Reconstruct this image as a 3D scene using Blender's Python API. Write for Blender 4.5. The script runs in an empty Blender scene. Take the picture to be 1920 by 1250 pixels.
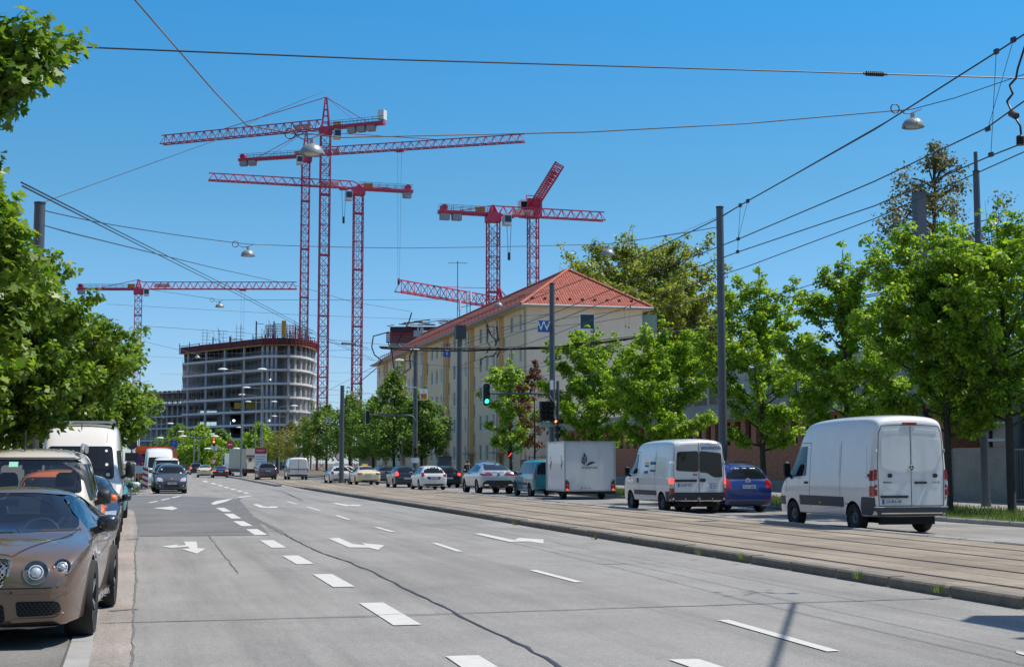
import bpy, bmesh, math, random
import numpy as np
from mathutils import Vector, Matrix, Euler
from mathutils.bvhtree import BVHTree
PI = math.pi
S = bpy.context.scene
COL = S.collection
# ------------------------------------------------------------------ camera
F, CAMH, HY, VX = 2667.0, 1.65, 868.0, 248.0      # focal length in photo pixels, eye height, horizon, vanishing point
PITCH = math.atan((HY-625)/F)
YAW = math.atan((960-VX)*math.cos(PITCH)/F)
cd = bpy.data.cameras.new('camera'); cam = bpy.data.objects.new('camera', cd); COL.objects.link(cam)
cam.location = (0, 0, CAMH); cam.rotation_euler = (PI/2+PITCH, 0, -YAW)
cd.sensor_width = 36; cd.lens = F/1920*36; cd.clip_start = .1; cd.clip_end = 6000
S.camera = cam
# ------------------------------------------------------------------ sky and sun
SUN = Vector((.56, -.05, 1.0)).normalized()
ELEV = math.asin(SUN.z); AZ = math.atan2(SUN.x, SUN.y)
w = bpy.data.worlds.new('World'); S.world = w; w.use_nodes = True
nt = w.node_tree; nt.nodes.clear()
sky = nt.nodes.new('ShaderNodeTexSky'); sky.sky_type = 'NISHITA'; sky.sun_disc = False
sky.sun_elevation = ELEV; sky.sun_rotation = AZ; sky.altitude = 500; sky.air_density = 1.0; sky.dust_density = .3; sky.ozone_density = 2.5
tcw = nt.nodes.new('ShaderNodeTexCoord'); sep = nt.nodes.new('ShaderNodeSeparateXYZ'); ramp = nt.nodes.new('ShaderNodeValToRGB')
hs = nt.nodes.new('ShaderNodeMixRGB'); hs.blend_type = 'MULTIPLY'; hs.inputs[0].default_value = 1.0      # a clear dry spring sky: deeper blue by elevation
cr = ramp.color_ramp; cr.elements[0].position = 0.0; cr.elements[0].color = (.58, .70, .98, 1)
cr.elements[1].position = 1.0; cr.elements[1].color = (1.25, 1.15, 1.05, 1)
for p_, c_ in ((.06, (.55, .71, .95, 1)), (.12, (.47, .74, .92, 1)), (.19, (.38, .75, .88, 1)), (.31, (.23, .83, 1.08, 1)), (.42, (.50, .90, 1.10, 1)), (.6, (1.0, 1.05, 1.05, 1))):
    e_ = cr.elements.new(p_); e_.color = c_
nt.links.new(tcw.outputs['Generated'], sep.inputs[0]); nt.links.new(sep.outputs['Z'], ramp.inputs[0]); nt.links.new(ramp.outputs[0], hs.inputs[2])
bg = nt.nodes.new('ShaderNodeBackground'); bg.inputs[1].default_value = .11
wo = nt.nodes.new('ShaderNodeOutputWorld')
nt.links.new(sky.outputs[0], hs.inputs[1]); nt.links.new(hs.outputs[0], bg.inputs[0]); nt.links.new(bg.outputs[0], wo.inputs[0])
sd = bpy.data.lights.new('sun', 'SUN'); sd.energy = 4.2; sd.angle = math.radians(.53); sd.color = (1, .95, .87)
so = bpy.data.objects.new('sun', sd); COL.objects.link(so); so.rotation_euler = SUN.to_track_quat('Z', 'Y').to_euler()
S.view_settings.view_transform = 'Standard'; S.view_settings.look = 'None'
S.view_settings.exposure = .42; S.view_settings.gamma = 1
S.cycles.max_bounces = 6; S.cycles.transparent_max_bounces = 8; S.cycles.diffuse_bounces = 3; S.cycles.glossy_bounces = 3
S.cycles.caustics_reflective = False; S.cycles.caustics_refractive = False
# ------------------------------------------------------------------ photo pixel -> place in the world
_fw = Vector((math.sin(YAW)*math.cos(PITCH), math.cos(YAW)*math.cos(PITCH), math.sin(PITCH)))
_rt = Vector((math.cos(YAW), -math.sin(YAW), 0)); _up = _rt.cross(_fw)
EYE = Vector((0, 0, CAMH))
def ray(x, y): return _fw+_rt*((x-960)/F)+_up*((625-y)/F)
def G(x, y, z=0.0):
    d = ray(x, y); return EYE+d*((z-CAMH)/d.z)
def atY(x, y, Y):
    d = ray(x, y); return EYE+d*(Y/d.y)
def atX(x, y, X):
    d = ray(x, y); return EYE+d*(X/d.x)
def atD(x, y, D):
    d = ray(x, y); return EYE+d*(D/d.length)
# ------------------------------------------------------------------ materials
MATS = {}
def M(name, rgb, rough=.6, metal=0., var=.0, scale=3., bump=0., bscale=40., coat=0., emit=0., spec=.5, detail=6, var2=0., scale2=60.):
    if name in MATS: return MATS[name]
    m = bpy.data.materials.new(name); m.use_nodes = True; MATS[name] = m
    n = m.node_tree.nodes; l = m.node_tree.links; b = n['Principled BSDF']
    b.inputs['Roughness'].default_value = rough; b.inputs['Metallic'].default_value = metal
    b.inputs['Coat Weight'].default_value = coat; b.inputs['Coat Roughness'].default_value = .03
    b.inputs['Specular IOR Level'].default_value = spec
    b.inputs['Base Color'].default_value = (*rgb, 1)
    m.diffuse_color = (*rgb, 1)
    tc = n.new('ShaderNodeTexCoord')
    if var or var2:
        prev = None
        for v, s in ((var, scale), (var2, scale2)):
            if not v: continue
            no = n.new('ShaderNodeTexNoise'); no.inputs['Scale'].default_value = s; no.inputs['Detail'].default_value = detail
            no.inputs['Roughness'].default_value = .65
            l.new(tc.outputs['Object'], no.inputs['Vector'])
            mr = n.new('ShaderNodeMapRange'); mr.inputs[1].default_value = .25; mr.inputs[2].default_value = .75
            mr.inputs[3].default_value = 1-v; mr.inputs[4].default_value = 1+v
            l.new(no.outputs['Fac'], mr.inputs[0])
            if prev is None: prev = mr.outputs[0]
            else:
                mu = n.new('ShaderNodeMath'); mu.operation = 'MULTIPLY'; l.new(prev, mu.inputs[0]); l.new(mr.outputs[0], mu.inputs[1]); prev = mu.outputs[0]
        vm = n.new('ShaderNodeVectorMath'); vm.operation = 'SCALE'; vm.inputs[0].default_value = rgb
        l.new(prev, vm.inputs['Scale']); l.new(vm.outputs[0], b.inputs['Base Color'])
    if bump:
        no = n.new('ShaderNodeTexNoise'); no.inputs['Scale'].default_value = bscale; no.inputs['Detail'].default_value = 4
        l.new(tc.outputs['Object'], no.inputs['Vector'])
        bp = n.new('ShaderNodeBump'); bp.inputs['Strength'].default_value = bump; bp.inputs['Distance'].default_value = .02
        l.new(no.outputs['Fac'], bp.inputs['Height']); l.new(bp.outputs[0], b.inputs['Normal'])
    if emit:
        b.inputs['Emission Color'].default_value = (*rgb, 1); b.inputs['Emission Strength'].default_value = emit
    return m
def paint(name, rgb, metal=0.): return M('paint_'+name, rgb, .32, metal, coat=1., var=.02, scale=1.5)
# ------------------------------------------------------------------ mesh builder
class MB:
    def __init__(s): s.v = []; s.f = []; s.m = []; s.mats = []; s.cur = 0
    def use(s, mat):
        if mat not in s.mats: s.mats.append(mat)
        s.cur = s.mats.index(mat); return s
    def add(s, vs, fs):
        o = len(s.v); s.v += [tuple(v) for v in vs]
        s.f += [tuple(i+o for i in f) for f in fs]; s.m += [s.cur]*len(fs); return s
    def box(s, x0, x1, y0, y1, z0, z1):
        return s.add([(x0,y0,z0),(x1,y0,z0),(x1,y1,z0),(x0,y1,z0),(x0,y0,z1),(x1,y0,z1),(x1,y1,z1),(x0,y1,z1)],
                     [(3,2,1,0),(4,5,6,7),(0,1,5,4),(1,2,6,5),(2,3,7,6),(3,0,4,7)])
    def quad(s, *p): return s.add(p, [tuple(range(len(p)))])
    def bar(s, p, q, a, b=None, up=(0,0,1)):                 # rectangular bar
        b = a if b is None else b
        p = Vector(p); q = Vector(q); d = (q-p).normalized(); u = Vector(up)
        if abs(d.dot(u)) > .98: u = Vector((1,0,0))
        x = d.cross(u).normalized()*a/2; y = x.cross(d).normalized()*b/2
        vs = [p-x-y,p+x-y,p+x+y,p-x+y,q-x-y,q+x-y,q+x+y,q-x+y]
        return s.add(vs, [(3,2,1,0),(4,5,6,7),(0,1,5,4),(1,2,6,5),(2,3,7,6),(3,0,4,7)])
    def tube(s, pts, r, n=8, r2=None, caps=True):
        pts = [Vector(p) for p in pts]; k = len(pts)
        rs = r if isinstance(r, (list, tuple)) else [r+(0 if r2 is None else (r2-r)*i/(k-1)) for i in range(k)]
        vs = []; prev = None
        for i, p in enumerate(pts):
            d = (pts[min(i+1, k-1)]-pts[max(i-1, 0)]).normalized()
            u = Vector((0,0,1)) if abs(d.z) < .95 else Vector((1,0,0))
            if prev is not None: u = prev
            x = d.cross(u).normalized(); y = x.cross(d).normalized(); prev = y
            vs += [p+(x*math.cos(t)+y*math.sin(t))*rs[i] for t in [2*PI*j/n for j in range(n)]]
        fs = [(i*n+j, i*n+(j+1) % n, (i+1)*n+(j+1) % n, (i+1)*n+j) for i in range(k-1) for j in range(n)]
        if caps: fs += [tuple(range(n-1,-1,-1)), tuple(range((k-1)*n, k*n))]
        return s.add(vs, fs)
    def lathe(s, prof, n=24, c=(0,0,0), axis='z', a0=0., a1=2*PI):
        vs = []; k = len(prof); full = abs(a1-a0-2*PI) < 1e-6; m = n if full else n+1
        for j in range(m):
            t = a0+(a1-a0)*j/n; co, si = math.cos(t), math.sin(t)
            for r, h in prof:
                v = {'z': (r*co, r*si, h), 'x': (h, r*co, r*si), 'y': (r*co, h, r*si)}[axis]
                vs.append((v[0]+c[0], v[1]+c[1], v[2]+c[2]))
        fs = []
        for j in range(n):
            j2 = (j+1) % m
            for i in range(k-1):
                a, b, c_, d = j*k+i, j2*k+i, j2*k+i+1, j*k+i+1
                if prof[i][0] < 1e-9: fs.append((a, c_, d))
                elif prof[i+1][0] < 1e-9: fs.append((a, b, c_))
                else: fs.append((a, b, c_, d))
        return s.add(vs, fs)
    def prism(s, poly, axis, a, b):                          # polygon extruded from a to b along an axis
        n = len(poly)
        f = {'x': lambda p, t: (t, p[0], p[1]), 'y': lambda p, t: (p[0], t, p[1]), 'z': lambda p, t: (p[0], p[1], t)}[axis]
        vs = [f(p, a) for p in poly]+[f(p, b) for p in poly]
        return s.add(vs, [tuple(range(n-1,-1,-1)), tuple(range(n, 2*n))]+[(i, (i+1) % n, n+(i+1) % n, n+i) for i in range(n)])
    def mesh(s, name, smooth=None):
        me = bpy.data.meshes.new(name); me.from_pydata(s.v, [], s.f)
        for m in s.mats: me.materials.append(m)
        if len(s.mats) > 1: me.polygons.foreach_set('material_index', s.m)
        fix_normals(me)
        if smooth is not None: shade(me, smooth)
        return me
def fix_normals(me):
    bm = bmesh.new(); bm.from_mesh(me); bmesh.ops.recalc_face_normals(bm, faces=bm.faces); bm.to_mesh(me); bm.free()
def shade(me, ang=40):
    me.polygons.foreach_set('use_smooth', [True]*len(me.polygons))
    if ang < 180: me.set_sharp_from_angle(angle=math.radians(ang))
    me.update()
def link(name, data, parent=None, loc=None):
    o = bpy.data.objects.new(name, data); COL.objects.link(o)
    if parent: o.parent = parent
    if loc is not None: o.location = loc
    return o
def obj(name, mb, mat=None, parent=None, smooth=None, loc=None):
    if mat is not None: mb.mats = [mat]; mb.m = [0]*len(mb.f)
    return link(name, mb.mesh(name, smooth), parent, loc)
def tag(o, label, cat, group=None):
    o['label'] = label; o['category'] = cat
    if group: o['group'] = group
    return o
def thing(name, label, cat, loc=(0,0,0), rz=0., group=None):
    o = link(name, None); o.location = loc; o.rotation_euler = (0, 0, rz); o.empty_display_size = .2
    return tag(o, label, cat, group)
def struct(name, mb, mat=None, smooth=None, kind='structure'):
    o = obj(name, mb, mat, None, smooth); o['kind'] = kind; return o
def copy_tree(o, parent=None):
    c = o.copy(); COL.objects.link(c); c.parent = parent
    for ch in o.children: copy_tree(ch, c)
    return c
def text_mb(txt, size, origin, ux, uy, mat, depth=.004):
    """lettering as a real thin mesh: origin = centre, ux / uy = reading direction and up"""
    cu = bpy.data.curves.new('lettering', 'FONT'); cu.body = txt; cu.size = size; cu.align_x = 'CENTER'; cu.align_y = 'CENTER'
    cu.extrude = depth/2; cu.resolution_u = 2
    t = bpy.data.objects.new('lettering', cu); COL.objects.link(t)
    me = bpy.data.meshes.new_from_object(t.evaluated_get(bpy.context.evaluated_depsgraph_get()))
    bpy.data.objects.remove(t); bpy.data.curves.remove(cu)
    ux = Vector(ux).normalized(); uy = Vector(uy).normalized(); uz = ux.cross(uy); o = Vector(origin)
    me.transform(Matrix(((ux.x,uy.x,uz.x,o.x),(ux.y,uy.y,uz.y,o.y),(ux.z,uy.z,uz.z,o.z),(0,0,0,1))))
    me.materials.clear(); me.materials.append(mat); return me
def text_obj(name, txt, size, origin, ux, uy, mat, parent, depth=.004):
    return link(name, text_mb(txt, size, origin, ux, uy, mat, depth), parent)
R = random.Random(7)
# ================================================================== GROUND, ROADS, TRAM BED
def asphalt(name, c, dark=.8, patchy=.3, streak=True, warm=0.):
    m = bpy.data.materials.new(name); m.use_nodes = True; MATS[name] = m
    n = m.node_tree.nodes; l = m.node_tree.links; b = n['Principled BSDF']; b.inputs['Roughness'].default_value = .85
    b.inputs['Specular IOR Level'].default_value = .3
    tc = n.new('ShaderNodeTexCoord')
    def noise(scale, lo, hi, det=6, stretch=None, a=.3, bb=.7):
        no = n.new('ShaderNodeTexNoise'); no.inputs['Scale'].default_value = scale; no.inputs['Detail'].default_value = det; no.inputs['Roughness'].default_value = .7
        if stretch:
            mp = n.new('ShaderNodeMapping'); mp.inputs['Scale'].default_value = stretch; l.new(tc.outputs['Object'], mp.inputs[0]); l.new(mp.outputs[0], no.inputs['Vector'])
        else: l.new(tc.outputs['Object'], no.inputs['Vector'])
        r = n.new('ShaderNodeMapRange'); r.inputs[1].default_value = a; r.inputs[2].default_value = bb; r.inputs[3].default_value = lo; r.inputs[4].default_value = hi
        l.new(no.outputs['Fac'], r.inputs[0]); return r.outputs[0], no
    parts = [noise(95, .55, 1.45, 3)[0], noise(42, .74, 1.26, 3)[0], noise(14, .86, 1.14, 4)[0], noise(.35, 1-patchy, 1+patchy*.6, 8)[0]]
    if streak: parts.append(noise(1.3, .72, 1.08, 6, (1, .05, 1), .25, .55)[0])
    prev = parts[0]
    for p_ in parts[1:]:
        mu = n.new('ShaderNodeMath'); mu.operation = 'MULTIPLY'; l.new(prev, mu.inputs[0]); l.new(p_, mu.inputs[1]); prev = mu.outputs[0]
    vm = n.new('ShaderNodeVectorMath'); vm.operation = 'SCALE'; vm.inputs[0].default_value = c
    l.new(prev, vm.inputs['Scale']); l.new(vm.outputs[0], b.inputs['Base Color'])
    _, no = noise(120, 0, 1, 3)
    bp = n.new('ShaderNodeBump'); bp.inputs['Strength'].default_value = .5; bp.inputs['Distance'].default_value = .006
    l.new(no.outputs['Fac'], bp.inputs['Height']); l.new(bp.outputs[0], b.inputs['Normal'])
    return m
A_road = asphalt('asphalt', (.236, .227, .214), patchy=.2)
A_right = asphalt('asphalt_right', (.23, .22, .205))
A_patch = asphalt('asphalt_patch', (.15, .148, .148), streak=False)
A_bay = asphalt('asphalt_bay', (.175,.165,.152))
A_gut = asphalt('gutter_concrete', (.29, .255, .225), patchy=.3)
A_tram = asphalt('tram_slab', (.265, .222, .172), patchy=.42)
A_path = asphalt('paving', (.27, .26, .24), streak=False)
M_kerb = M('kerb_granite', (.17, .155, .125), .85, var=.3, scale=5, var2=.25, scale2=60, bump=.5, bscale=30)
M_kerbl = M('kerb_pale', (.30, .29, .275), .85, var=.2, scale=3, var2=.25, scale2=90, bump=.3)
M_tar = M('tar', (.035, .035, .04), .6, var=.3, scale=8)
M_crack_shadow = M('crack_fill_and_shadow', (.125, .125, .12), .9, var=.3, scale=8)  # cracks and joints, also the painted wire shadow on the road
M_white = M('road_paint', (.50, .49, .46), .7, var=.10, scale=6, var2=.16, scale2=70)
M_rail = M('rail_steel', (.05, .045, .045), .45, metal=.4, var=.3, scale=20)
M_earth = M('earth', (.12, .10, .07), .95, var=.4, scale=1.5, bump=.5)
M_lawn = M('lawn', (.05, .085, .02), .95, var=.4, scale=2, var2=.3, scale2=25)

def sheet(name, poly, z, mat, kind='structure'):
    return struct(name, MB().quad(*[(p[0], p[1], z) for p in poly]), mat, kind=kind)
FARY = 420
struct('ground', MB().quad((-3000,-60,-.02), (3000,-60,-.02), (3000,5000,-.02), (-3000,5000,-.02)), M_earth)
# left carriageway, its parking bays and the side road, the crossing ahead, the right carriageway
sheet('road', [(-.22,-25), (9.75,-25), (10.0,25), (10.55,92), (12.4,130), (14,170), (14,FARY), (-2,FARY), (-.5,230), (-.25,78), (-30,76), (-30,57), (-.22,55)], 0, A_road)
sheet('gutter_strip', [(-.31,-25), (.03,-25), (.08,52), (-.31,54)], .004, A_gut)
sheet('parking_bay', [(-3.0,-25), (-.53,-25), (-.53,55), (-3.0,55)], .0, A_bay)
sheet('road_repair', [G(262,1005), G(505,1003), G(448,935), (2.0, 76), (-3, 75), (.1,52)], .005, A_patch)
sheet('right_road', [(16.2,-25), (22.2,-25), (22.4,60), (22.2,135), (18.6,180), (18.6,FARY), (14,FARY), (14,170), (13,130), (16.4,100)], .002, A_right)
# tram bed, flush with its kerbs
TK = [(9.75,-25), (9.8,14.3), (9.95,25), (10.1,35.7), (10.4,53.4), (10.62,91.5)]          # left kerb line
mb = MB(); zt = .12
mb.quad((10.0,-25,zt), (16.05,-25,zt), (16.2,60,zt), (16.5,76,zt), (16.6,92,zt*.3), (10.8,92,zt*.3), (10.5,53.4,zt), (10.2,35,zt))
struct('tram_bed', mb, A_tram)
sheet('tram_crossing', [(10.8,92), (16.6,92), (16.5,140), (15.6,200), (12.8,200), (12.2,140)], .037, A_tram)
def offset_line(x0, Y):                                     # follows the slight drift of the street to the right
    return x0+.0105*max(0, Y-14)+(.00035*max(0, Y-60)**2 if Y > 60 else 0)*.6
for k, x0 in enumerate((10.62, 12.06, 13.6, 15.04)):
    mb = MB(); ys = [-20+4*i for i in range(38)]
    for a, b in zip(ys[:-1], ys[1:]):
        xa, xb = offset_line(x0, a)-.05, offset_line(x0, b)-.05
        z = .128 if b <= 90 else .045
        za = .128 if a <= 90 else .045
        mb.quad((xa-.034,a,za), (xa+.034,a,za), (xb+.034,b,z), (xb-.034,b,z))
    struct('tram_rail', mb, M_rail)
for x0 in (11.34, 12.83, 14.32):                             # joints between the track slabs
    mb = MB(); ys = [-20+5*i for i in range(23)]
    for a, b in zip(ys[:-1], ys[1:]):
        xa, xb = offset_line(x0, a), offset_line(x0, b)
        mb.quad((xa-.010,a,.1255), (xa+.010,a,.1255), (xb+.010,b,.1255), (xb-.010,b,.1255))
    struct('track_joint', mb, M_crack_shadow)
def kerb(name, pts, wdt, h, mat, step=1.0, z0=-.05, side=1, jitter=.012):
    """a row of kerb stones along pts"""
    mb = MB(); pts = [Vector((p[0], p[1], 0)) for p in pts]
    for a, b in zip(pts[:-1], pts[1:]):
        L = (b-a).length; n = max(1, int(L/step)); d = (b-a)/n; nrm = Vector((d.y, -d.x, 0)).normalized()*wdt*side
        for i in range(n):
            j = R.uniform(-jitter, jitter); jz = R.uniform(-.010, .010); g = .026
            p = a+d*i+d.normalized()*g+nrm*(j/wdt*.6); q = a+d*(i+1)-d.normalized()*g+nrm*(j/wdt*.6); c = .025
            top = h+jz; nn = nrm.normalized()*c
            prof = lambda s: [s+Vector((0,0,z0)), s+Vector((0,0,top-c)), s+nn+Vector((0,0,top)), s+nrm-nn*.4+Vector((0,0,top)), s+nrm+Vector((0,0,z0))]
            A, B = prof(p), prof(q)
            mb.add(A+B, [(k, k+1, k+6, k+5) for k in range(4)]+[(4,3,2,1,0), (5,6,7,8,9)])
    return struct(name, mb, mat)
kerb('tram_kerb', TK, .26, .135, M_kerb, 1.5)
kerb('tram_kerb', [(16.05,-25), (16.1,34), (16.25,60), (16.5,77)], .22, .15, M_kerbl, 1.2)
kerb('parking_kerb', [(-.53,-25), (-.53,55)], .23, .012, M_kerbl, 1.0, jitter=.006)
kerb('verge_kerb', [(22.2,-25), (22.3,60), (22.15,135), (18.6,182)], .14, .13, M_kerbl, 1.0)
kerb('corner_kerb', [(-30,77.0), (.2,77.0), (1.1,78.2), (1.15,140), (3.5,190)], .16, .13, M_kerbl, 1.0, side=-1)
# tram island ahead of the crossing
kerb('island_kerb', [G(519,912), G(478,904), (10.8,150), (11.0,182), (13.2,182)], .35, .15, M_kerbl, 1.2)
# verges and pavements
def grass_field(name, mat, pts, n, hmin, hmax, seed, wd=.018, zf=lambda x, y: .13):
    """individual grass blades scattered inside a polygon"""
    r = np.random.RandomState(seed); P_ = np.array([p[:2] for p in pts]); lo, hi = P_.min(0), P_.max(0)
    q = lo+(hi-lo)*r.rand(n*2, 2)
    ins = np.zeros(len(q), bool); j = len(P_)-1
    for i in range(len(P_)):
        xi, yi = P_[i]; xj, yj = P_[j]
        c = ((yi > q[:,1]) != (yj > q[:,1])) & (q[:,0] < (xj-xi)*(q[:,1]-yi)/(yj-yi+1e-12)+xi); ins ^= c; j = i
    q = q[ins][:n]; n = len(q); t = r.rand(n)*2*PI; h = hmin+(hmax-hmin)*r.rand(n)**2
    z = np.array([zf(x, y) for x, y in q])
    dx, dy = np.cos(t)*wd, np.sin(t)*wd; lx, ly = (r.rand(2, n)-.5)*h*.9
    v = np.zeros((n, 3, 3)); v[:,0] = np.c_[q[:,0]-dx, q[:,1]-dy, z]; v[:,1] = np.c_[q[:,0]+dx, q[:,1]+dy, z]; v[:,2] = np.c_[q[:,0]+lx, q[:,1]+ly, z+h]
    return raw_mesh(name, v.reshape(-1, 3), np.arange(n*3).reshape(n, 3), mat)
def raw_mesh(name, v, f, mat):
    me = bpy.data.meshes.new(name); k = f.shape[1]
    me.vertices.add(len(v)); me.vertices.foreach_set('co', np.asarray(v, np.float32).ravel())
    me.loops.add(f.size); me.loops.foreach_set('vertex_index', f.ravel().astype(np.int32))
    me.polygons.add(len(f)); me.polygons.foreach_set('loop_start', (np.arange(len(f))*k).astype(np.int32))
    me.update(calc_edges=True); me.materials.append(mat); return me
def leafmat(name, c1, c2, trans=.55, rough=.5):
    m = bpy.data.materials.new(name); m.use_nodes = True; n = m.node_tree.nodes; l = m.node_tree.links
    n.remove(n['Principled BSDF']); out = n['Material Output']
    g = n.new('ShaderNodeNewGeometry'); ramp = n.new('ShaderNodeMixRGB'); ramp.inputs[1].default_value = (*c1, 1); ramp.inputs[2].default_value = (*c2, 1)
    l.new(g.outputs['Random Per Island'], ramp.inputs[0])
    b = n.new('ShaderNodeBsdfPrincipled'); b.inputs['Roughness'].default_value = rough; b.inputs['Specular IOR Level'].default_value = .45
    l.new(ramp.outputs[0], b.inputs['Base Color'])
    t = n.new('ShaderNodeBsdfTranslucent'); sc = n.new('ShaderNodeMixRGB'); sc.blend_type = 'MULTIPLY'; sc.inputs[0].default_value = 1
    sc.inputs[2].default_value = (1.5, 1.6, .55, 1); l.new(ramp.outputs[0], sc.inputs[1]); l.new(sc.outputs[0], t.inputs['Color'])
    mx = n.new('ShaderNodeMixShader'); mx.inputs[0].default_value = trans; l.new(b.outputs[0], mx.inputs[1]); l.new(t.outputs[0], mx.inputs[2]); l.new(mx.outputs[0], out.inputs[0])
    MATS[name] = m; return m
LM_grass = leafmat('grass_blade', (.08,.13,.03), (.14,.17,.06), .4)
VG = [(22.34,20), (27.8,20), (27.8,135), (22.4,135)]
sheet('verge_soil', VG, .115, M_lawn)
me = grass_field('verge_grass', LM_grass, [(22.36,28), (27.7,28), (27.7,130), (22.36,130)], 42000, .06, .26, 3, .012)
o = link('verge_grass', me); o['kind'] = 'stuff'; o['label'] = 'rough grass verge along the right carriageway'
sheet('pavement', [(27.8,-25), (33.4,-25), (33.4,200), (27.8,200)], .12, A_path)
sheet('forecourt', [(33.4,-25), (60,-25), (60,119), (33.4,119)], .11, A_path)
sheet('left_pavement', [(-3.0,-25), (-3.0,55), (-14,55), (-14,-25)], .03, A_path)
LC = [(-30,77.2), (.1,77.2), (.95,78.3), (.98,140), (-30,140)]
sheet('corner_soil', LC, .11, M_lawn)
me = grass_field('corner_grass', LM_grass, [(-6,77.3), (.1,77.3), (.9,78.4), (.9,110), (-6,110)], 9000, .05, .22, 5, .02, lambda x, y: .11)
o = link('corner_grass', me); o['kind'] = 'stuff'; o['label'] = 'grass patch at the street corner behind the kerb'
# tufts of weeds in the joints of the tram kerb
for (px, py) in ((1115,1011), (1310,1040), (1390,1048), (1608,1084), (1758,1110), (965,984)):
    c = G(px, py, .08); v = []; 
    for i in range(26):
        t = R.uniform(0, 2*PI); h = R.uniform(.05, .16); d = Vector((math.cos(t), math.sin(t), 0)); b = c+d*R.uniform(0, .06); s = Vector((-d.y, d.x, 0))*.008
        v += [b-s, b+s, b+d*h*.5+Vector((0,0,h))]
    mb = MB(); mb.add(v, [(3*i, 3*i+1, 3*i+2) for i in range(26)])
    tag(obj('weed', mb, LM_grass), 'small green weed tuft growing in a joint of the tram kerb', 'weed', 'weeds in the kerb joints')
# ------------------------------------------------------------------ markings (thin sheets of paint)
def marking(name, px, z=.009, mat=None):
    ps = [G(*p) for p in px]
    return sheet(name, ps, z, mat or M_white)
def dash(Xa, ya, Xb, yb, wd):
    a, b = G(Xa, ya), G(Xb, yb); d = Vector((b.x-a.x, b.y-a.y, 0)).normalized(); s = Vector((d.y, -d.x, 0))*wd
    return sheet('lane_marking', [a, b, b+s, a+s], .009, M_white)
for p in ((673,1131,738,1173), (586,1077,625,1101), (529,1042,556,1058), (487,1013,509,1027), (461,992,478,1003), (437,977,453,986), (420,963,434,972), (405,952,418,959), (835,1231,930,1296)):
    dash(p[2], p[3], p[0], p[1], .29)
marking('lane_marking', [(395,944), (405,939), (437,934), (424,940), (402,946)])
for p in ((1345,1163,1550,1222), (991,1069,1078,1092), (808,1018,856,1034), (700,988,732,997), (627,966,650,974), (573,950,596,957), (536,940,553,945)):
    dash(p[2], p[3], p[0], p[1], .13)
marking('lane_marking', [(1253,1237), (1310,1236), (1390,1262), (1330,1264)])
marking('lane_marking', [(1905,1220), (1960,1232), (1958,1240), (1906,1225)])
for (x, y) in ((382,902), (397,906), (410,909.5), (422,913), (434,916.5), (446,920), (458,923.5)):
    marking('lane_marking', [(x-4,y-.8), (x+4,y-.8), (x+11,y+1.6), (x+2,y+1.6)])
marking('lane_marking', [(445,931.5), (468,929), (473,929.6), (450,933)])
for (x, y) in ((277,942), (300,937), (320,932.5)):
    marking('lane_marking', [(x,y), (x+16,y-3.2), (x+20,y-2.6), (x+5,y+.6)])
def arrow(pts): marking('turn_arrow', [(200+x*.46875, 880+y*.46875) for x, y in pts])
arrow([(216,308), (290,300), (280,306), (316,303), (309,289), (359,289), (364,315), (396,317), (361,337), (300,319), (331,316), (325,309), (262,314)])
arrow([(185,154), (240,150), (258,147.5), (285,155), (262,162), (230,158.5)])
arrow([(887,276), (930,274), (985,299), (1034,303), (1020,295), (1112,303), (1085,322), (1048,313), (968,312)])
arrow([(582,139), (607,139), (627,147), (652,150), (652,147), (686,148), (680,154), (648,154), (614,152)])
arrow([(1468,257), (1500,255), (1632,282), (1648,274), (1748,280), (1746,297), (1690,288), (1612,290)])
arrow([(900,135), (922,134), (975,143), (980,140.5), (1019,142), (1008,147), (978,146), (955,146)])
def seam(name, px, wd, mat, z=.007, wob=.02, step=.35):
    ps = [G(*p) for p in px]; mb = MB(); L = []
    for a, b in zip(ps[:-1], ps[1:]):
        n = max(1, int((b-a).length/step)); L += [a+(b-a)*(i/n) for i in range(n)]
    L.append(ps[-1]); pv = []
    for i, p in enumerate(L):
        d = (L[min(i+1, len(L)-1)]-L[max(i-1, 0)]).normalized(); s = Vector((d.y, -d.x, 0)); w_ = wd*R.uniform(.55, 1.3); off = s*R.uniform(-wob, wob)
        pv.append((p+off-s*w_/2, p+off+s*w_/2))
    for a, b in zip(pv[:-1], pv[1:]):
        mb.quad((a[0].x,a[0].y,z), (a[1].x,a[1].y,z), (b[1].x,b[1].y,z), (b[0].x,b[0].y,z))
    return struct(name, mb, mat)
seam('tar_seam', [(1058,1255), (985,1213), (900,1172), (800,1123), (700,1073), (645,1050), (600,1035), (560,1016), (533,1001)], .040, M_tar)
seam('tar_seam', [(533,1001), (505,985), (470,968), (444,952), (437,944), (452,932)], .17, M_crack_shadow, .0065)
seam('crack_and_shadow', [(248,1255), (250,1140), (256,1085), (253,1040), (259,1000), (262,960)], .022, M_crack_shadow, .0085, .012)
seam('crack_and_shadow', [(447,1075), (432,1055), (412,1030), (390,1003), (377,975), (370,960)], .025, M_crack_shadow, .0068)
seam('crack_and_shadow', [(200,1168), (480,1161), (800,1153), (1075,1143), (1480,1130), (1770,1122)], .028, M_crack_shadow, .0062, .03)  # cross line; its right part paints the cast shadow of a span wire
seam('crack_and_shadow', [(256,983), (320,972), (390,962)], .06, M_crack_shadow, .0068)
seam('crack_and_shadow', [(262,1005), (500,1003)], .05, M_crack_shadow, .0075)
seam('crack_and_shadow', [(540,926), (568,937), (560,939), (640,938)], .06, M_crack_shadow, .0062)
seam('crack_and_shadow', [(492,912), (530,921), (562,936)], .1, M_crack_shadow, .0062)
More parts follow.
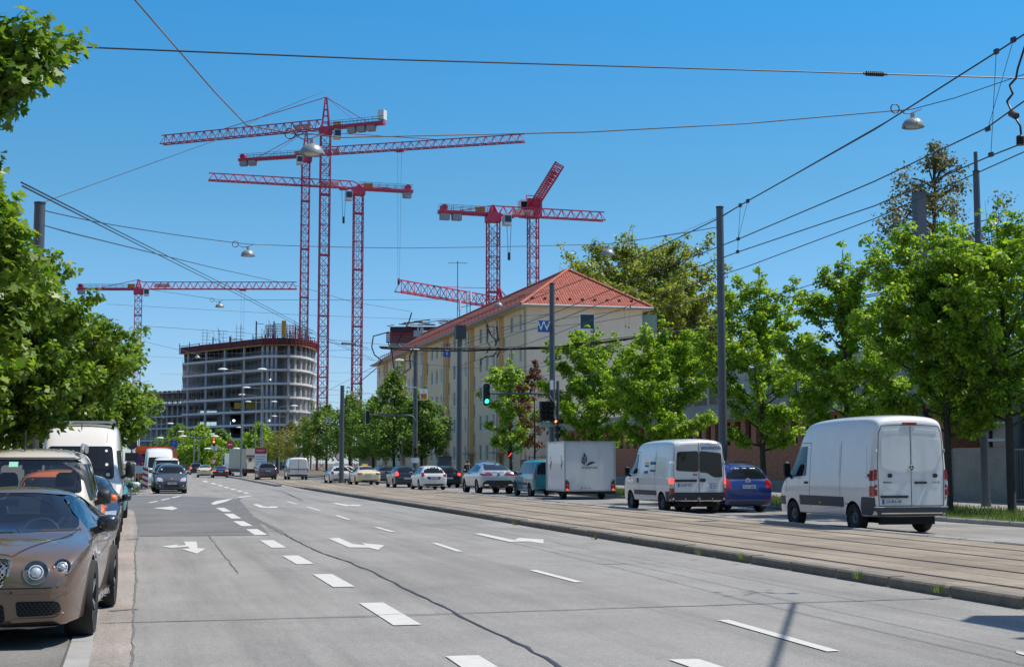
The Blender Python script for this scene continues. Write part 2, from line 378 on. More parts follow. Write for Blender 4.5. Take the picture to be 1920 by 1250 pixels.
for px in ([(205,1146), (258,1142)], [(236,1012), (262,1009.5)], [(262,949.5), (308,947.5)]):
    seam('gutter_dark_bar', px, .10, M_crack_shadow, .0095, .005)  # thin dark strips across the gutter
# rubber marks where cars turn in
for (x, y, l, w_) in ((430,1105,1.3,.3), (455,1140,1.0,.22), (500,1215,1.2,.3)): pass
# ================================================================== BUILDINGS
M_plaster = M('plaster_cream', (.90, .67, .43), .9, var=.06, scale=.6, var2=.05, scale2=8)
M_plaster2 = M('plaster_grey_cream', (.84, .66, .49), .9, var=.08, scale=.7, var2=.05, scale2=6)
M_ochre = M('plaster_ochre', (.70, .33, .09), .9, var=.06, scale=.8)
M_frame = M('window_frame', (.85, .86, .88), .5)
M_pane = M('window_pane', (.035, .05, .075), .10, var=.25, scale=.4, spec=.35)
M_pane_d = M('window_pane_dark', (.012, .014, .018), .08, spec=.8)
M_zinc = M('zinc', (.38, .39, .40), .45, metal=.4, var=.15, scale=2)
M_dark = M('dark_metal', (.045, .05, .055), .5, metal=.3, var=.2, scale=6)
M_conc = M('concrete', (.30, .29, .27), .9, var=.22, scale=.8, var2=.12, scale2=12, bump=.2)
M_concd = M('concrete_core', (.24, .24, .245), .9, var=.25, scale=.25)
def tile_material(name, c1, c2, along):
    m = bpy.data.materials.new(name); m.use_nodes = True; n = m.node_tree.nodes; l = m.node_tree.links; b = n['Principled BSDF']; b.inputs['Roughness'].default_value = .7
    tc = n.new('ShaderNodeTexCoord'); sp = n.new('ShaderNodeSeparateXYZ'); l.new(tc.outputs['Object'], sp.inputs[0])
    def wave(src, period):
        mu = n.new('ShaderNodeMath'); mu.operation = 'MULTIPLY'; mu.inputs[1].default_value = 1/period; l.new(src, mu.inputs[0])
        fr = n.new('ShaderNodeMath'); fr.operation = 'FRACT'; l.new(mu.outputs[0], fr.inputs[0]); return mu, fr
    cu, cf = wave(sp.outputs[along], .24); ru, rf = wave(sp.outputs['Z'], .175)
    # rounded pan across, overlapping step down the slope
    pp = n.new('ShaderNodeMath'); pp.operation = 'PINGPONG'; pp.inputs[1].default_value = .5; l.new(cf.outputs[0], pp.inputs[0])
    hh = n.new('ShaderNodeMath'); hh.operation = 'MULTIPLY_ADD'; hh.inputs[1].default_value = 1.6; l.new(pp.outputs[0], hh.inputs[0]); iv = n.new('ShaderNodeMath'); iv.operation = 'SUBTRACT'; iv.inputs[0].default_value = 1; l.new(rf.outputs[0], iv.inputs[1]); l.new(iv.outputs[0], hh.inputs[2])
    bp = n.new('ShaderNodeBump'); bp.inputs['Strength'].default_value = 1; bp.inputs['Distance'].default_value = .06; l.new(hh.outputs[0], bp.inputs['Height']); l.new(bp.outputs[0], b.inputs['Normal'])
    fl = n.new('ShaderNodeVectorMath'); fl.operation = 'FLOOR'; cb = n.new('ShaderNodeCombineXYZ'); l.new(cu.outputs[0], cb.inputs[0]); l.new(ru.outputs[0], cb.inputs[1]); l.new(cb.outputs[0], fl.inputs[0])
    wn = n.new('ShaderNodeTexWhiteNoise'); wn.noise_dimensions = '2D'; l.new(fl.outputs[0], wn.inputs['Vector'])
    mx = n.new('ShaderNodeMixRGB'); mx.inputs[1].default_value = (*c1, 1); mx.inputs[2].default_value = (*c2, 1); l.new(wn.outputs['Value'], mx.inputs[0])
    # the dark joint under each tile's lower lip
    gt = n.new('ShaderNodeMath'); gt.operation = 'LESS_THAN'; gt.inputs[1].default_value = .14; l.new(rf.outputs[0], gt.inputs[0])
    g2 = n.new('ShaderNodeMath'); g2.operation = 'LESS_THAN'; g2.inputs[1].default_value = .06; l.new(pp.outputs[0], g2.inputs[0])
    ma = n.new('ShaderNodeMath'); ma.operation = 'MAXIMUM'; l.new(gt.outputs[0], ma.inputs[0]); l.new(g2.outputs[0], ma.inputs[1])
    m2 = n.new('ShaderNodeMixRGB'); m2.inputs[2].default_value = (.10, .022, .012, 1); l.new(ma.outputs[0], m2.inputs[0]); l.new(mx.outputs[0], m2.inputs[1]); l.new(m2.outputs[0], b.inputs['Base Color'])
    MATS[name] = m; return m
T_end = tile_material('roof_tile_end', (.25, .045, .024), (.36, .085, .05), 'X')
T_side_shaded = tile_material('roof_tile_side_shaded', (.13, .026, .015), (.18, .042, .024), 'Y')  # same tiles as the end, grazing-sun shade put into a darker colour
# ---- the long cream apartment block: its street front is the plane X = 33
BX, BY0, BW, BL = 33.0, 119.1, 10.7, 79.0
BE = 15.35                                                       # eaves height
ROWS = [1.15+2.87*i for i in range(5)]
def fy(px): return atX(px, 868, BX).y
bld = thing('apartment_block', 'long cream apartment block with ochre stairwell bands and red hipped roof', 'building', (BX, BY0, 0))
wins = []                                                        # (y centre, width, sill, height)
bands = [fy(x)-BY0 for x in (940, 885, 838, 797.5, 757, 724)]
def facade_wall():
    """street wall with real window openings, built as a grid with the opening cells left out"""
    ys = set([0, BL]); cols = []
    edges = [1.0]+[b for b in bands]+[BL-1]
    for i, b in enumerate(bands):
        cols.append((b-1.1, .62, 'stair'))
    segs = [(.6, bands[0]-2.2)]+[(bands[i]+1.6, bands[i+1]-2.2) for i in range(5)]+[(bands[5]+1.4, BL-.8)]
    for a, b in segs:
        n = max(2, int((b-a)/2.25)); st = (b-a)/n
        for k in range(n): cols.append((a+st*(k+.5), (1.15 if k % 3 else .85), 'room'))
    return cols
cols = facade_wall()
for (yc, wd, kind) in cols:
    for r_, z in enumerate(ROWS):
        if kind == 'stair':
            if r_ < 4: wins.append((yc, wd, z+2.0, 1.45))
        else: wins.append((yc, wd, z+.72, 1.6))
def wall_with_holes(mb, L, H, holes, depth, mk):
    """mk(u, z, d) -> point: u along the wall, d into the wall"""
    us = sorted(set([0, L]+[h[0]-h[1]/2 for h in holes]+[h[0]+h[1]/2 for h in holes]))
    for a, b in zip(us[:-1], us[1:]):
        if b-a < 1e-5: continue
        m_ = (a+b)/2; zs = sorted([(h[2], h[2]+h[3]) for h in holes if h[0]-h[1]/2 < m_ < h[0]+h[1]/2]); z0 = 0
        for lo, hi in zs:
            if lo > z0: mb.quad(mk(a, z0, 0), mk(b, z0, 0), mk(b, lo, 0), mk(a, lo, 0))
            z0 = hi
        mb.quad(mk(a, z0, 0), mk(b, z0, 0), mk(b, H, 0), mk(a, H, 0))
    for (c, wd, z, h) in holes:
        a, b = c-wd/2, c+wd/2
        for p, q in (((a,z),(b,z)), ((b,z),(b,z+h)), ((b,z+h),(a,z+h)), ((a,z+h),(a,z))):
            mb.quad(mk(*p, 0), mk(*q, 0), mk(*q, depth), mk(*p, depth))
mb = MB(); wall_with_holes(mb, BL, BE, wins, .16, lambda u, z, d: (d, u, z))
endw = [(BW*.52, 1.5, z+.72, 1.5) for z in ROWS[1:]]
obj('facade_wall', mb, M_plaster, bld)
mb = MB(); wall_with_holes(mb, BW, BE, endw, .16, lambda u, z, d: (u, d, z))
obj('end_wall', mb, M_plaster2, bld)
mb = MB(); mb.quad((BW,0,0), (BW,BL,0), (BW,BL,BE), (BW,0,BE)); mb.quad((0,BL,0), (BW,BL,0), (BW,BL,BE), (0,BL,BE)); mb.quad((.2,.2,BE-.05), (BW-.1,.2,BE-.05), (BW-.1,BL-.2,BE-.05), (.2,BL-.2,BE-.05))
obj('rear_wall', mb, M_plaster, bld)
for b in bands:                                                  # ochre stairwell bands stand 4 cm proud
    mb = MB()
    for (a, c) in ((b-.85, b+.85),): mb.box(-.045, .003, a, c, .5, BE-.1)
    p = obj('stairwell_band', mb, M_ochre, bld)
    d = MB(); d.box(-.06, -.046, b-.55, b+.55, .05, 2.3); obj('entrance_door', d, M('door_brown', (.10,.05,.02), .5), bld)
    d = MB(); d.box(-1.3, -.05, b-1.6, b+1.6, 2.55, 2.67); d.bar((-1.1,b-1.4,2.6), (-.05,b-1.4,3.1), .04); obj('entrance_canopy', d, M_zinc, bld)
for b in bands+[-1.0]:
    mb = MB(); mb.tube([(-.1, b+1.35, .3), (-.1, b+1.35, BE-.35), (-.5, b+1.35, BE-.05)], .06, 6)
    obj('downpipe', mb, M('downpipe_grey', (.42,.40,.34), .5), bld)
def window(parent, mk, c, wd, z, h, depth=.12, fw=.09, mullion=True, mbs=None, pane=M_pane):
    fr, pn = mbs or (MB(), MB()); a, b = c-wd/2, c+wd/2; t = .05
    def bx(m_, u0, u1, z0, z1, d0, d1):
        m_.add([mk(u0,z0,d0), mk(u1,z0,d0), mk(u1,z1,d0), mk(u0,z1,d0), mk(u0,z0,d1), mk(u1,z0,d1), mk(u1,z1,d1), mk(u0,z1,d1)],
               [(0,1,2,3), (7,6,5,4), (0,4,5,1), (1,5,6,2), (2,6,7,3), (3,7,4,0)])
    bx(fr, a, a+fw, z, z+h, depth-t, depth); bx(fr, b-fw, b, z, z+h, depth-t, depth); bx(fr, a+fw, b-fw, z, z+fw, depth-t, depth); bx(fr, a+fw, b-fw, z+h-fw, z+h, depth-t, depth)
    if mullion: bx(fr, c-.035, c+.035, z+fw, z+h-fw, depth-t, depth)
    bx(fr, a-.05, b+.05, z-.06, z-.001, -.08, .03)                 # sill
    bx(pn, a+fw, b-fw, z+fw, z+h-fw, depth-.02, depth+.02)
    if mbs is None:
        f = obj('window', fr, M_frame, parent); obj('pane', pn, pane, f)
mkf = lambda u, z, d: (d, u, z)
wins.sort()
for h in wins[:92]: window(bld, mkf, *h)
fr, pn = MB(), MB()
for h in wins[92:]: window(bld, mkf, *h, mbs=(fr, pn))
f = obj('far_windows', fr, M_frame, bld); f['kind'] = 'stuff'; obj('panes', pn, M_pane, f)
for h in endw: window(bld, lambda u, z, d: (u, d, z), *h, fw=.12, mullion=False)
OV = .75; RIDGE = 19.35; INS = BW/2+OV-.3
ya, yb, xa, xb = -OV, BL+OV, -OV, BW+OV; xm = BW/2; z0 = BE+.05
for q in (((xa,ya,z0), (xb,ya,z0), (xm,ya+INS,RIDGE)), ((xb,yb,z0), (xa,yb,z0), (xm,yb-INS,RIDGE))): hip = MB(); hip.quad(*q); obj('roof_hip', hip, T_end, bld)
for q in (((xa,yb,z0), (xa,ya,z0), (xm,ya+INS,RIDGE), (xm,yb-INS,RIDGE)), ((xb,ya,z0), (xb,yb,z0), (xm,yb-INS,RIDGE), (xm,ya+INS,RIDGE))): sd_ = MB(); sd_.quad(*q); obj('roof_slope', sd_, T_side_shaded, bld)
rt_ = MB()
for p, q in (((xa,ya,z0), (xm,ya+INS,RIDGE)), ((xb,ya,z0), (xm,ya+INS,RIDGE)), ((xm,ya+INS,RIDGE), (xm,yb-INS,RIDGE))):
    p, q = Vector(p), Vector(q); n = int((q-p).length/.38)
    for i in range(n): rt_.tube([p+(q-p)*(i/n)+Vector((0,0,.03)), p+(q-p)*((i+1.08)/n)+Vector((0,0,.05))], .15, 7, r2=.125)
obj('ridge_tile', rt_, M('ridge_tile', (.42,.12,.07), .7, var=.2, scale=3), bld)
gt = MB()
for p, q in (((xa-.07,ya,z0-.05), (xa-.07,yb,z0-.05)), ((xa,ya-.07,z0-.05), (xb,ya-.07,z0-.05))): gt.tube([p, q], .1, 8)
obj('gutter', gt, M_zinc, bld)
sf = MB(); sf.box(xa, xb, ya, yb, BE-.12, BE+.0); obj('soffit', sf, M('soffit', (.62,.50,.30), .8), bld)
hk = MB()                                                        # snow hooks along the lower courses
for k in range(9): hk.box(xa+1.2+k*1.15, xa+1.38+k*1.15, ya+.75, ya+.95, z0+.5, z0+.75)
obj('snow_guard', hk, M_dark, bld)
sg = MB(); sg.bar((xa+.9,ya+2,z0+.95), (xa+.9,yb-2,z0+.95), .05); sg.bar((xa+.9,ya+2,z0+1.08), (xa+.9,yb-2,z0+1.08), .05)
for k in range(50): sg.bar((xa+.9, ya+2+k*1.58, z0+.55), (xa+.9, ya+2+k*1.58, z0+1.12), .04)
obj('snow_fence', sg, M('snow_fence', (.25,.06,.04), .6), bld)
for z in ROWS[2:]:
    bl = MB(); bl.box(BW, BW+1.5, .6, 4, z-.1, z+.05); bl.box(BW+1.42, BW+1.48, .6, 4, z+.05, z+1.0); bl.box(BW, BW+1.48, .6, .66, z+.05, z+1.0)
    obj('balcony', bl, M('balcony_ochre', (.60,.36,.12), .8), bld)
bl = MB(); bl.box(BW+.05, BW+1.6, .55, .6, ROWS[4]+.3, ROWS[4]+2.3); obj('balcony_screen', bl, M('screen_green', (.16,.24,.20), .3), bld)
sa = thing('antenna_mast', 'thin television aerial on the ridge of the red tiled roof', 'antenna', (BX+xm, fy(835)+18, RIDGE))
mb = MB(); mb.tube([(0,0,-.3), (0,0,7.2)], .05, 6); mb.bar((-1.2,0,6.9), (1.2,0,7.0), .04)
for k in range(6): mb.bar((-1+.4*k,-.4,6.95), (-1+.4*k,.4,6.95), .03)
obj('mast', mb, M_dark, sa)
ph = thing('roof_antenna', 'cluster of three pale panel antennas on the roof ridge of the cream block', 'antenna', (BX+xm, fy(851)+18, RIDGE))
mb = MB()
for dx, dz in ((-.7,1.4), (.2,2.3), (.6,2.6)): mb.tube([(dx,0,-.2), (dx,0,dz)], .05, 6)
mb.bar((-.9,0,.9), (2.2,0,1.6), .06); obj('bracket', mb, M_dark, ph)
for dx, dz in ((-.7,1.0), (.2,2.0), (.6,2.2)):
    mb = MB(); mb.tube([(dx,-.1,dz-.5), (dx,-.1,dz+.8)], .16, 8); obj('panel', mb, M_frame, ph)
# ---- low brick hall beside it
def brick_material():
    m = bpy.data.materials.new('brick'); m.use_nodes = True; n = m.node_tree.nodes; l = m.node_tree.links; b = n['Principled BSDF']; b.inputs['Roughness'].default_value = .9
    tc = n.new('ShaderNodeTexCoord'); mp = n.new('ShaderNodeMapping'); mp.inputs['Rotation'].default_value = (PI/2, 0, 0)
    sp = n.new('ShaderNodeSeparateXYZ'); l.new(tc.outputs['Object'], sp.inputs[0]); ad = n.new('ShaderNodeMath'); l.new(sp.outputs['X'], ad.inputs[0]); l.new(sp.outputs['Y'], ad.inputs[1])
    cb = n.new('ShaderNodeCombineXYZ'); l.new(ad.outputs[0], cb.inputs[0]); l.new(sp.outputs['Z'], cb.inputs[1])
    bt = n.new('ShaderNodeTexBrick'); bt.inputs['Scale'].default_value = 1; bt.inputs['Brick Width'].default_value = .25; bt.inputs['Row Height'].default_value = .083; bt.inputs['Mortar Size'].default_value = .008
    bt.inputs['Color1'].default_value = (.46,.16,.08,1); bt.inputs['Color2'].default_value = (.33,.115,.065,1); bt.inputs['Mortar'].default_value = (.28,.21,.17,1)
    l.new(cb.outputs[0], bt.inputs['Vector']); l.new(bt.outputs['Color'], b.inputs['Base Color']); MATS['brick'] = m; return m
M_brick = brick_material()
HX = 36.0
hall = thing('brick_hall', 'low red brick hall with narrow dark windows under a concrete fascia', 'building', (HX, 58, 0))
HL = 60.0; hw = [(1.6+k*1.55, .85, 2.75, 1.45) for k in range(37)]
mb = MB(); wall_with_holes(mb, HL, 4.35, hw, .3, lambda u, z, d: (d, u, z)); mb.quad((0,0,0), (20,0,0), (20,0,4.35), (0,0,4.35)); mb.quad((0,HL,0), (20,HL,0), (20,HL,4.35), (0,HL,4.35)); obj('wall', mb, M_brick, hall)
for h in hw:
    mb = MB(); mb.box(.26, .3, h[0]-.43, h[0]+.43, 2.75, 4.2); obj('window', mb, M_pane_d, hall)
mb = MB(); mb.box(-.5, 20.5, -.5, HL+.5, 4.352, 5.15); obj('fascia', mb, M_conc, hall)
mb = MB(); mb.box(-.06, .003, .01, HL-.01, 0.1, .65); obj('plinth', mb, M_conc, hall)
up = thing('brick_upper_storey', 'set back upper storey of pale panels above the brick hall', 'building', (HX+6, 66, 5.15))
mb = MB(); mb.box(0, 12, 0, 44, 0, 3.2); obj('wall', mb, M_conc, up); mb = MB()
for k in range(14): mb.box(-.05, -.003, 1+k*3.05, 3.4+k*3.05, .9, 2.3)
obj('window_band', mb, M_pane_d, up)
# glazed entrance pavilion at the right
pv = thing('entrance_pavilion', 'glazed entrance pavilion with white frames and round grey columns', 'building', (36.5, 41, 0))
mb = MB(); mb.box(.1, 8, .1, 15, .1, 4.6); obj('glazing', mb, M_pane_d, pv)
mb = MB()
for k in range(7): mb.box(-.06, .098, .1+k*2.4, .22+k*2.4, .1, 4.6)
for z in (2.6, 3.35, 4.5): mb.box(-.06, .0975, .0, 15, z, z+.12)
for k in range(4): mb.box(.1+k*2.4, .22+k*2.4, -.06, .0985, .1, 4.6)
for z in (2.6, 4.5): mb.box(.0, 8, -.0605, .099, z, z+.12)
obj('window_frame', mb, M('frame_white', (.7,.72,.74), .4), pv)
for y in (1.5, 6.0, 10.5):
    mb = MB(); mb.tube([(-1.3, y, .1), (-1.3, y, 4.7)], .42, 20); obj('column', mb, M('column_grey', (.16,.19,.22), .45), pv, 60)
mb = MB(); mb.box(-2.4, 9, -.8, 15.5, 4.7, 5.3); obj('canopy', mb, M_conc, pv)
mb = MB(); mb.box(-.3, 10, -30, -.9, .1, 5.4); obj('brick_wing', mb, M_brick, pv)
# concrete gate block and railings
gb = thing('gate_block', 'bare board-marked concrete gate block between the railings', 'wall', (0,0,0))
p0, p1 = G(1790,943), G(1891,946)
d_ = (p1-p0).normalized(); n_ = Vector((-d_.y, d_.x, 0)).normalized()
M_board = M('board_concrete', (.30,.295,.27), .9, var=.18, scale=1.2, var2=.15, scale2=9, bump=.2)
mb = MB(); q = [p0, p1, p1+n_*1.0, p0+n_*1.0]
mb.add([(v.x, v.y, .02) for v in q]+[(v.x, v.y, 2.28) for v in q], [(0,1,5,4), (1,2,6,5), (2,3,7,6), (3,0,4,7), (4,5,6,7)])
for k in range(14):                                              # shutter-board joints
    a = p0+d_*(.16*k+.1); mb.bar(a+Vector((0,0,.05))-n_*.001, a+Vector((0,0,2.27))-n_*.001, .012, .006)
obj('block', mb, M_board, gb)
def railing(label, a, b, h, sp):
    t = thing('metal_railing', label, 'fence', (0,0,0), group='railings beside the gate block'); a, b = Vector(a), Vector(b); L = (b-a).length; d = (b-a)/L
    m_ = MB(); m_.bar(a+Vector((0,0,h)), b+Vector((0,0,h)), .05); m_.bar(a+Vector((0,0,.2)), b+Vector((0,0,.2)), .05); obj('rail', m_, M_zinc, t)
    m_ = MB(); n = int(L/sp)
    for k in range(n+1): m_.bar(a+d*(k*sp)+Vector((0,0,.2)), a+d*(k*sp)+Vector((0,0,h)), .022)
    obj('bars', m_, M_zinc, t)
    for e in (a, b): m_ = MB(); m_.bar(e, e+Vector((0,0,h+.05)), .09); obj('post', m_, M_zinc, t)
railing('grey bar railing to the right of the concrete block', (p1+n_*.35+d_*.1), (p1+n_*.35+d_*14), 2.2, .13)
railing('grey bar railing to the left of the concrete block, towards the brick hall', (p0+n_*.35-d_*.1), (35.5, 60, 0), 2.2, .13)
bb = thing('striped_barrier', 'red and white striped barrier board behind the railing bars', 'barrier', tuple(p1+n_*1.6+d_*2.2), math.atan2(d_.y, d_.x))
mb = MB().use(M('barrier_red', (.45,.03,.025), .5)); mb.box(-1.5, 1.5, -.03, .03, .45, .75)
mb.use(M('barrier_white', (.7,.7,.7), .5))
for k in range(5): mb.box(-1.4+k*.6, -1.12+k*.6, -.034, .034, .448, .752)
obj('board', mb, None, bb); mb = MB(); mb.box(-1.3,-1.2,-.2,.2,0,.45); mb.box(1.2,1.3,-.2,.2,0,.45); obj('foot', mb, M_dark, bb)
# ---- unfinished concrete building far ahead
UZ = 344.0
def at_depth(px, Zd):                                            # ground point at camera depth Zd below photo column px
    d = ray(px, 868); k = Zd/(d.x*math.sin(YAW)+d.y*math.cos(YAW)); return Vector((d.x*k, d.y*k, 0))
M_slab = M('slab_concrete', (.62,.62,.62), .85, var=.12, scale=.2)
M_col = M('column_concrete', (.45,.46,.47), .85, var=.12, scale=.3)
M_red = M('formwork_red', (.25,.022,.03), .6, var=.3, scale=.5)
M_maroon = M('formwork_dark', (.055,.02,.03), .7, var=.4, scale=.6)
M_yel = M('formwork_yellow', (.42,.26,.04), .7)
def plan(off=0.0):
    A, B, C, D = at_depth(338, 372), at_depth(492, UZ), at_depth(560, UZ), at_depth(592, 366)
    E_, F_ = at_depth(585, 420), at_depth(340, 430)
    pts = [A+(B-A)*(i/8) for i in range(8)]
    for i in range(7):                                           # softened corner in the middle
        t = i/6; pts.append(A*(1-t)**2*.02+B*(1-.02*(1-t)**2)+(C-B)*(t*.35))
    for i in range(13):                                          # rounded right corner
        t = i/12; pts.append((B+(C-B)*.62)*(1-t)**2+(C+(C-B)*.28)*(2*t*(1-t))+D*t*t)
    pts += [E_, F_]
    c = sum(pts, Vector())/len(pts)
    return [c+(p-c)*(1+off/18.0) for p in pts]
ub = thing('unfinished_building', 'grey concrete building shell under construction with red formwork on top', 'building', (0,0,0))
PL = plan(); FZ = [7.6+3.32*i for i in range(7)]
for z in FZ:
    mb = MB(); mb.prism([(p.x, p.y) for p in PL], 'z', z-.28, z+.24); obj('floor_slab', mb, M_slab, ub)
inn = plan(-1.3)
for i in list(range(0, 28, 2))+[29]:
    p = inn[i]; mb = MB(); mb.tube([(p.x,p.y,0), (p.x,p.y,FZ[-1]+3.2)], .33, 8); obj('column', mb, M_col, ub)
core = plan(-7); mb = MB(); cp = core[8:22]+[core[-2]-(core[-2]-core[21])*.3, core[8]+(core[-1]-core[8])*.6]
mb.prism([(p.x,p.y) for p in cp[:-6]]+[(cp[-2].x,cp[-2].y),(cp[-1].x,cp[-1].y)], 'z', 0, FZ[-1]+2.9); obj('core_wall', mb, M_concd, ub)
mb = MB(); c2 = [core[1]*.9+core[-1]*.1, core[3]*.9+core[-1]*.1, core[3]*.6+core[-1]*.4, core[1]*.6+core[-1]*.4]; mb.prism([(p.x,p.y) for p in c2], 'z', 0, FZ[3]); obj('lift_core', mb, M_concd, ub)
pr = MB()                                                        # steel props between the upper floors
for fl in range(3, 7):
    z0_, z1_ = FZ[fl]+.18, (FZ[fl+1]-.22 if fl < 6 else FZ[6]+3.0)
    for ring in (-2.2, -4.2, -6.2):
        rp = plan(ring)
        for i in range(28):
            if i < 8 and ring < -3: continue
            for s in (0, .5):
                p = rp[i]*(1-s)+rp[i+1]*s if i < 27 else rp[i]; pr.bar((p.x,p.y,z0_), (p.x,p.y,z1_), .08)
o = obj('steel_props', pr, M('prop_grey', (.32,.30,.27), .6), ub); o['kind'] = 'stuff'
for z in FZ:
    rl = MB()
    for a, b in zip(PL[:27], PL[1:28]):
        for dz in (.55, 1.1): rl.bar((a.x,a.y,z+dz), (b.x,b.y,z+dz), .045)
        rl.bar((a.x,a.y,z+.18), (a.x,a.y,z+1.15), .05)
    obj('edge_rail', rl, M('rail_grey', (.22,.25,.28), .6), ub)
TZ = FZ[-1]+2.6; op = plan(.7)
fm = MB().use(M_red)
for a, b in zip(op[:27], op[1:28]):
    hh_ = R.uniform(1.7, 2.5)
    for k in range(4): fm.bar((a.x,a.y,TZ+.25+k*hh_/4), (b.x,b.y,TZ+.25+k*hh_/4), .10, .15)
    fm.bar((a.x,a.y,TZ-.1), (a.x,a.y,TZ+hh_+.4), .2, .2)
fm.use(M_maroon)
ip = plan(.5)
for a, b in zip(ip[:27], ip[1:28]): fm.add([(a.x,a.y,TZ), (b.x,b.y,TZ), (b.x,b.y,TZ+1.75), (a.x,a.y,TZ+1.75)], [(0,1,2,3)])
fm.use(M_yel)
for a, b in zip(plan(.3)[:27], plan(.3)[1:28]): fm.bar((a.x,a.y,TZ+.02), (b.x,b.y,TZ+.02), .5, .22)
obj('edge_formwork', fm, None, ub)
mb = MB(); mb.prism([(p.x,p.y) for p in plan(-.3)], 'z', TZ+.1, TZ+.4); obj('top_deck', mb, M_maroon, ub)
rp = plan(-3); tp = MB()                                         # shuttering, posts and ladders on the top deck
for i in range(9, 22):
    a, b = rp[i], rp[i+1]
    for k in range(7): tp.bar((a.x,a.y,TZ+2.5+k*.42), (b.x,b.y,TZ+2.5+k*.42), .1, .16)
    tp.bar((a.x,a.y,TZ+.4), (a.x,a.y,TZ+5.4), .14)
obj('shuttering', tp, M_red, ub)
for i in (2, 4, 7, 10, 13, 17, 19, 21, 24, 26):
    p = rp[i]; h = R.uniform(3.4, 6.4); tp = MB(); tp.bar((p.x,p.y,TZ+.4), (p.x,p.y,TZ+h), .5, .3); tp.bar((p.x,p.y,TZ+h-.6), (p.x+1.8,p.y,TZ+h-.6), .12); obj('deck_post', tp, M_dark if i % 3 else M_red, ub)
for i in (1, 3, 5, 23, 25):
    p = rp[i]; tp = MB(); h = R.uniform(4.5, 6.8)
    for dx in (-.5, .5): tp.bar((p.x+dx,p.y,TZ), (p.x+dx,p.y,TZ+h), .1)
    for k in range(4): tp.bar((p.x-.9,p.y,TZ+2.4+k*.9), (p.x+1.6,p.y,TZ+2.4+k*.9), .08)
    obj('ladder_frame', tp, M_zinc, ub)
tp = MB(); p = rp[15]; tp.box(p.x-.5, p.x+.5, p.y-.3, p.y+.3, TZ+1, TZ+6.2); obj('yellow_form', tp, M_yel, ub)
tp = MB()
for i in range(40):
    p = rp[R.randrange(1, 27)]; tp.use(R.choice([M_zinc, M_dark, M_red, M_zinc])); tp.bar((p.x+R.uniform(-1,1),p.y,TZ+2), (p.x+R.uniform(-1,1),p.y,TZ+R.uniform(3.5, 6.5)), .07)
o = obj('site_clutter', tp, None, ub); o['kind'] = 'stuff'
for pxs, wd in ((446, 4.5), (470, 5.5), (508, 7.0)):
    p = at_depth(pxs, UZ+8); mb = MB(); mb.box(p.x-wd/2*.5, p.x+wd/2*.5, p.y-.1, p.y, FZ[2]+.8, FZ[2]+2.3); obj('banner', mb, M('banner_yellow', (.40,.28,.03), .7), ub)
for (pxs, fl) in ((437, 1), (505, 1), (506, 4)):
    p = at_depth(pxs, UZ+1); l_ = thing('site_lamp', {437: 'small white work lamp at the left on a lower floor', 505: 'small white work lamp on a lower floor near the middle', 506: 'small white work lamp higher up, on the fourth open floor'}[pxs], 'work lamp', (p.x, p.y, FZ[fl]+1.0), group='work lamps in the shell')
    mb = MB(); mb.lathe([(0,-.3), (.28,-.2), (.35,0), (.28,.2), (0,.3)], 10); obj('lamp_head', mb, M('lamp_lit', (.95,.97,1), .4, emit=1.5), l_); mb = MB(); mb.bar((0,0,-.8), (0,0,-.3), .08); obj('stand', mb, M_dark, l_)
# lower wing at the left
wg = thing('unfinished_wing', 'lower unfinished concrete wing with red formwork, left of the taller shell', 'building', (0,0,0))
W0, W1 = at_depth(262, 400), at_depth(372, 385); dv = (at_depth(300, 460)-at_depth(300, 400))
for i in range(6):
    z = 4.6+3.3*i; mb = MB(); mb.prism([(p.x,p.y) for p in (W0, W1, W1+dv, W0+dv)], 'z', z-.2, z+.15); obj('floor_slab', mb, M_slab, wg)
for i in range(12):
    p = W0+(W1-W0)*(i/11)+dv*.03; mb = MB(); mb.bar((p.x,p.y,0), (p.x,p.y,21), .45); obj('column', mb, M_col, wg)
mb = MB(); a, b = W0+dv*.22, W1+dv*.22; mb.quad((a.x,a.y,0), (b.x,b.y,0), (b.x,b.y,17), (a.x,a.y,17)); mb.quad(*[(v.x,v.y,zz) for v, zz in ((a+dv*.1,0),(b+dv*.1,0),(b+dv*.1,17),(a+dv*.1,17))]); obj('inner_wall', mb, M_conc, wg)
mb = MB().use(M_maroon); a, b = W0, W1
for k in range(34):
    p = W0+(W1-W0)*(k/33); mb.bar((p.x,p.y,17), (p.x,p.y,20.8), .12)
mb.use(M_red)
for k in range(14):
    p = W0+(W1-W0)*(k/13.); q = W0+(W1-W0)*((k+.7)/13.); mb.bar((p.x,p.y,21.3), (q.x,q.y,21.3), .3, .5); mb.use(R.choice([M_red, M_zinc, M_maroon, M_yel]))
for k in range(3): mb.bar((a.x,a.y,18+k), (b.x,b.y,18+k), .1)
obj('formwork', mb, None, wg)
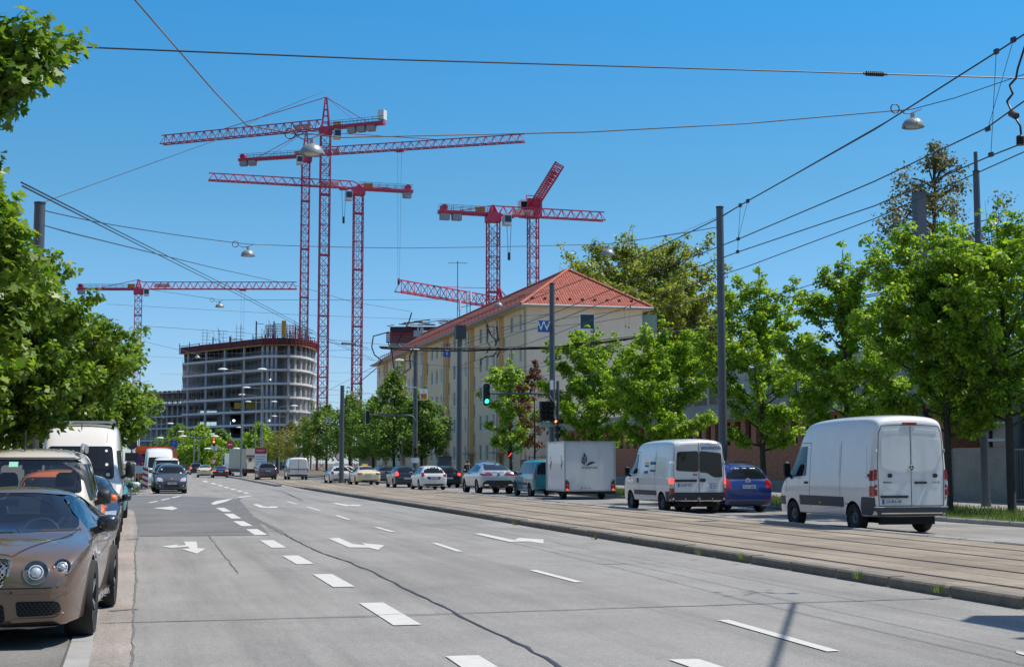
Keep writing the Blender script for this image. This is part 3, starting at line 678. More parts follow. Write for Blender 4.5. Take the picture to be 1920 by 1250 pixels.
# second core with climbing formwork behind the cream block
cf = thing('climbing_core', 'dark red climbing formwork on a concrete core behind the red roof', 'building', (0,0,0))
a, b = at_depth(722, 330), at_depth(842, 330); dv = (at_depth(760, 345)-at_depth(760, 330))
def zat(y, Zd): return CAMH+(868-y)*Zd/F*1.0
mb = MB(); mb.prism([(p.x,p.y) for p in (a+(b-a)*.07, b, b+dv, a+(b-a)*.07+dv)], 'z', 0, zat(630,330)); obj('core', mb, M_conc, cf)
mb = MB().use(M_red)
for k in range(5):
    z = zat(641-k*4.0, 330); mb.bar((a.x,a.y,z), (b.x,b.y,z), .25, .36)
mb.use(M_maroon); c0 = a+(b-a)*.06+dv*.1
mb.prism([(p.x,p.y) for p in (c0, b+dv*.1, b+dv, c0+dv)], 'z', zat(642,330), zat(611,330))
for k in range(16):
    mb.use(R.choice([M_red, M_red, M_yel, M_zinc])); p = a+(b-a)*R.random(); q = p+(b-a)*R.uniform(.1, .35); z = zat(R.uniform(602,612), 330); mb.bar((p.x,p.y,z), (q.x,q.y,z+R.uniform(-.3,.5)), .18)
obj('formwork', mb, None, cf)
mb = MB(); p = at_depth(787, 322); mb.lathe([(1.6,zat(632,322)), (1.6,zat(620,322)), (0,zat(619,322))], 20, (p.x,p.y,0))
for k in (-.6, .1, .5): mb.tube([(p.x+k,p.y,zat(620,322)), (p.x+k,p.y,zat(614,322))], .14, 6)
obj('vent_stack', mb, M_zinc, cf, 50)
# building glimpsed behind the left trees
lb = thing('left_house', 'pale plastered house with red roof hidden behind the left row of trees', 'building', (-15, 18, 0))
mb = MB(); mb.box(-9, 0, 0, 34, 0, 7.5); obj('wall', mb, M_plaster2, lb)
mb = MB(); mb.prism([(-9.6,7.5), (.6,7.5), (-4.5,11.5)], 'y', -.5, 34.5); obj('roof', mb, M('roof_plain_red', (.42,.12,.06), .8, var=.2, scale=2), lb)
for k in range(8):
    for z in (1.2, 4.5):
        f = MB(); f.box(-.05, .03, 2+k*4, 3.4+k*4, z, z+1.6); f = obj('window', f, M_frame, lb); p = MB(); p.box(.03, .04, 2.1+k*4, 3.3+k*4, z+.1, z+1.5); obj('pane', p, M_pane, f)
# ================================================================== TOWER CRANES
M_crane = M('crane_red', (.46, .03, .085), .5, var=.12, scale=.3)
M_block = M('counterweight', (.34,.335,.33), .8, var=.15, scale=.4)
M_cab = M('cab_white', (.72,.72,.70), .4)
def lattice(mb, p, q, w, h, n, ch=.17, br=.10, tri=False, up=Vector((0,0,1))):
    """trussed beam from p to q: chords, verticals and diagonals"""
    p, q = Vector(p), Vector(q); d = (q-p).normalized()
    s = d.cross(up); s = s.normalized() if s.length > 1e-3 else Vector((1,0,0)); u = s.cross(d).normalized()
    if tri: offs = [s*w/2, -s*w/2, u*h]
    else: offs = [s*w/2-u*h/2, -s*w/2-u*h/2, -s*w/2+u*h/2, s*w/2+u*h/2]
    k = len(offs)
    for o in offs: mb.bar(p+o, q+o, ch)
    for i in range(n):
        a, b = p+(q-p)*(i/n), p+(q-p)*((i+1)/n); m_ = (a+b)/2
        for j in range(k):
            o1, o2 = offs[j], offs[(j+1) % k]
            if tri:
                if j == 0: mb.bar(a+o1, b+o2 if i % 2 else b+o2, br*.8)
                else: base = o1 if j == 1 else o2; mb.bar(a+base, m_+offs[2], br); mb.bar(m_+offs[2], b+base, br)
            else:
                mb.bar(a+o1, b+o2, br); mb.bar(b+o1, a+o2, br) if i % 2 else None; mb.bar(b+o1, b+o2, br)
def crane(label, mast_px, Zd, mast_bot, mast_top_y, jib_y, tip, ctip, apex_y, mw=2.2, jh=2.0, cab=None, sign=True, weights=2, counter_h=None, hook=None, ties=True, base_z=0., head=None, cscale=1.0):
    """mast at photo column mast_px and depth Zd; jib and counter-jib horizontal at the height seen at jib_y"""
    P_ = at_depth(mast_px, Zd); zj = CAMH+(868-jib_y)*Zd/F; zt = zj-1.5; za = CAMH+(868-apex_y)*Zd/F
    c = thing('tower_crane', label, 'crane', (P_.x, P_.y, base_z), group='red tower cranes over the building site'); L = lambda v: Vector(v)-Vector((P_.x, P_.y, base_z))
    T = L((P_.x, P_.y, zj))
    mb = MB(); n = int((zt-base_z)/(mw*1.05)); lattice(mb, (0,0,0), (0,0,zt-base_z), mw, mw, n, ch=.24, br=.11)
    for k in range(3, n, 6): mb.box(-mw/2-.15, mw/2+.15, -mw/2-.15, mw/2+.15, k*(zt-base_z)/n-.12, k*(zt-base_z)/n+.12)
    obj('mast', mb, M_crane, c)
    lad = MB()
    for dx in (-.25, .25): lad.bar((dx, .3, 1), (dx, .3, zt-base_z-1), .07)
    for k in range(n): lad.box(-mw*.4, mw*.1, 0, mw*.4, k*(zt-base_z)/n+.1, k*(zt-base_z)/n+.16) if k % 3 == 0 else None
    obj('ladder', lad, M_zinc, c)
    a = L(G(tip[0], tip[1], zj)); b = L(G(ctip[0], ctip[1], zj))
    dj = (a-T).normalized(); dc = (b-T).normalized(); dc = -dj                # counter-jib in line with the jib
    lc = (b-T).length*cscale
    mb = MB(); n = max(8, int((a-T).length/2.3)); lattice(mb, T+dj*1.2, a, 1.6, jh, n, ch=.24, br=.12, tri=True); obj('jib', mb, M_crane, c)
    mb = MB(); e = T+dc*lc; mb.bar(T, e, 1.5, .75); s_ = dj.cross(Vector((0,0,1))); obj('counter_jib', mb, M_crane, c)
    hr = MB()
    for s in (-.9, .9):
        for zz in (.9, 1.5): hr.bar(T+s_*s+Vector((0,0,zz)), e+s_*s+Vector((0,0,zz)), .07)
        for k in range(int(lc/2)): q = T+dc*(2*k+1)+s_*s; hr.bar(q+Vector((0,0,.3)), q+Vector((0,0,1.5)), .07)
    obj('handrail', hr, M_dark, c)
    for k in range(weights):
        q = T+dc*(lc-1.4-k*2.6-(2 if weights > 2 else 0)); m_ = MB(); m_.bar(q-dc*1.0+Vector((0,0,-.7)), q+dc*1.0+Vector((0,0,-.7)), 1.4, 1.9); obj('counterweight', m_, M_block, c)
    if counter_h:
        q = T+dc*(lc-.6); m_ = MB(); m_.bar(q-dc*.8+Vector((0,0,counter_h)), q+dc*.8+Vector((0,0,counter_h)), 1.7, 2.3); obj('winch_house', m_, M_cab, c)
    else:
        q = T+dc*(lc-1.2); m_ = MB(); m_.tube([q-s_*.7+Vector((0,0,.9)), q+s_*.7+Vector((0,0,.9))], .75, 10); obj('winch', m_, M_crane, c)
    hd = MB(); hd.box(-1.5, 1.5, -1.5, 1.5, T.z-1.6, T.z+.2)
    ap = Vector((0,0,za-base_z))
    for sx in (-.9, .9):
        for sy in (-.9, .9): hd.bar((sx, sy, T.z), ap+Vector((sx*.15, sy*.15, 0)), .3)
    for k in range(1, 5):
        f = 1-k/5; z = T.z+(ap.z-T.z)*k/5
        for p, q in (((-.9,-.9), (.9,-.9)), ((.9,-.9), (.9,.9)), ((.9,.9), (-.9,.9)), ((-.9,.9), (-.9,-.9))): hd.bar((p[0]*f,p[1]*f,z), (q[0]*f,q[1]*f,z), .16)
    obj('tower_head', hd, M_crane, c)
    tb = MB()
    if ties:
        tb.bar(ap, T+(a-T)*.62+Vector((0,0,jh)), .14); tb.bar(ap, T+dc*lc*.72+Vector((0,0,.5)), .14); tb.bar(ap, T+dc*lc*.55+Vector((0,0,.5)), .07)
    else:
        tb.bar(T+dj*1.2+Vector((0,0,jh)), ap, .22); tb.bar(ap, T+dc*lc*.6+Vector((0,0,.5)), .16)
    obj('tie_bar', tb, M_crane, c)
    cx = Vector(cab or (1.6, -1.2, -2.2)); m_ = MB(); q = T+cx; m_.box(q.x-.8, q.x+.8, q.y-1, q.y+1, q.z-1.1, q.z+1.1); o = obj('cab', m_, M_cab, c)
    m_ = MB(); m_.box(q.x-.7, q.x+.7, q.y-1.06, q.y-1.002, q.z-.5, q.z+.9); obj('cab_window', m_, M_pane_d, o)
    right = Vector((math.cos(YAW), -math.sin(YAW), 0))
    if sign:
        side = 1 if dj.dot(right) > 0 else -1
        m_ = MB(); q = T+dj*7+Vector((0,0,jh*.55))-s_*side*.95; m_.bar(q-dj*2.4, q+dj*2.4, .06, 1.25); o = obj('sign_board', m_, M('sign_grey', (.50,.50,.48), .6), c)
        n_ = s_*side*-1; text_obj('lettering', 'WOLFF', 1.25, q+n_*.06, dj*side, (0,0,1), M('sign_black', (.02,.02,.02), .6), o, .02)
        m_ = MB(); q = T+dc*2.6+Vector((0,0,1.0))-s_*side*.95; m_.bar(q-dc*1.1, q+dc*1.1, .06, 1.5); o = obj('company_board', m_, M('sign_yellow', (.55,.50,.05), .6), c)
        m_ = MB(); m_.bar(q-dc*.85+n_*.05+Vector((0,0,-.1)), q+dc*.85+n_*.05+Vector((0,0,-.1)), .03, .45)
        for k in range(4): z_ = q-dc*(-.7+.47*k)+n_*.05; m_.bar(z_+Vector((0,0,-.55)), z_+Vector((0,0,.5)), .2, .03)
        obj('board_mark', m_, M('sign_black', (.02,.02,.02), .6), o)
    if hook:
        f, drop = hook; q = T+(a-T)*f; m_ = MB(); m_.bar(q-dj*1-Vector((0,0,.35)), q+dj*1-Vector((0,0,.35)), 1.5, .35); o = obj('trolley', m_, M_crane, c)
        m_ = MB()
        for s in (-.55, .55): m_.bar(q+dj*s, q+dj*s*.4-Vector((0,0,drop)), .05 if drop > 20 else .09)
        obj('hoist_rope', m_, M('rope_grey', (.12,.13,.15), .6), c)
        m_ = MB(); m_.bar(q-Vector((0,0,drop)), q-Vector((0,0,drop+1.6)), .5, .5); obj('hook_block', m_, M_dark, c)
    return c
def tilt(c, ax): pass
crane('tall red tower crane with pointed head and white box on its counter-jib', 603, 336, 770, 240, 233, (303,271), (722,213), 172, mw=2.25, jh=2.3, cab=(2.6,-1.5,-1.6), weights=3, counter_h=1.9, cscale=.73)
crane('red tower crane rising from the shell roof, its jib stretched far right', 566, 375, 635, 300, 286, (983,266), (434,290), 238, mw=2.0, jh=2.0, base_z=26, weights=2, hook=(.44,34), cab=(-1.8,-1,-1.5))
crane('red flat-top tower crane whose jib points left and slopes up, hook block hanging', 667, 338, 735, 372, 349, (391,338), (773,360), 341, mw=2.15, jh=1.7, weights=1, ties=False, hook=(.10,7), cab=(-2.6,-1.6,-2.2))
crane('red flat-top tower crane with large pale weights and white cab behind the red roof', 924, 300, 600, 412, 399, (1133,414), (834,392), 381, mw=2.35, jh=1.9, weights=2, ties=False, hook=(.14,8), cab=(2.6,-1.8,-1.4))
crane('distant red tower crane at the left, half hidden by the trees', 252, 440, 640, 552, 541, (556,542), (140,536), 523, mw=2.1, jh=2.2, weights=1, ties=False, hook=(.66,22), cab=(2.4,-1.6,-1.2))
crane('red tower crane behind the cream block showing only its long sloping jib', 936, 318, 620, 590, 577, (746,546), (990,585), 540, mw=2.0, jh=2.4, weights=1, ties=True, sign=False)
# luffing crane seen almost end on
P_ = at_depth(1000, 322)
lc_ = thing('luffing_crane', 'red luffing crane with raised jib seen nearly end on', 'crane', (P_.x, P_.y, 0), group='red tower cranes over the building site')
zt = CAMH+(868-405)*322/F; mb = MB(); lattice(mb, (0,0,0), (0,0,zt), 2.1, 2.1, 25, ch=.24, br=.11); obj('mast', mb, M_crane, lc_)
mb = MB(); mb.box(-1.7, 1.7, -1.7, 1.7, zt, zt+4.2); mb.box(-2.4, 1.2, -1.0, 3.5, zt+.4, zt+1.4); obj('slewing_platform', mb, M_crane, lc_)
mb = MB(); mb.box(-3.3, -1.75, -1.5, 1.2, zt+.6, zt+3.8); obj('cab', mb, M_cab, lc_); mb = MB(); mb.box(-3.2, -1.85, -1.56, -1.501, zt+1.2, zt+3.4); obj('cab_window', mb, M_pane_d, lc_)
e = atY(1045, 315, P_.y-30)-Vector((P_.x, P_.y, 0)); mb = MB(); lattice(mb, (.3,-.5,zt+3.2), e, 1.9, 1.9, 20, ch=.28, br=.13, up=Vector((0,1,0))); obj('luffing_jib', mb, M_crane, lc_)
mb = MB(); mb.bar((-1,1.5,zt+3), (-1,2,zt+5.5), .2); mb.bar((1,1.5,zt+3), (1,2,zt+5.5), .2); mb.bar((-1,2,zt+5.5), (1,2,zt+5.5), .2); obj('a_frame', mb, M_crane, lc_)
# ================================================================== TREES
M_bark = M('bark', (.055, .045, .035), .95, var=.4, scale=9, bump=.6, bscale=14)
LF_maple = leafmat('leaf_maple', (.085,.18,.016), (.35,.46,.055), .54, .42)
LF_left = leafmat('leaf_left', (.06,.135,.016), (.25,.33,.05), .46, .42)
LF_dark = leafmat('leaf_far', (.065,.145,.024), (.20,.28,.055), .48, .5)
LF_poplar = leafmat('leaf_poplar', (.11,.145,.028), (.32,.345,.075), .48, .45)
LF_bronze = leafmat('leaf_bronze', (.10,.03,.02), (.22,.09,.05), .4, .5)
LF_olive = leafmat('leaf_olive', (.14,.14,.03), (.26,.24,.06), .45, .5)
LF_robinia = leafmat('leaf_robinia', (.06,.06,.028), (.15,.135,.05), .4, .5)
STAR = np.array([(0,0),(.30,-.08),(.62,.10),(.40,.32),(.46,.62),(.20,.56),(0,1.0),(-.20,.56),(-.46,.62),(-.40,.32),(-.62,.10),(-.30,-.08)])
RHOMB = np.array([(0,0),(.42,.34),(.0,1.0),(-.42,.34)])
def leaves_mesh(name, C_, rad, nl, size, star, mat, rs, flat=.8, out=.6):
    """nl leaves spread through the clusters C_ (n x 3) of radius rad"""
    wgt = rad**1.8; idx = rs.choice(len(C_), nl, p=wgt/wgt.sum())
    u = rs.normal(size=(nl, 3)); u /= np.linalg.norm(u, axis=1)[:, None]
    p = C_[idx]+u*(rad[idx]*rs.rand(nl)**.55)[:, None]*np.array([1, 1, flat])
    nrm = u*out+rs.normal(size=(nl, 3))*.55+np.array([0, 0, .75]); nrm /= np.linalg.norm(nrm, axis=1)[:, None]
    t = rs.normal(size=(nl, 3))+u*.5-np.array([0, 0, .55]); t -= nrm*(t*nrm).sum(1)[:, None]; t /= np.linalg.norm(t, axis=1)[:, None]
    s = np.cross(nrm, t); sz = size*rs.uniform(.6, 1.25, nl); shp = STAR if star else RHOMB; k = len(shp)
    v = np.empty((nl, k, 3)); curl = rs.uniform(-.25, .12, nl)
    for i, (a, b) in enumerate(shp):
        v[:, i] = p+s*(a*sz)[:, None]+t*(b*sz)[:, None]+nrm*((curl*(b-.3)**2+.16*abs(a))*sz)[:, None]
    return raw_mesh(name, v.reshape(-1, 3), np.arange(nl*k).reshape(nl, k), mat)
def tree(name, label, pos, H, cb, rx, nclus, nl, lsize, mat, seed, shoots=0, star=False, ry=None, prof=.75, crad=(.16, .3), group=None, trunk_r=None, lean=0., top=.35, cat='tree', hollow=.45, limbs=14):
    rs = np.random.RandomState(seed); r_ = random.Random(seed); ry = ry or rx
    t = rs.rand(nclus)**.9; f = np.sin(PI*np.clip(t*(1-.06)+.06, 0, 1)**prof)**.65; f = np.maximum(f, .12)
    f *= (1-(1-top)*np.clip((t-.55)/.45, 0, 1)**1.4)
    a = rs.rand(nclus)*2*PI; lob = 1+.16*np.sin(3*a+seed)+.12*np.sin(5*a+7*t+seed*2)
    rr = f*lob*rs.rand(nclus)**hollow
    C_ = np.c_[np.cos(a)*rr*rx+lean*t, np.sin(a)*rr*ry, cb+(H-cb)*t*.94]
    rad = rs.uniform(crad[0], crad[1], nclus)*rx*(.55+.45*f)
    for k in range(shoots):
        a = r_.uniform(0, 2*PI); d = r_.uniform(.15, .62)*rx; z0_ = cb+(H-cb)*r_.uniform(.5, .7); z1_ = H*r_.uniform(.9, 1.06) if k else H*1.04
        for i in range(9):
            s = i/8; C_ = np.vstack([C_, [math.cos(a)*d*(1+.15*s)+r_.uniform(-.08,.08), math.sin(a)*d*(1+.15*s)+r_.uniform(-.08,.08), z0_+(z1_-z0_)*s]]); rad = np.append(rad, rx*.15*(1.1-.72*s))
    root = thing(name, label, cat, pos, 0, group)
    link('crown', leaves_mesh('crown', C_, rad, nl, lsize, star, mat, rs), root)
    mb = MB(); tr = trunk_r or H*.014; tips = [(0,0,-.1)]
    pts = [(0,0,-.1), (0,0,.15), (r_.uniform(-.05,.05), r_.uniform(-.05,.05), cb*.5), (lean*.1, 0, cb), (lean*.4+r_.uniform(-.2,.2), r_.uniform(-.2,.2), cb+(H-cb)*.45), (lean*.8+r_.uniform(-.2,.2), r_.uniform(-.2,.2), cb+(H-cb)*.86)]
    mb.tube(pts, [tr*1.35, tr*1.05, tr, tr*.92, tr*.5, tr*.1], 10)
    order = rs.permutation(nclus)[:limbs]
    for i in order:
        c = Vector(C_[i]); zb = max(cb*.85, min(c.z-.35*math.hypot(c.x, c.y)-.3, cb+(H-cb)*.7)); k = (zb-cb)/(H-cb) if zb > cb else 0
        b = Vector((lean*k, 0, zb)); m_ = b+(c-b)*.5+Vector((r_.uniform(-.15,.15), r_.uniform(-.15,.15), .12*(c-b).length*.5))
        mb.tube([b, b+(m_-b)*.5+Vector((0,0,.03)), m_, c], [tr*.42*(1-k*.6), tr*.33*(1-k*.6), tr*.22, tr*.06], 6)
    obj('trunk', mb, M_bark, root, 60)
    return root
def maple(name, label, pos, H, cb, rx, nb, nl, lsize, mat, seed, star=False, group=None, trunk_r=.13, shoots=3, rise=1.0, spread=1.0, dense=1.0, cat='tree', extra=()):
    """crown carried by ascending limbs: leaf clusters sit along each limb and its side twigs, so gaps and upright shoots appear by themselves"""
    r_ = random.Random(seed); rs = np.random.RandomState(seed); root = thing(name, label, cat, pos, 0, group); C_ = []; rad = []; mb = MB(); tr = trunk_r
    wob = [r_.uniform(-.12, .12) for _ in range(4)]
    def axis(z): k = max(0, z-cb)/(H-cb); return Vector((wob[0]*k*2, wob[1]*k*2, z))
    mb.tube([(0,0,-.1), (0,0,.12), (wob[2]*.3, wob[3]*.3, cb*.5), axis(cb), axis(cb+(H-cb)*.4), axis(cb+(H-cb)*.75), axis(H*.97)], [tr*1.4, tr*1.05, tr, tr*.9, tr*.6, tr*.3, tr*.06], 10)
    def limb(b, tip, n, r0, c0, c1, start):
        m_ = b.lerp(tip, .55); m_ += Vector((r_.uniform(-.1,.1), r_.uniform(-.1,.1), -.10*(tip-b).length))
        P_ = [b, b.lerp(m_, .5)+Vector((0,0,-.03)), m_, m_.lerp(tip, .5)+Vector((0,0,.02)), tip]; mb.tube(P_, [r0, r0*.8, r0*.55, r0*.35, r0*.12], 5)
        for i in range(n):
            s_ = start+(1-start)*(i+r_.uniform(.1,.9))/n; q = (1-s_)**2*b+2*s_*(1-s_)*m_+s_*s_*tip; j = c0*.55
            C_.append((q.x+r_.uniform(-j,j), q.y+r_.uniform(-j,j), q.z+r_.uniform(-j,j)*.7)); rad.append((c0+(c1-c0)*s_)*r_.uniform(.75,1.2))
        return m_
    for k in range(nb):
        t = (k+.5)/nb; z = cb*.92+(H*.80-cb)*t**1.05; az = k*2.39996+r_.uniform(-.35,.35)
        L = rx*(1.0-.62*t**1.5)*r_.uniform(.72, 1.1)*(.72+.55*min(1, t*4)); up = L*rise*r_.uniform(.42, .85)*(1+.7*t)
        b = axis(z); tip = b+Vector((math.cos(az)*L, math.sin(az)*L, up)); tip.z = min(tip.z, H*r_.uniform(.93,1.0))
        m_ = limb(b, tip, max(3, int(L*3.2*dense)), tr*.42*(1-.6*t), .40*spread, .24*spread, .25)
        for q in range(3):
            s_ = r_.uniform(.35, .85); o = b.lerp(tip, s_); a2 = az+r_.choice((-1,1))*r_.uniform(.5, 1.2); l2 = L*r_.uniform(.28, .5); limb(o, o+Vector((math.cos(a2)*l2, math.sin(a2)*l2, l2*r_.uniform(.05, .75))), max(2, int(l2*3.2*dense)), tr*.16, .36*spread, .22*spread, .2)
    for k in range(shoots):
        az = r_.uniform(0, 2*PI); d = rx*r_.uniform(.1, .5) if k else 0; zt = H*(1.0 if k == 0 else r_.uniform(.88, .99)); z0_ = cb+(H-cb)*r_.uniform(.5,.68)
        b = axis(z0_)+Vector((math.cos(az)*d*.6, math.sin(az)*d*.6, 0)); tip = Vector((b.x+math.cos(az)*d*.5, b.y+math.sin(az)*d*.5, zt)); limb(b, tip, max(5, int((zt-z0_)*3.4)), tr*.2, .36*spread, .13*spread, 0)
    for tip in extra:
        tip = Vector(tip)-Vector(pos); limb(axis(max(cb*.9, tip.z-1.5)), tip, 9, tr*.3, .34*spread, .24*spread, .3)
        for q in range(3): o = axis(max(cb*.9, tip.z-1.5)).lerp(tip, .6+.15*q); limb(o, tip+Vector((r_.uniform(-.35,.25), r_.uniform(-.5,.5), r_.uniform(-.35,.3))), 4, tr*.12, .3*spread, .22*spread, .3)
    n = max(4, int((H-cb)*2*dense))
    for i in range(n):
        q = axis(cb+.5+(H*.92-cb-.5)*i/n); C_.append((q.x+r_.uniform(-.3,.3), q.y+r_.uniform(-.3,.3), q.z)); rad.append(.42*spread*(1-.4*i/n))
    link('crown', leaves_mesh('crown', np.array(C_), np.array(rad), nl, lsize, star, mat, rs, flat=.72), root); obj('trunk', mb, M_bark, root, 60); return root
MG = 'street maples along the right verge'
def onX(px, X): d = ray(px, 868); return (X, X*d.y/d.x, .12)
for (px, H, cb, rx, nb, nl, ls, sh, seed, lab) in ((1430, 9.9, 2.1, 2.55, 26, 26000, .145, 4, 11, 'young maple just left of the silver white van, upright shoots above its crown'), (1590, 9.6, 2.1, 2.5, 26, 26000, .145, 4, 12, 'slim pointed maple directly behind the roof of the nearest white van'),
        (1778, 9.7, 2.5, 2.9, 30, 34000, .145, 4, 13, 'broad tall maple at the rear corner of the nearest white van beside the gate block'), (1240, 8.9, 2.0, 2.85, 28, 29000, .155, 2, 15, 'round bright maple above the white carpenter van'), (1116, 9.4, 2.1, 2.85, 28, 28000, .165, 3, 16, 'wide leafy maple above the white box trailer'), (957, 9.3, 2.3, 2.1, 18, 8500, .2, 3, 17, 'slender maple under the green traffic light in front of the cream block')):
    maple('maple_tree', lab, onX(px, 25), H, cb, rx, nb, nl, ls, LF_maple, seed, group=MG, trunk_r=.12, shoots=sh, spread=1.0 if seed in (11, 12) else 1.1)
maple('maple_tree', 'nearest right-hand maple, cut off by the frame edge beside the gate block', (26.3, 38.8, .12), 9.9, 2.8, 3.0, 30, 34000, .135, LF_maple, 14, group=MG, shoots=3)
tree('bronze_tree', 'thin young tree with sparse bronze red leaves beside the signal mast', onX(1003, 25.5), 8.6, 2.6, 1.6, 90, 2600, .17, LF_bronze, 18, trunk_r=.07, crad=(.12,.22), limbs=26)
for px, Y, H, rx, sd_, lab, mt in ((790, 121, 8.2, 2.3, 21, 'dark maple beside the mast with the orange number sign', LF_dark), (738, 124, 10.0, 3.0, 22, 'tall dark maple with two shoots in front of the far facade', LF_dark), (700, 138, 8.3, 3.1, 23, 'rounded dark maple behind the cream taxi', LF_dark),
        (655, 150, 9.0, 3.4, 24, 'dark maple right of the grey tram mast', LF_dark), (612, 165, 8.6, 3.2, 25, 'dark maple left of the grey tram mast', LF_dark), (570, 190, 8.0, 3.0, 26, 'olive thin leaved tree right of the white delivery van', LF_olive), (545, 215, 8.0, 3.2, 27, 'olive thin leaved tree above the white delivery van', LF_olive), (520, 235, 7.0, 3.0, 31, 'farther small olive tree left of the white delivery van', LF_olive)):
    q = atY(px, 868, Y); tree('street_tree', lab, (q.x, q.y, .1), H, 2.2, rx, 150, 7500 if mt is LF_dark else 3200, .26, mt, sd_, shoots=2 if mt is LF_dark else 0, group='trees before the far facade', trunk_r=.13)
for px, Y, H, rx, sd_, lab in ((335, 300, 10, 6, 41, 'dark rounded tree at the left foot of the concrete shell'), (378, 270, 9.0, 4.6, 42, 'green tree behind the red traffic light'), (413, 290, 8.5, 4.5, 43, 'dark tree right of the red traffic light'), (487, 280, 10, 4.2, 44, 'bright green tree below the shell, behind the red and white sign')):
    q = atY(px, 868, Y); tree('far_tree', lab, (q.x, q.y, 0), H, 1.5, rx, 110, 4200, .5, LF_dark if sd_ in (41, 43) else LF_maple, sd_, group='trees at the foot of the shell', trunk_r=.2)
# tall trees behind the cream block and beside it
q = atY(1190, 868, 152); maple('poplar_tree', 'big old broadleaf tree towering behind the red roof', (q.x, q.y, 0), 28.5, 5, 11.6, 64, 90000, .36, LF_poplar, 51, trunk_r=.55, shoots=5, rise=.7, spread=2.9, dense=.75)
q = atY(1285, 868, 128); maple('poplar_tree', 'tall broadleaf tree right of the cream block', (q.x, q.y, 0), 21.5, 4, 6.4, 36, 36000, .3, LF_poplar, 52, trunk_r=.4, shoots=4, rise=.8, spread=2.0, dense=.7)
q = atY(1765, 868, 88); tree('robinia_tree', 'tall airy tree with sparse brownish foliage behind the thick mast', (q.x, q.y, 0), 25.0, 12, 5.4, 130, 8500, .22, LF_robinia, 53, trunk_r=.3, crad=(.14,.22), limbs=60, hollow=.6, top=.75)
q = atY(1690, 868, 92); tree('robinia_tree', 'airy brownish tree below and left of the thick mast', (q.x, q.y, 0), 16.0, 5, 4.4, 100, 4600, .22, LF_robinia, 54, trunk_r=.25, crad=(.14,.22), limbs=50, hollow=.6)
q = atY(1420, 868, 100); tree('garden_tree', 'bushy tree in the yard behind the brick hall', (q.x+22, q.y, 0), 11, 3, 5, 130, 8000, .3, LF_maple, 55)
LG = 'maples along the left parking row'
for i, (X, Y, H, rx, cb, nb, nl, ls, lab, sh) in enumerate(((-3.95, 16.0, 6.6, 1.5, 3.0, 24, 27000, .11, 'nearest left maple whose lobed leaves reach into the top corner', 2), (-4.2, 24.5, 7.0, 2.3, 1.8, 40, 44000, .14, 'second left maple above the champagne van', 3), (-3.1, 32.5, 6.8, 2.0, 2.1, 36, 38000, .145, 'left maple with a tall leafy shoot above the white high-roof van', 3), (-2.75, 41.5, 6.1, 2.55, 2.5, 38, 36000, .155, 'dense left maple behind the white high-roof van', 2), (-2.0, 51.0, 5.5, 2.7, 1.8, 36, 30000, .165, 'last left maple before the side street', 0), (-6.6, 29.0, 6.6, 3.2, 1.2, 34, 22000, .17, 'left maple of the second row, deep behind the parked vans', 1))):
    maple('maple_tree', lab, (X, Y, 0), H, cb, rx, nb, nl, ls, LF_left, 60+i, star=(i < 2), extra=[atY(x, y, 15.6) for x, y in ((78,66), (58,92), (36,110), (22,135), (-5,170), (-30,110), (-25,320), (0,350), (-10,400), (30,420), (10,480))] if i == 0 else (), group=LG, trunk_r=.15, shoots=sh, rise=.8, dense=1.35, spread=1.12)
q = G(255, 920); maple('maple_tree', 'low yellow green maple beyond the side street, over the parked vans', (-3.2, 96, .1), 6.4, 1.5, 3.0, 24, 8000, .2, LF_maple, 71, group=LG)

# clipped hedge behind the left pavement
rs = np.random.RandomState(5); nC = 700; hc = np.c_[rs.uniform(-.6, .6, nC), rs.uniform(0, 42, nC), rs.uniform(.3, 3.6, nC)]; hr_ = rs.uniform(.28, .42, nC)
t = thing('hedge', 'dense leafy hedge along the back of the left pavement', 'hedge', (-8.2, 13, 0)); link('foliage', leaves_mesh('foliage', hc, hr_, 26000, .16, False, LF_left, rs), t)
mb = MB(); mb.box(-.35, .35, .3, 41.7, 0, 3.2); obj('stems', mb, M_bark, t)
# ================================================================== VEHICLES
M_tyre = M('tyre', (.018,.018,.018), .85, var=.3, scale=12)
M_well = M('wheel_well', (.008,.008,.009), .9)
M_alloy = M('alloy', (.42,.43,.45), .3, metal=.8)
M_steelrim = M('steel_rim', (.14,.14,.145), .5, metal=.3)
M_alloyd = M('alloy_dark', (.03,.03,.033), .35, metal=.6)
M_glass = M('car_glass', (.010,.014,.018), .03, spec=.4)
M_trim = M('plastic_trim', (.022,.024,.028), .55, var=.1, scale=6)
M_trimg = M('plastic_trim_grey', (.055,.06,.07), .6, var=.1, scale=6)
M_gap = M('panel_gap', (.015,.015,.016), .8)
M_chrome = M('chrome', (.75,.76,.78), .08, metal=1)
M_red = MATS['formwork_red']
M_lred = M('lamp_red', (.30,.008,.012), .15, coat=1, var=.25, scale=25)
M_lredlit = M('lamp_red_lit', (.95,.06,.04), .2, emit=1.6)
M_lamb = M('lamp_amber', (.55,.16,.02), .2, coat=1)
M_lclear = M('lamp_clear', (.50,.53,.58), .12, coat=1, metal=.3, var=.3, scale=20)
M_plate = M('plate_white', (.62,.63,.62), .5)
M_plateb = M('plate_blue', (.02,.07,.40), .5)
M_ink = M('plate_ink', (.012,.012,.012), .6)
M_seat = M('seat_fabric', (.022,.022,.026), .85)
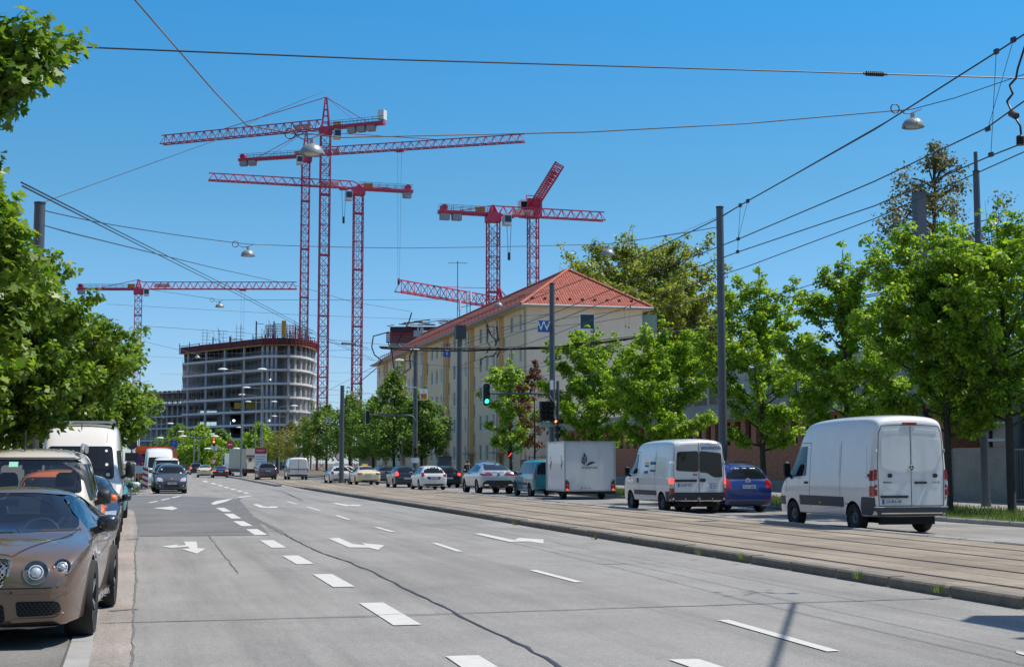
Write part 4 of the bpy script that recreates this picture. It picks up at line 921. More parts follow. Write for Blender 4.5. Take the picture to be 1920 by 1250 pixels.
def clearglass():
    m = bpy.data.materials.new('clear_glass'); m.use_nodes = True; n = m.node_tree.nodes; l = m.node_tree.links; n.remove(n['Principled BSDF'])
    t = n.new('ShaderNodeBsdfTransparent'); t.inputs[0].default_value = (.55,.62,.63,1); g = n.new('ShaderNodeBsdfGlossy'); g.inputs['Roughness'].default_value = .02; g.inputs[0].default_value = (.9,.95,1,1)
    f = n.new('ShaderNodeFresnel'); f.inputs[0].default_value = 1.55; ad = n.new('ShaderNodeMath'); ad.operation = 'MULTIPLY_ADD'; ad.inputs[1].default_value = 1.1; ad.inputs[2].default_value = .03
    mx = n.new('ShaderNodeMixShader'); l.new(f.outputs[0], ad.inputs[0]); l.new(ad.outputs[0], mx.inputs[0]); l.new(t.outputs[0], mx.inputs[1]); l.new(g.outputs[0], mx.inputs[2]); l.new(mx.outputs[0], n['Material Output'].inputs[0])
    return m
M_clear = clearglass()
VIEW = {'rear': (Vector((0,1,0)), lambda u, v: Vector((u,-30,v))), 'front': (Vector((0,-1,0)), lambda u, v: Vector((u,30,v))), 'left': (Vector((1,0,0)), lambda u, v: Vector((-30,u,v))),
        'right': (Vector((-1,0,0)), lambda u, v: Vector((30,u,v))), 'top': (Vector((0,0,-1)), lambda u, v: Vector((u,v,30)))}
def soft(poly, r, n=4):
    """rounds the corners of a polygon"""
    if r <= 0: return list(poly)
    out = []; k = len(poly)
    for i in range(k):
        p, a, b = Vector(poly[i]), Vector(poly[i-1]), Vector(poly[(i+1) % k]); da, db = a-p, b-p
        ra = min(r, da.length*.45); rb = min(r, db.length*.45); s, e = p+da.normalized()*ra, p+db.normalized()*rb
        for j in range(n+1):
            t = j/n; q = s*(1-t)**2+p*(2*t*(1-t))+e*t*t; out.append((q.x, q.y))
    return out
def rect(x0, x1, z0, z1, r=0.): return soft([(x0,z0), (x1,z0), (x1,z1), (x0,z1)], r)
def circ(x, z, r, n=20): return [(x+r*math.cos(2*PI*i/n), z+r*math.sin(2*PI*i/n)) for i in range(n)]
_wheels = {}
def lathe_obj(name, prof, n, mat, parent, smooth=50): return None
class Vehicle:
    def __init__(s, name, label, cat, loc, rz, stations, mat, L=None, W=None, H=None, wheels=(), group=None, sub=2, arch=.055, well=True):
        """stations: (y, underside, half width, belt height, roof half width, roof height), rear to front"""
        y0, y1 = stations[0][0], stations[-1][0]; hw = max(t[2] for t in stations); hz = max(t[5] for t in stations)
        ky = (L/(y1-y0)) if L else 1; kx = (W/2/hw) if W else 1; kz = (H/hz) if H else 1
        st = [(y*ky, zb*kz, w_*kx, b*kz, wr*kx, zr*kz) for (y, zb, w_, b, wr, zr) in stations]; s.st = st; s.k = (kx, ky, kz)
        s.root = thing(name, label, cat, loc, rz, group); s.mat = mat; s.cuts = []; s.hw = hw*kx
        v = []; f = []; n = len(st)
        for (y, zb, w_, b, wr, zr) in st:
            g = zr-b; rr = min(.13, g*.3)
            half = [(0, zb), (w_*.80, zb), (w_*.955, zb+.035), (w_, zb+.52*(b-zb)), (w_*.985, b), (wr, zr-rr), (wr-min(.16, wr*.25), zr-.012), (0, zr+.022)]
            v += [(x, y, z) for x, z in half]+[(-x, y, z) for x, z in half[-2:0:-1]]
        m = 14
        for i in range(n-1):
            for j in range(m): f.append((i*m+j, i*m+(j+1) % m, (i+1)*m+(j+1) % m, (i+1)*m+j))
        for o, fl in ((0, 0), ((n-1)*m, 1)):
            q = [(0,1,13), (1,2,12,13), (2,3,11,12), (3,4,10,11), (4,5,9,10), (5,6,8,9), (6,7,8)]
            f += [tuple(o+i for i in (t if fl else t[::-1])) for t in q]
        me = bpy.data.meshes.new('body'); me.from_pydata(v, [], f); fix_normals(me); me.materials.append(mat); me.materials.append(M_well)
        bm = bmesh.new(); bm.from_mesh(me); cl = bm.edges.layers.float.get('crease_edge') or bm.edges.layers.float.new('crease_edge')
        for e in bm.edges:
            a, b = sorted((e.verts[0].index, e.verts[1].index))
            if a % m == b % m and a//m != b//m:
                j = a % m
                e[cl] = {2: .5, 12: .5, 4: .45, 10: .45, 5: .35, 9: .35}.get(j, 0)
            elif a//m == b//m and a//m in (0, n-1): e[cl] = .35
        bm.to_mesh(me); bm.free()
        o = bpy.data.objects.new('tmp', me); COL.objects.link(o); md = o.modifiers.new('s', 'SUBSURF'); md.levels = sub; md.render_levels = sub
        dg = bpy.context.evaluated_depsgraph_get(); me2 = bpy.data.meshes.new_from_object(o.evaluated_get(dg)); bpy.data.objects.remove(o); bpy.data.meshes.remove(me)
        bm = bmesh.new(); bm.from_mesh(me2); s.bvh = BVHTree.FromBMesh(bm); bm.free(); s.me = me2
        s.wh = wheels
        if well:
            for (y, x, r, wd) in wheels:
                for sx in (-1, 1):
                    c = MB(); xo = s.hw+.3; xi = x-wd/2-.10; c.tube([(sx*xi, y, r+.01), (sx*xo, y, r+.01)], r+arch, 40); s.cuts.append(c)
    def cavity(s, y0, y1, inset=.07, floor=.35, belt_in=.08, h0=0):
        """hollow cabin, so that the windows show an interior"""
        c = [t for t in s.st if y0 <= t[0] <= y1]; v = []; f = []; n = len(c)
        for (y, zb, w_, b, wr, zr) in c:
            half = [(0, floor), (w_-belt_in, floor), (w_-belt_in, b), (wr-inset, zr-inset-.05), (wr-inset-.1, zr-inset), (0, zr-inset)]
            v += [(x, y, z) for x, z in half]+[(-x, y, z) for x, z in half[-2:0:-1]]
        m = 10
        for i in range(n-1):
            for j in range(m): f.append((i*m+j, i*m+(j+1) % m, (i+1)*m+(j+1) % m, (i+1)*m+j))
        f += [tuple(range(m-1,-1,-1)), tuple((n-1)*m+j for j in range(m))]
        c_ = MB(); c_.add(v, f); s.cuts.append(c_)
    def hole(s, view, poly, depth0, depth1):
        d, o = VIEW[view]; c = MB(); n = len(poly); v = [o(*p)+d*depth0 for p in poly]+[o(*p)+d*depth1 for p in poly]
        c.add(v, [tuple(range(n-1,-1,-1)), tuple(range(n, 2*n))]+[(i, (i+1) % n, n+(i+1) % n, n+i) for i in range(n)]); s.cuts.append(c)
    def finish(s, smooth=32):
        o = bpy.data.objects.new('tmp', s.me); COL.objects.link(o); tmp = [o]
        for c in s.cuts:
            me = bpy.data.meshes.new('cut'); me.from_pydata(c.v, [], c.f); fix_normals(me); me.materials.append(s.mat); me.materials.append(M_well)
            me.polygons.foreach_set('material_index', [1]*len(me.polygons)); q = bpy.data.objects.new('cut', me); COL.objects.link(q); tmp.append(q)
            md = o.modifiers.new('b', 'BOOLEAN'); md.operation = 'DIFFERENCE'; md.solver = 'EXACT'; md.object = q
        me = bpy.data.meshes.new_from_object(o.evaluated_get(bpy.context.evaluated_depsgraph_get()))
        for q in tmp: bpy.data.objects.remove(q)
        me.name = 'body'; shade(me, smooth); b = link('body', me, s.root); s.body = b
        for (y, x, r, wd) in s.wh: s.wheelpair(y, x, r, wd)
        return s
    style = ('alloy', 5)
    def wheelpair(s, y, x, r, wd):
        key = (s.style, round(r, 3), round(wd, 3))
        if key not in _wheels:
            t = MB(); h = wd/2; rr = r*(.72 if s.style[0] == 'low' else .64 if s.style[0] != 'steel' else .60)
            t.lathe([(rr,-h*.9), (r*.93,-h), (r-.012,-h*.78), (r,-h*.55), (r,h*.55), (r-.012,h*.78), (r*.93,h), (rr,h*.9), (rr*.98,h*.5), (rr*.98,-h*.5), (rr,-h*.9)], 40, axis='x')
            for k in range(4): pass
            tm = t.mats = [M_tyre]; tm = t.mesh('tyre', 40)
            g = MB(); kind, ns = s.style; fm = M_alloy if kind in ('alloy', 'low') else M_alloyd if kind == 'dark' else M_steelrim
            g.use(fm); g.lathe([(rr*.99,-h*.5), (rr*.99,h*.82), (rr*.93,h*.86), (rr*.90,h*.55), (rr*.88,-h*.3)], 36, axis='x')
            g.use(M_well); g.lathe([(0,-h*.1), (rr*.92,-h*.1)], 30, axis='x')
            g.use(fm); g.lathe([(rr*.17,h*.3), (rr*.20,h*.70), (rr*.1,h*.76), (0,h*.76)], 20, axis='x')
            if kind == 'steel':
                g.lathe([(rr*.9,h*.3), (rr*.62,h*.62), (rr*.5,h*.6), (rr*.3,h*.35), (rr*.16,h*.4)], 30, axis='x'); g.use(M_well)
                for k in range(12):
                    a = 2*PI*k/12; g.bar((h*.56, rr*.76*math.cos(a), rr*.76*math.sin(a)), (h*.60, rr*.76*math.cos(a), rr*.76*math.sin(a)), rr*.1, rr*.14)
            else:
                g.use(M_alloy)
                for k in range(ns):
                    a = 2*PI*k/ns
                    for da in (-.10, .10):
                        g.bar((h*.66, rr*.12*math.cos(a), rr*.12*math.sin(a)), (h*.78, rr*.93*math.cos(a+da), rr*.93*math.sin(a+da)), rr*.085, .025, up=(1,0,0))
            _wheels[key] = (tm, g.mesh('rim', 40))
        tm, gm = _wheels[key]
        for sx in (-1, 1):
            o = link('wheel', tm, s.root, (sx*x, y, r)); o.rotation_euler = (R.uniform(0, 1), 0, 0 if sx > 0 else PI)
            link('rim', gm, o)
    def hit(s, view, u, v):
        d, o = VIEW[view]; q = s.bvh.ray_cast(o(u, v), d, 60)
        if q[0] is None:
            n = s.bvh.find_nearest(o(u, v)+d*28); return n[0], -d
        return q[0], q[1]
    def patch_mesh(s, name, view, poly, off=.005, res=.10, skirt=.03):
        d, o = VIEW[view]; bm = bmesh.new(); bm.faces.new([bm.verts.new((p[0], p[1], 0)) for p in poly]); bmesh.ops.triangulate(bm, faces=bm.faces)
        for _ in range(5):
            es = [e for e in bm.edges if e.calc_length() > res*1.5]
            if not es: break
            bmesh.ops.subdivide_edges(bm, edges=es, cuts=1); bmesh.ops.triangulate(bm, faces=[f for f in bm.faces if len(f.verts) > 3])
        for v in bm.verts:
            h, n = s.hit(view, v.co.x, v.co.y); k = max(.35, abs(n.dot(d))); v.co = h-d*(off/k)
        bm.normal_update()
        if sum((f.normal.dot(d) for f in bm.faces)) > 0: bmesh.ops.reverse_faces(bm, faces=bm.faces)
        if skirt:
            be = [e for e in bm.edges if e.is_boundary]; r = bmesh.ops.extrude_edge_only(bm, edges=be)
            for v in [g for g in r['geom'] if isinstance(g, bmesh.types.BMVert)]: v.co += d*(off+skirt)
        me = bpy.data.meshes.new(name); bm.to_mesh(me); bm.free(); shade(me, 45); return me
    def patch(s, name, view, poly, mat, off=.005, mirror=False, r=0., res=.10, parent=None, label=None, skirt=.03):
        out = []
        for m in ((1, -1) if mirror else (1,)):
            p = [(x*m, z) for x, z in poly]; p = p[::-1] if m < 0 else p
            me = s.patch_mesh(name, view, soft(p, r), off, res, skirt); me.materials.append(mat); o = link(name, me, parent or s.root)
            if label: o['label'] = label
            out.append(o)
        return out[0] if not mirror else out
    def both(s, name, poly, mat, off=.005, r=0., **k):             # the same patch on both flanks
        return [s.patch(name, v, poly, mat, off, r=r, **k) for v in ('left', 'right')]
    def line(s, view, pts, wd=.012, off=.0025, mat=None, name='panel_gap', closed=False):
        d, o = VIEW[view]; P = []; pts = list(pts)+([pts[0]] if closed else [])
        for a, b in zip(pts[:-1], pts[1:]):
            a, b = Vector(a), Vector(b); n = max(1, int((b-a).length/.06)); P += [a+(b-a)*(i/n) for i in range(n)]
        P.append(Vector(pts[-1])); mb = MB(); prev = None
        for i, p in enumerate(P):
            t = (P[min(i+1, len(P)-1)]-P[max(i-1, 0)]); t = t.normalized() if t.length > 1e-6 else Vector((1,0)); q = Vector((-t.y, t.x))*wd/2
            h1, _ = s.hit(view, *(p-q)); h2, _ = s.hit(view, *(p+q)); c = (h1-d*off, h2-d*off)
            if prev: mb.quad(prev[0], c[0], c[1], prev[1])
            prev = c
        mb.mats = [mat or M_gap]; me = mb.mesh(name); return link(name, me, s.root)
    def plate(s, view, x, z, txt=None, w_=.52, h=.11, off=.012):
        p, _ = s.hit(view, x, z); d, _o = VIEW[view]; sg = 1 if view == 'rear' else -1; y = p.y-d.y*off
        m = MB().use(M_plate); ya, yb = sorted((y, y+d.y*.03)); m.box(x-w_/2, x+w_/2, ya, yb, z-h/2, z+h/2)
        o = obj('number_plate', m, None, s.root); u = Vector((sg,0,0)); c = Vector((x, y-d.y*.001, z))
        b = MB(); e = c-u*(w_/2-.024); ya, yb = sorted((y-d.y*.003, y+d.y*.01)); b.box(e.x-.024, e.x+.024, ya, yb, z-h/2, z+h/2); obj('plate_band', b, M_plateb, o)
        if txt: text_obj('lettering', txt, h*.86, c+u*.024-d*.002, u, (0,0,1), M_ink, o, .004)
        return o
    def mirror(s, y, z, x0, w_=.2, h=.16, dp=.12, mat=None, arm=True, glass='rear', sides=(-1, 1)):
        for sx in sides:
            m = MB(); cx = sx*(x0+w_/2+.05)
            rings = [(-dp*.5, .86), (-dp*.35, 1), (0, .97), (dp*.35, .75), (dp*.5, .35)]; v = []; k = 12
            for dy, sc in rings:
                for j in range(k):
                    a = 2*PI*j/k; ca, sa = math.cos(a), math.sin(a); ex = .6
                    v.append((cx+w_/2*sc*math.copysign(abs(ca)**ex, ca), y+dy, z+h/2*sc*math.copysign(abs(sa)**ex, sa)))
            f = [(i*k+j, i*k+(j+1) % k, (i+1)*k+(j+1) % k, (i+1)*k+j) for i in range(4) for j in range(k)]+[tuple(range(k-1,-1,-1)), tuple(range(4*k, 5*k))]
            m.add(v, f); o = obj('wing_mirror', m, mat or s.mat, s.root, 60)
            g = MB(); g.box(cx-w_*.38, cx+w_*.38, y-dp*.5-.006, y-dp*.5+.004, z-h*.38, z+h*.38); obj('mirror_glass', g, M_glass, o)
            if arm:
                a = MB(); a.bar((sx*(x0-.10), y+.03, z-h*.62), (cx-sx*w_*.2, y, z-h*.25), .05, .07); obj('mirror_arm', a, M_trim, o)
    def bumperbar(s): pass
    def emblem_star(s, view, x, z, r, mat=None):
        p, _ = s.hit(view, x, z); d, _o = VIEW[view]; y = p.y-d.y*.02; m = MB().use(M_trim); ring = [(r*.5, y+d.y*.03), (r*.98, y+d.y*.02), (r*.98, y), (0, y)]
        m.lathe([(r*.98, y+d.y*.04), (r*.98, y), (0, y-d.y*.002)], 24, c=(x,0,z), axis='y'); m.use(mat or M_chrome)
        m.lathe([(r*.86, y), (r*.86, y-d.y*.012), (r*1.02, y-d.y*.012), (r*1.02, y)], 24, c=(x,0,z), axis='y')
        for k in range(3): a = PI/2+k*2*PI/3; m.bar((x, y-d.y*.008, z), (x+r*.88*math.cos(a), y-d.y*.008, z+r*.88*math.sin(a)), r*.22, .012)
        return obj('emblem', m, None, s.root)
    def emblem_round(s, view, x, z, r, txt=None):
        p, _ = s.hit(view, x, z); d, _o = VIEW[view]; y = p.y-d.y*.012; m = MB().use(M_chrome)
        m.lathe([(r*.80, y+d.y*.02), (r*.80, y-d.y*.008), (r, y-d.y*.008), (r, y+d.y*.02)], 24, c=(x,0,z), axis='y'); m.use(M_chrome if txt is None else M_plateb); m.lathe([(r*.82, y-d.y*.002), (0, y-d.y*.002)], 20, c=(x,0,z), axis='y')
        o = obj('emblem', m, None, s.root); sg = 1 if view == 'rear' else -1
        if txt:
            m = MB()
            if txt == 'VW':
                q = lambda a, b: (x+sg*a*r, y-d.y*.006, z+b*r)
                for pl in ([(-.36,.62), (0,.02), (.36,.62)], [(-.68,.34), (-.3,-.62), (0,-.02), (.3,-.62), (.68,.34)]):
                    for a, b in zip(pl[:-1], pl[1:]): m.bar(q(*a), q(*b), r*.16, .008)
            obj('emblem_mark', m, M_chrome, o)
        return o
    def tail(s, polyrear, polyside=None, mat=None, **k):
        a = s.patch('taillight', 'rear', polyrear, mat or M_lred, .012, mirror=True, r=k.get('r', .03), res=.06)
        if polyside:
            for v in ('left', 'right'): s.patch('taillight', v, polyside, mat or M_lred, .012, r=k.get('r', .03), res=.06)
        return a
    def seats(s, y, z, xs=(-.38, .38), mat=None, h=.62):
        for x in xs:
            m = MB(); m.box(x-.25, x+.25, y-.5, y, z-.12, z+.04); v0 = len(m.v)
            m.add([(x-.24,y-.55,z), (x+.24,y-.55,z), (x+.24,y-.42,z), (x-.24,y-.42,z), (x-.2,y-.75,z+h), (x+.2,y-.75,z+h), (x+.2,y-.62,z+h), (x-.2,y-.62,z+h)], [(3,2,1,0), (4,5,6,7), (0,1,5,4), (1,2,6,5), (2,3,7,6), (3,0,4,7)])
            hr = [(-.13,.02), (.13,.02), (.14,.1), (.12,.2), (.08,.235), (-.08,.235), (-.12,.2), (-.14,.1)]
            m.prism([(x+a, z+h+b+.02) for a, b in hr], 'y', y-.74, y-.62); obj('seat', m, mat or M_seat, s.root, 40)
    def steering(s, x, y, z, r=.19):
        m = MB(); c = Vector((x, y, z)); n = 24; pts = []
        for i in range(n+1):
            a = 2*PI*i/n; pts.append(c+Vector((r*math.cos(a), -r*math.sin(a)*.42, r*math.sin(a)*.9)))
        m.tube(pts, .017, 8, caps=False); m.bar(c-Vector((r,0,0)), c+Vector((r,0,0)), .05, .03); m.tube([c, c+Vector((0,.3,-.15))], .05, 8); obj('steering_wheel', m, M('wheel_grip', (.05,.05,.055), .5), s.root, 60)
BASE = {
'hatch': [(-2.00,.44,.74,.72,.64,.78),(-1.95,.30,.83,.90,.72,.98),(-1.86,.22,.865,.96,.70,1.08),(-1.60,.20,.87,.97,.60,1.38),(-1.38,.20,.87,.96,.595,1.455),(-.5,.19,.87,.94,.61,1.50),(.2,.19,.87,.92,.61,1.48),(.46,.19,.87,.92,.60,1.43),(1.08,.19,.87,.91,.69,1.00),(1.26,.19,.87,.87,.68,.94),(1.70,.20,.84,.76,.64,.83),(1.92,.24,.78,.66,.58,.72),(2.0,.34,.66,.55,.50,.60)],
'sedan': [(-2.42,.45,.78,.74,.68,.80),(-2.36,.30,.88,.93,.76,1.00),(-2.2,.25,.91,.97,.76,1.06),(-1.72,.22,.92,.98,.72,1.09),(-1.1,.20,.925,.97,.61,1.38),(-.65,.2,.925,.96,.60,1.45),(0,.2,.925,.95,.60,1.475),(.4,.2,.925,.94,.60,1.44),(.6,.2,.925,.94,.60,1.38),(1.2,.2,.92,.93,.72,1.01),(1.4,.2,.92,.88,.72,.95),(2.1,.22,.87,.76,.66,.83),(2.35,.28,.78,.66,.56,.70),(2.42,.38,.66,.55,.5,.59)],
'mpv': [(-2.2,.44,.80,.78,.68,.84),(-2.15,.28,.88,.98,.76,1.06),(-2.07,.22,.90,1.03,.75,1.15),(-1.92,.2,.90,1.04,.68,1.52),(-1.72,.2,.90,1.03,.66,1.62),(-.4,.2,.9,1.01,.67,1.66),(.4,.2,.9,1.0,.67,1.63),(.7,.2,.9,1.0,.66,1.56),(1.33,.2,.9,.98,.74,1.12),(1.52,.2,.9,.93,.73,1.02),(1.98,.2,.87,.80,.66,.88),(2.15,.26,.8,.68,.58,.74),(2.2,.36,.68,.56,.52,.61)],
'suvcoupe': [(-2.45,.56,.86,.88,.74,.94),(-2.39,.40,.95,1.10,.80,1.17),(-2.2,.33,.99,1.14,.80,1.24),(-1.55,.3,1.0,1.15,.72,1.49),(-1.0,.3,1.0,1.13,.67,1.65),(-.3,.3,1.0,1.11,.67,1.73),(.4,.3,1.0,1.10,.67,1.70),(.68,.3,1.0,1.10,.67,1.63),(1.3,.3,1.0,1.1,.8,1.22),(1.5,.3,1.0,1.05,.8,1.14),(2.1,.33,.95,.95,.74,1.03),(2.38,.40,.86,.82,.66,.87),(2.45,.5,.74,.7,.58,.75)],
'van': [(-2.62,.50,.93,1.2,.82,2.52),(-2.57,.40,.985,1.25,.86,2.66),(-2.3,.36,.995,1.28,.87,2.72),(-1.0,.35,.995,1.28,.87,2.735),(.6,.35,.995,1.28,.86,2.70),(1.05,.35,.995,1.27,.83,2.60),(1.32,.35,.995,1.26,.80,2.40),(2.02,.34,.98,1.22,.78,1.40),(2.22,.33,.96,1.12,.76,1.22),(2.48,.32,.90,.92,.70,1.04),(2.60,.32,.84,.76,.62,.86),(2.63,.40,.74,.62,.54,.70)],
'kangoo': [(-2.1,.48,.80,.95,.66,1.70),(-2.05,.32,.90,1.02,.72,1.80),(-1.8,.26,.915,1.04,.735,1.845),(-.5,.24,.915,1.02,.74,1.86),(.45,.24,.915,1.02,.735,1.84),(.72,.24,.915,1.02,.72,1.76),(1.22,.24,.91,1.02,.74,1.22),(1.38,.24,.90,.99,.73,1.12),(1.85,.25,.87,.86,.66,.98),(2.05,.29,.79,.70,.56,.80),(2.1,.38,.68,.58,.50,.66)],
}
def side_glass(v, y0, y1, z0, z1, cuts, rake0=.25, rake1=.45, r=.05):
    """row of side windows between y0 (rear) and y1 (front), split at the pillars"""
    k = [y0]+list(cuts)+[y1]
    for i, (a, b) in enumerate(zip(k[:-1], k[1:])):
        g = .035; a_, b_ = a+(g if i else 0), b-(g if i < len(k)-2 else 0)
        poly = [(a_, z0), (b_, z0), (b_-(rake1 if i == len(k)-2 else 0), z1), (a_+(rake0 if i == 0 else 0), z1)]
        v.both('side_window', poly, M_glass, .004, r=r)
def basic_car(kind, name, label, cat, loc, rz, mat, L, W, H, group, wr=.32, tail=None, lit=False, plate=None, style=('alloy', 5), hi=True, glass=True, sub=2, rearglass=None, front=False):
    st = BASE[kind]; ky = L/(st[-1][0]-st[0][0]); kz = H/max(t[5] for t in st); kx = W/2/max(t[2] for t in st)
    yf = {'hatch': 1.27, 'sedan': 1.48, 'mpv': 1.38, 'suvcoupe': 1.52, 'kangoo': 1.36}[kind]*ky; yr = {'hatch': -1.22, 'sedan': -1.40, 'mpv': -1.36, 'suvcoupe': -1.45, 'kangoo': -1.30}[kind]*ky
    v = Vehicle(name, label, cat, loc, rz, st, mat, L, W, H, [(yf, W/2-.125, wr, .21), (yr, W/2-.125, wr, .21)], group, sub=sub); v.style = style; v.finish()
    X = lambda a: a*kx; Y = lambda a: a*ky; Z = lambda a: a*kz
    if kind in ('hatch', 'mpv', 'kangoo'):
        zb = {'hatch': 1.02, 'mpv': 1.12, 'kangoo': 1.10}[kind]; zt = {'hatch': 1.40, 'mpv': 1.53, 'kangoo': 1.68}[kind]; wb = {'hatch': .66, 'mpv': .74, 'kangoo': .74}[kind]; wt = {'hatch': .54, 'mpv': .62, 'kangoo': .66}[kind]
        v.patch('rear_window', 'rear', rearglass or [(-X(wb),Z(zb)), (X(wb),Z(zb)), (X(wt),Z(zt)), (-X(wt),Z(zt))], M_glass, .005, r=.08)
    elif kind == 'sedan': v.patch('rear_window', 'top', [(-X(.62),Y(-1.62)), (X(.62),Y(-1.62)), (X(.52),Y(-.98)), (-X(.52),Y(-.98))], M_glass, .005, r=.08)
    if hi:
        if kind == 'hatch': side_glass(v, Y(-1.50), Y(1.0), Z(.98), Z(1.38), [Y(-.95), Y(.05)], .2, .50)
        if kind == 'sedan': side_glass(v, Y(-1.35), Y(1.05), Z(1.0), Z(1.37), [Y(-.75), Y(.2)], .36, .45)
        if kind == 'mpv': side_glass(v, Y(-1.92), Y(1.22), Z(1.08), Z(1.55), [Y(-1.1), Y(-.02)], .12, .52)
        if kind == 'kangoo': side_glass(v, Y(-1.85), Y(1.12), Z(1.12), Z(1.68), [Y(-.75), Y(.15)], .05, .42)
        y0, y1 = {'hatch': (.0, .95), 'sedan': (.15, 1.1), 'mpv': (-.02, 1.15), 'kangoo': (.1, 1.05)}[kind]
        v.line('left', [(Y(y0),Z(.30)), (Y(y0),Z(.96))]); v.line('left', [(Y(y1-.02),Z(.30)), (Y(y1),Z(.95))]); v.line('left', [(Y(y0-.9),Z(.32)), (Y(y0-.9),Z(.96))])
        for yy in (y0+.1, y0-.8): v.both('door_handle', rect(Y(yy), Y(yy)+.17, Z(.84), Z(.84)+.035, .012), M_trim if mat.name.endswith('navy') else mat, .022)
        v.mirror(Y({'hatch': .82, 'sedan': .9, 'mpv': 1.02, 'kangoo': .95}[kind]), Z({'hatch': 1.02, 'sedan': 1.05, 'mpv': 1.16, 'kangoo': 1.16}[kind]), W/2-.05, .19, .14)
    v.windscreen_args = (X, Y, Z)
    if front:
        zb, zt, wb, wt = {'hatch': (1.03,1.38,.68,.53), 'sedan': (1.04,1.36,.72,.53), 'mpv': (1.14,1.52,.72,.58), 'kangoo': (1.24,1.70,.72,.64)}[kind]
        v.patch('windscreen', 'front', [(-X(wb),Z(zb)), (X(wb),Z(zb)), (X(wt),Z(zt)), (-X(wt),Z(zt))], M_glass, .005, r=.08)
    t = tail or {'hatch': [(.58,.86), (.80,.80), (.80,.98), (.62,1.02)], 'sedan': [(.50,.82), (.84,.80), (.86,.92), (.52,.92)], 'mpv': [(.62,.84), (.86,.80), (.84,1.08), (.70,1.10)], 'kangoo': [(.76,.9), (.88,.88), (.86,1.45), (.76,1.45)]}[kind]
    v.tail([(X(a),Z(b)) for a, b in t], None, M_lredlit if lit else M_lred)
    v.patch('rear_bumper', 'rear', rect(-X(.70), X(.70), Z(.26), Z(.38), .05), M_trim, .006)
    if plate is not None: v.plate('rear', 0, Z(plate[1]), plate[0])
    return v
# ---- the nearest vehicles, each built to its own shape
P_white = M('paint_white', (.70,.70,.69), .30, coat=1., var=.07, scale=1.3, var2=.03, scale2=14); P_bronze = paint('bronze', (.205,.138,.102), .55); P_beige = paint('champagne', (.58,.52,.42), .15); P_orange = paint('orange', (.75,.16,.015))
P_navy = paint('navy', (.012,.018,.035), .2); P_black = paint('black', (.012,.012,.014)); P_teal = paint('teal', (.015,.22,.24)); P_blue = paint('blue', (.008,.035,.20), .2); P_silver = paint('silver', (.50,.52,.55), .55)
P_taxi = paint('taxi_cream', (.70,.60,.38)); P_grey = paint('slate', (.075,.078,.092), .35); P_bluegrey = paint('bluegrey', (.09,.12,.16), .3); P_pale = paint('pale_teal', (.05,.24,.25))
GV = 'vehicles in the right carriageway'; GP = 'vehicles parked along the left kerb'
# ---------------------------------------------------------------- silver-white panel van, rear towards us
v = Vehicle('panel_van', 'large white high-roof panel van with windowless rear doors, nearest in the right carriageway', 'van', (17.62, 32.55, .003), 0, BASE['van'], P_white, 5.25, 1.99, 2.80, [(1.62, .86, .345, .23), (-1.60, .86, .345, .23)], GV, sub=3)
v.style = ('steel', 0); v.finish()
def raised(v, view, poly, off, r, mat=None, name='door_panel'): return v.patch(name, view, poly, mat or v.mat, off, r=r, res=.12)
for sx in (-1, 1):
    raised(v, 'rear', [(sx*.03,1.44), (sx*.42,1.46), (sx*.77,1.56), (sx*.76,2.20), (sx*.03,2.27)], .014, .06)
    v.line('rear', [(sx*.03,1.42), (sx*.42,1.44), (sx*.78,1.55)], .022, .02, P_white, 'pressed_edge')
    raised(v, 'rear', [(sx*.03,2.36), (sx*.70,2.32), (sx*.70,2.40), (sx*.03,2.46)], .01, .03)
v.line('rear', [(0,.62), (0,2.52)], .016)
v.line('rear', [(-.84,.66), (-.86,1.6), (-.82,2.35), (-.74,2.52), (0,2.545), (.74,2.52), (.82,2.35), (.86,1.6), (.84,.66)], .016)
v.line('rear', [(-.84,.66), (.84,.66)], .014)
v.patch('rear_bumper', 'rear', rect(-.955, .955, .42, .63, .05), M_trimg, .02)
for (x0, x1, z0, z1) in ((-.95,.95,.622,.64), (-.80,.80,.475,.50)): v.patch('step_strip', 'rear', rect(x0, x1, z0, z1), M_chrome, .034, res=.2)
for vw in ('left', 'right'):
    v.patch('bumper_corner', vw, [(-2.60,.44), (-2.02,.44), (-1.99,.62), (-2.06,.86), (-2.60,.86)], M_trimg, .012, r=.03)
    v.patch('side_strip', vw, rect(-1.16, 1.18, .60, .84, .02), M_trimg, .012)
    v.patch('side_strip', vw, rect(2.06, 2.45, .58, .80, .02), M_trimg, .012)
    raised(v, vw, [(-2.30,1.32), (-1.05,1.32), (-1.03,2.08), (-2.22,2.08)], .008, .06, name='side_panel'); raised(v, vw, [(-.95,1.32), (.38,1.32), (.38,2.08), (-.93,2.08)], .008, .06, name='side_panel')
    v.patch('cab_window', vw, [(.82,1.33), (1.86,1.30), (1.62,1.62), (1.28,2.06), (.84,2.08)], M_glass, .006, r=.05)
    v.line(vw, [(.62,.56), (.60,1.3), (.64,2.16), (1.22,2.16), (1.95,1.32), (1.95,.9)], .014); v.line(vw, [(-1.0,.5), (-1.0,2.2)], .014); v.line(vw, [(-2.35,1.26), (.55,1.26)], .010, .002, P_white)
    v.patch('door_handle', vw, rect(.70, .90, 1.13, 1.19, .02), M_trim, .02); v.patch('fuel_cap', vw, circ(-2.38, 1.36, .045, 12), M_trim, .012)
    for y in (-1.3, .05, 1.15): v.patch('side_marker', vw, rect(y-.05, y+.05, .66, .70, .01), M_lamb, .018)
    for z0, z1, m_ in ((1.24,1.48,M_lred), (1.12,1.24,M_lclear), (.88,1.12,M_lred)): v.patch('taillight', vw, rect(-2.60, -2.43, z0, z1), m_, .015, res=.06)
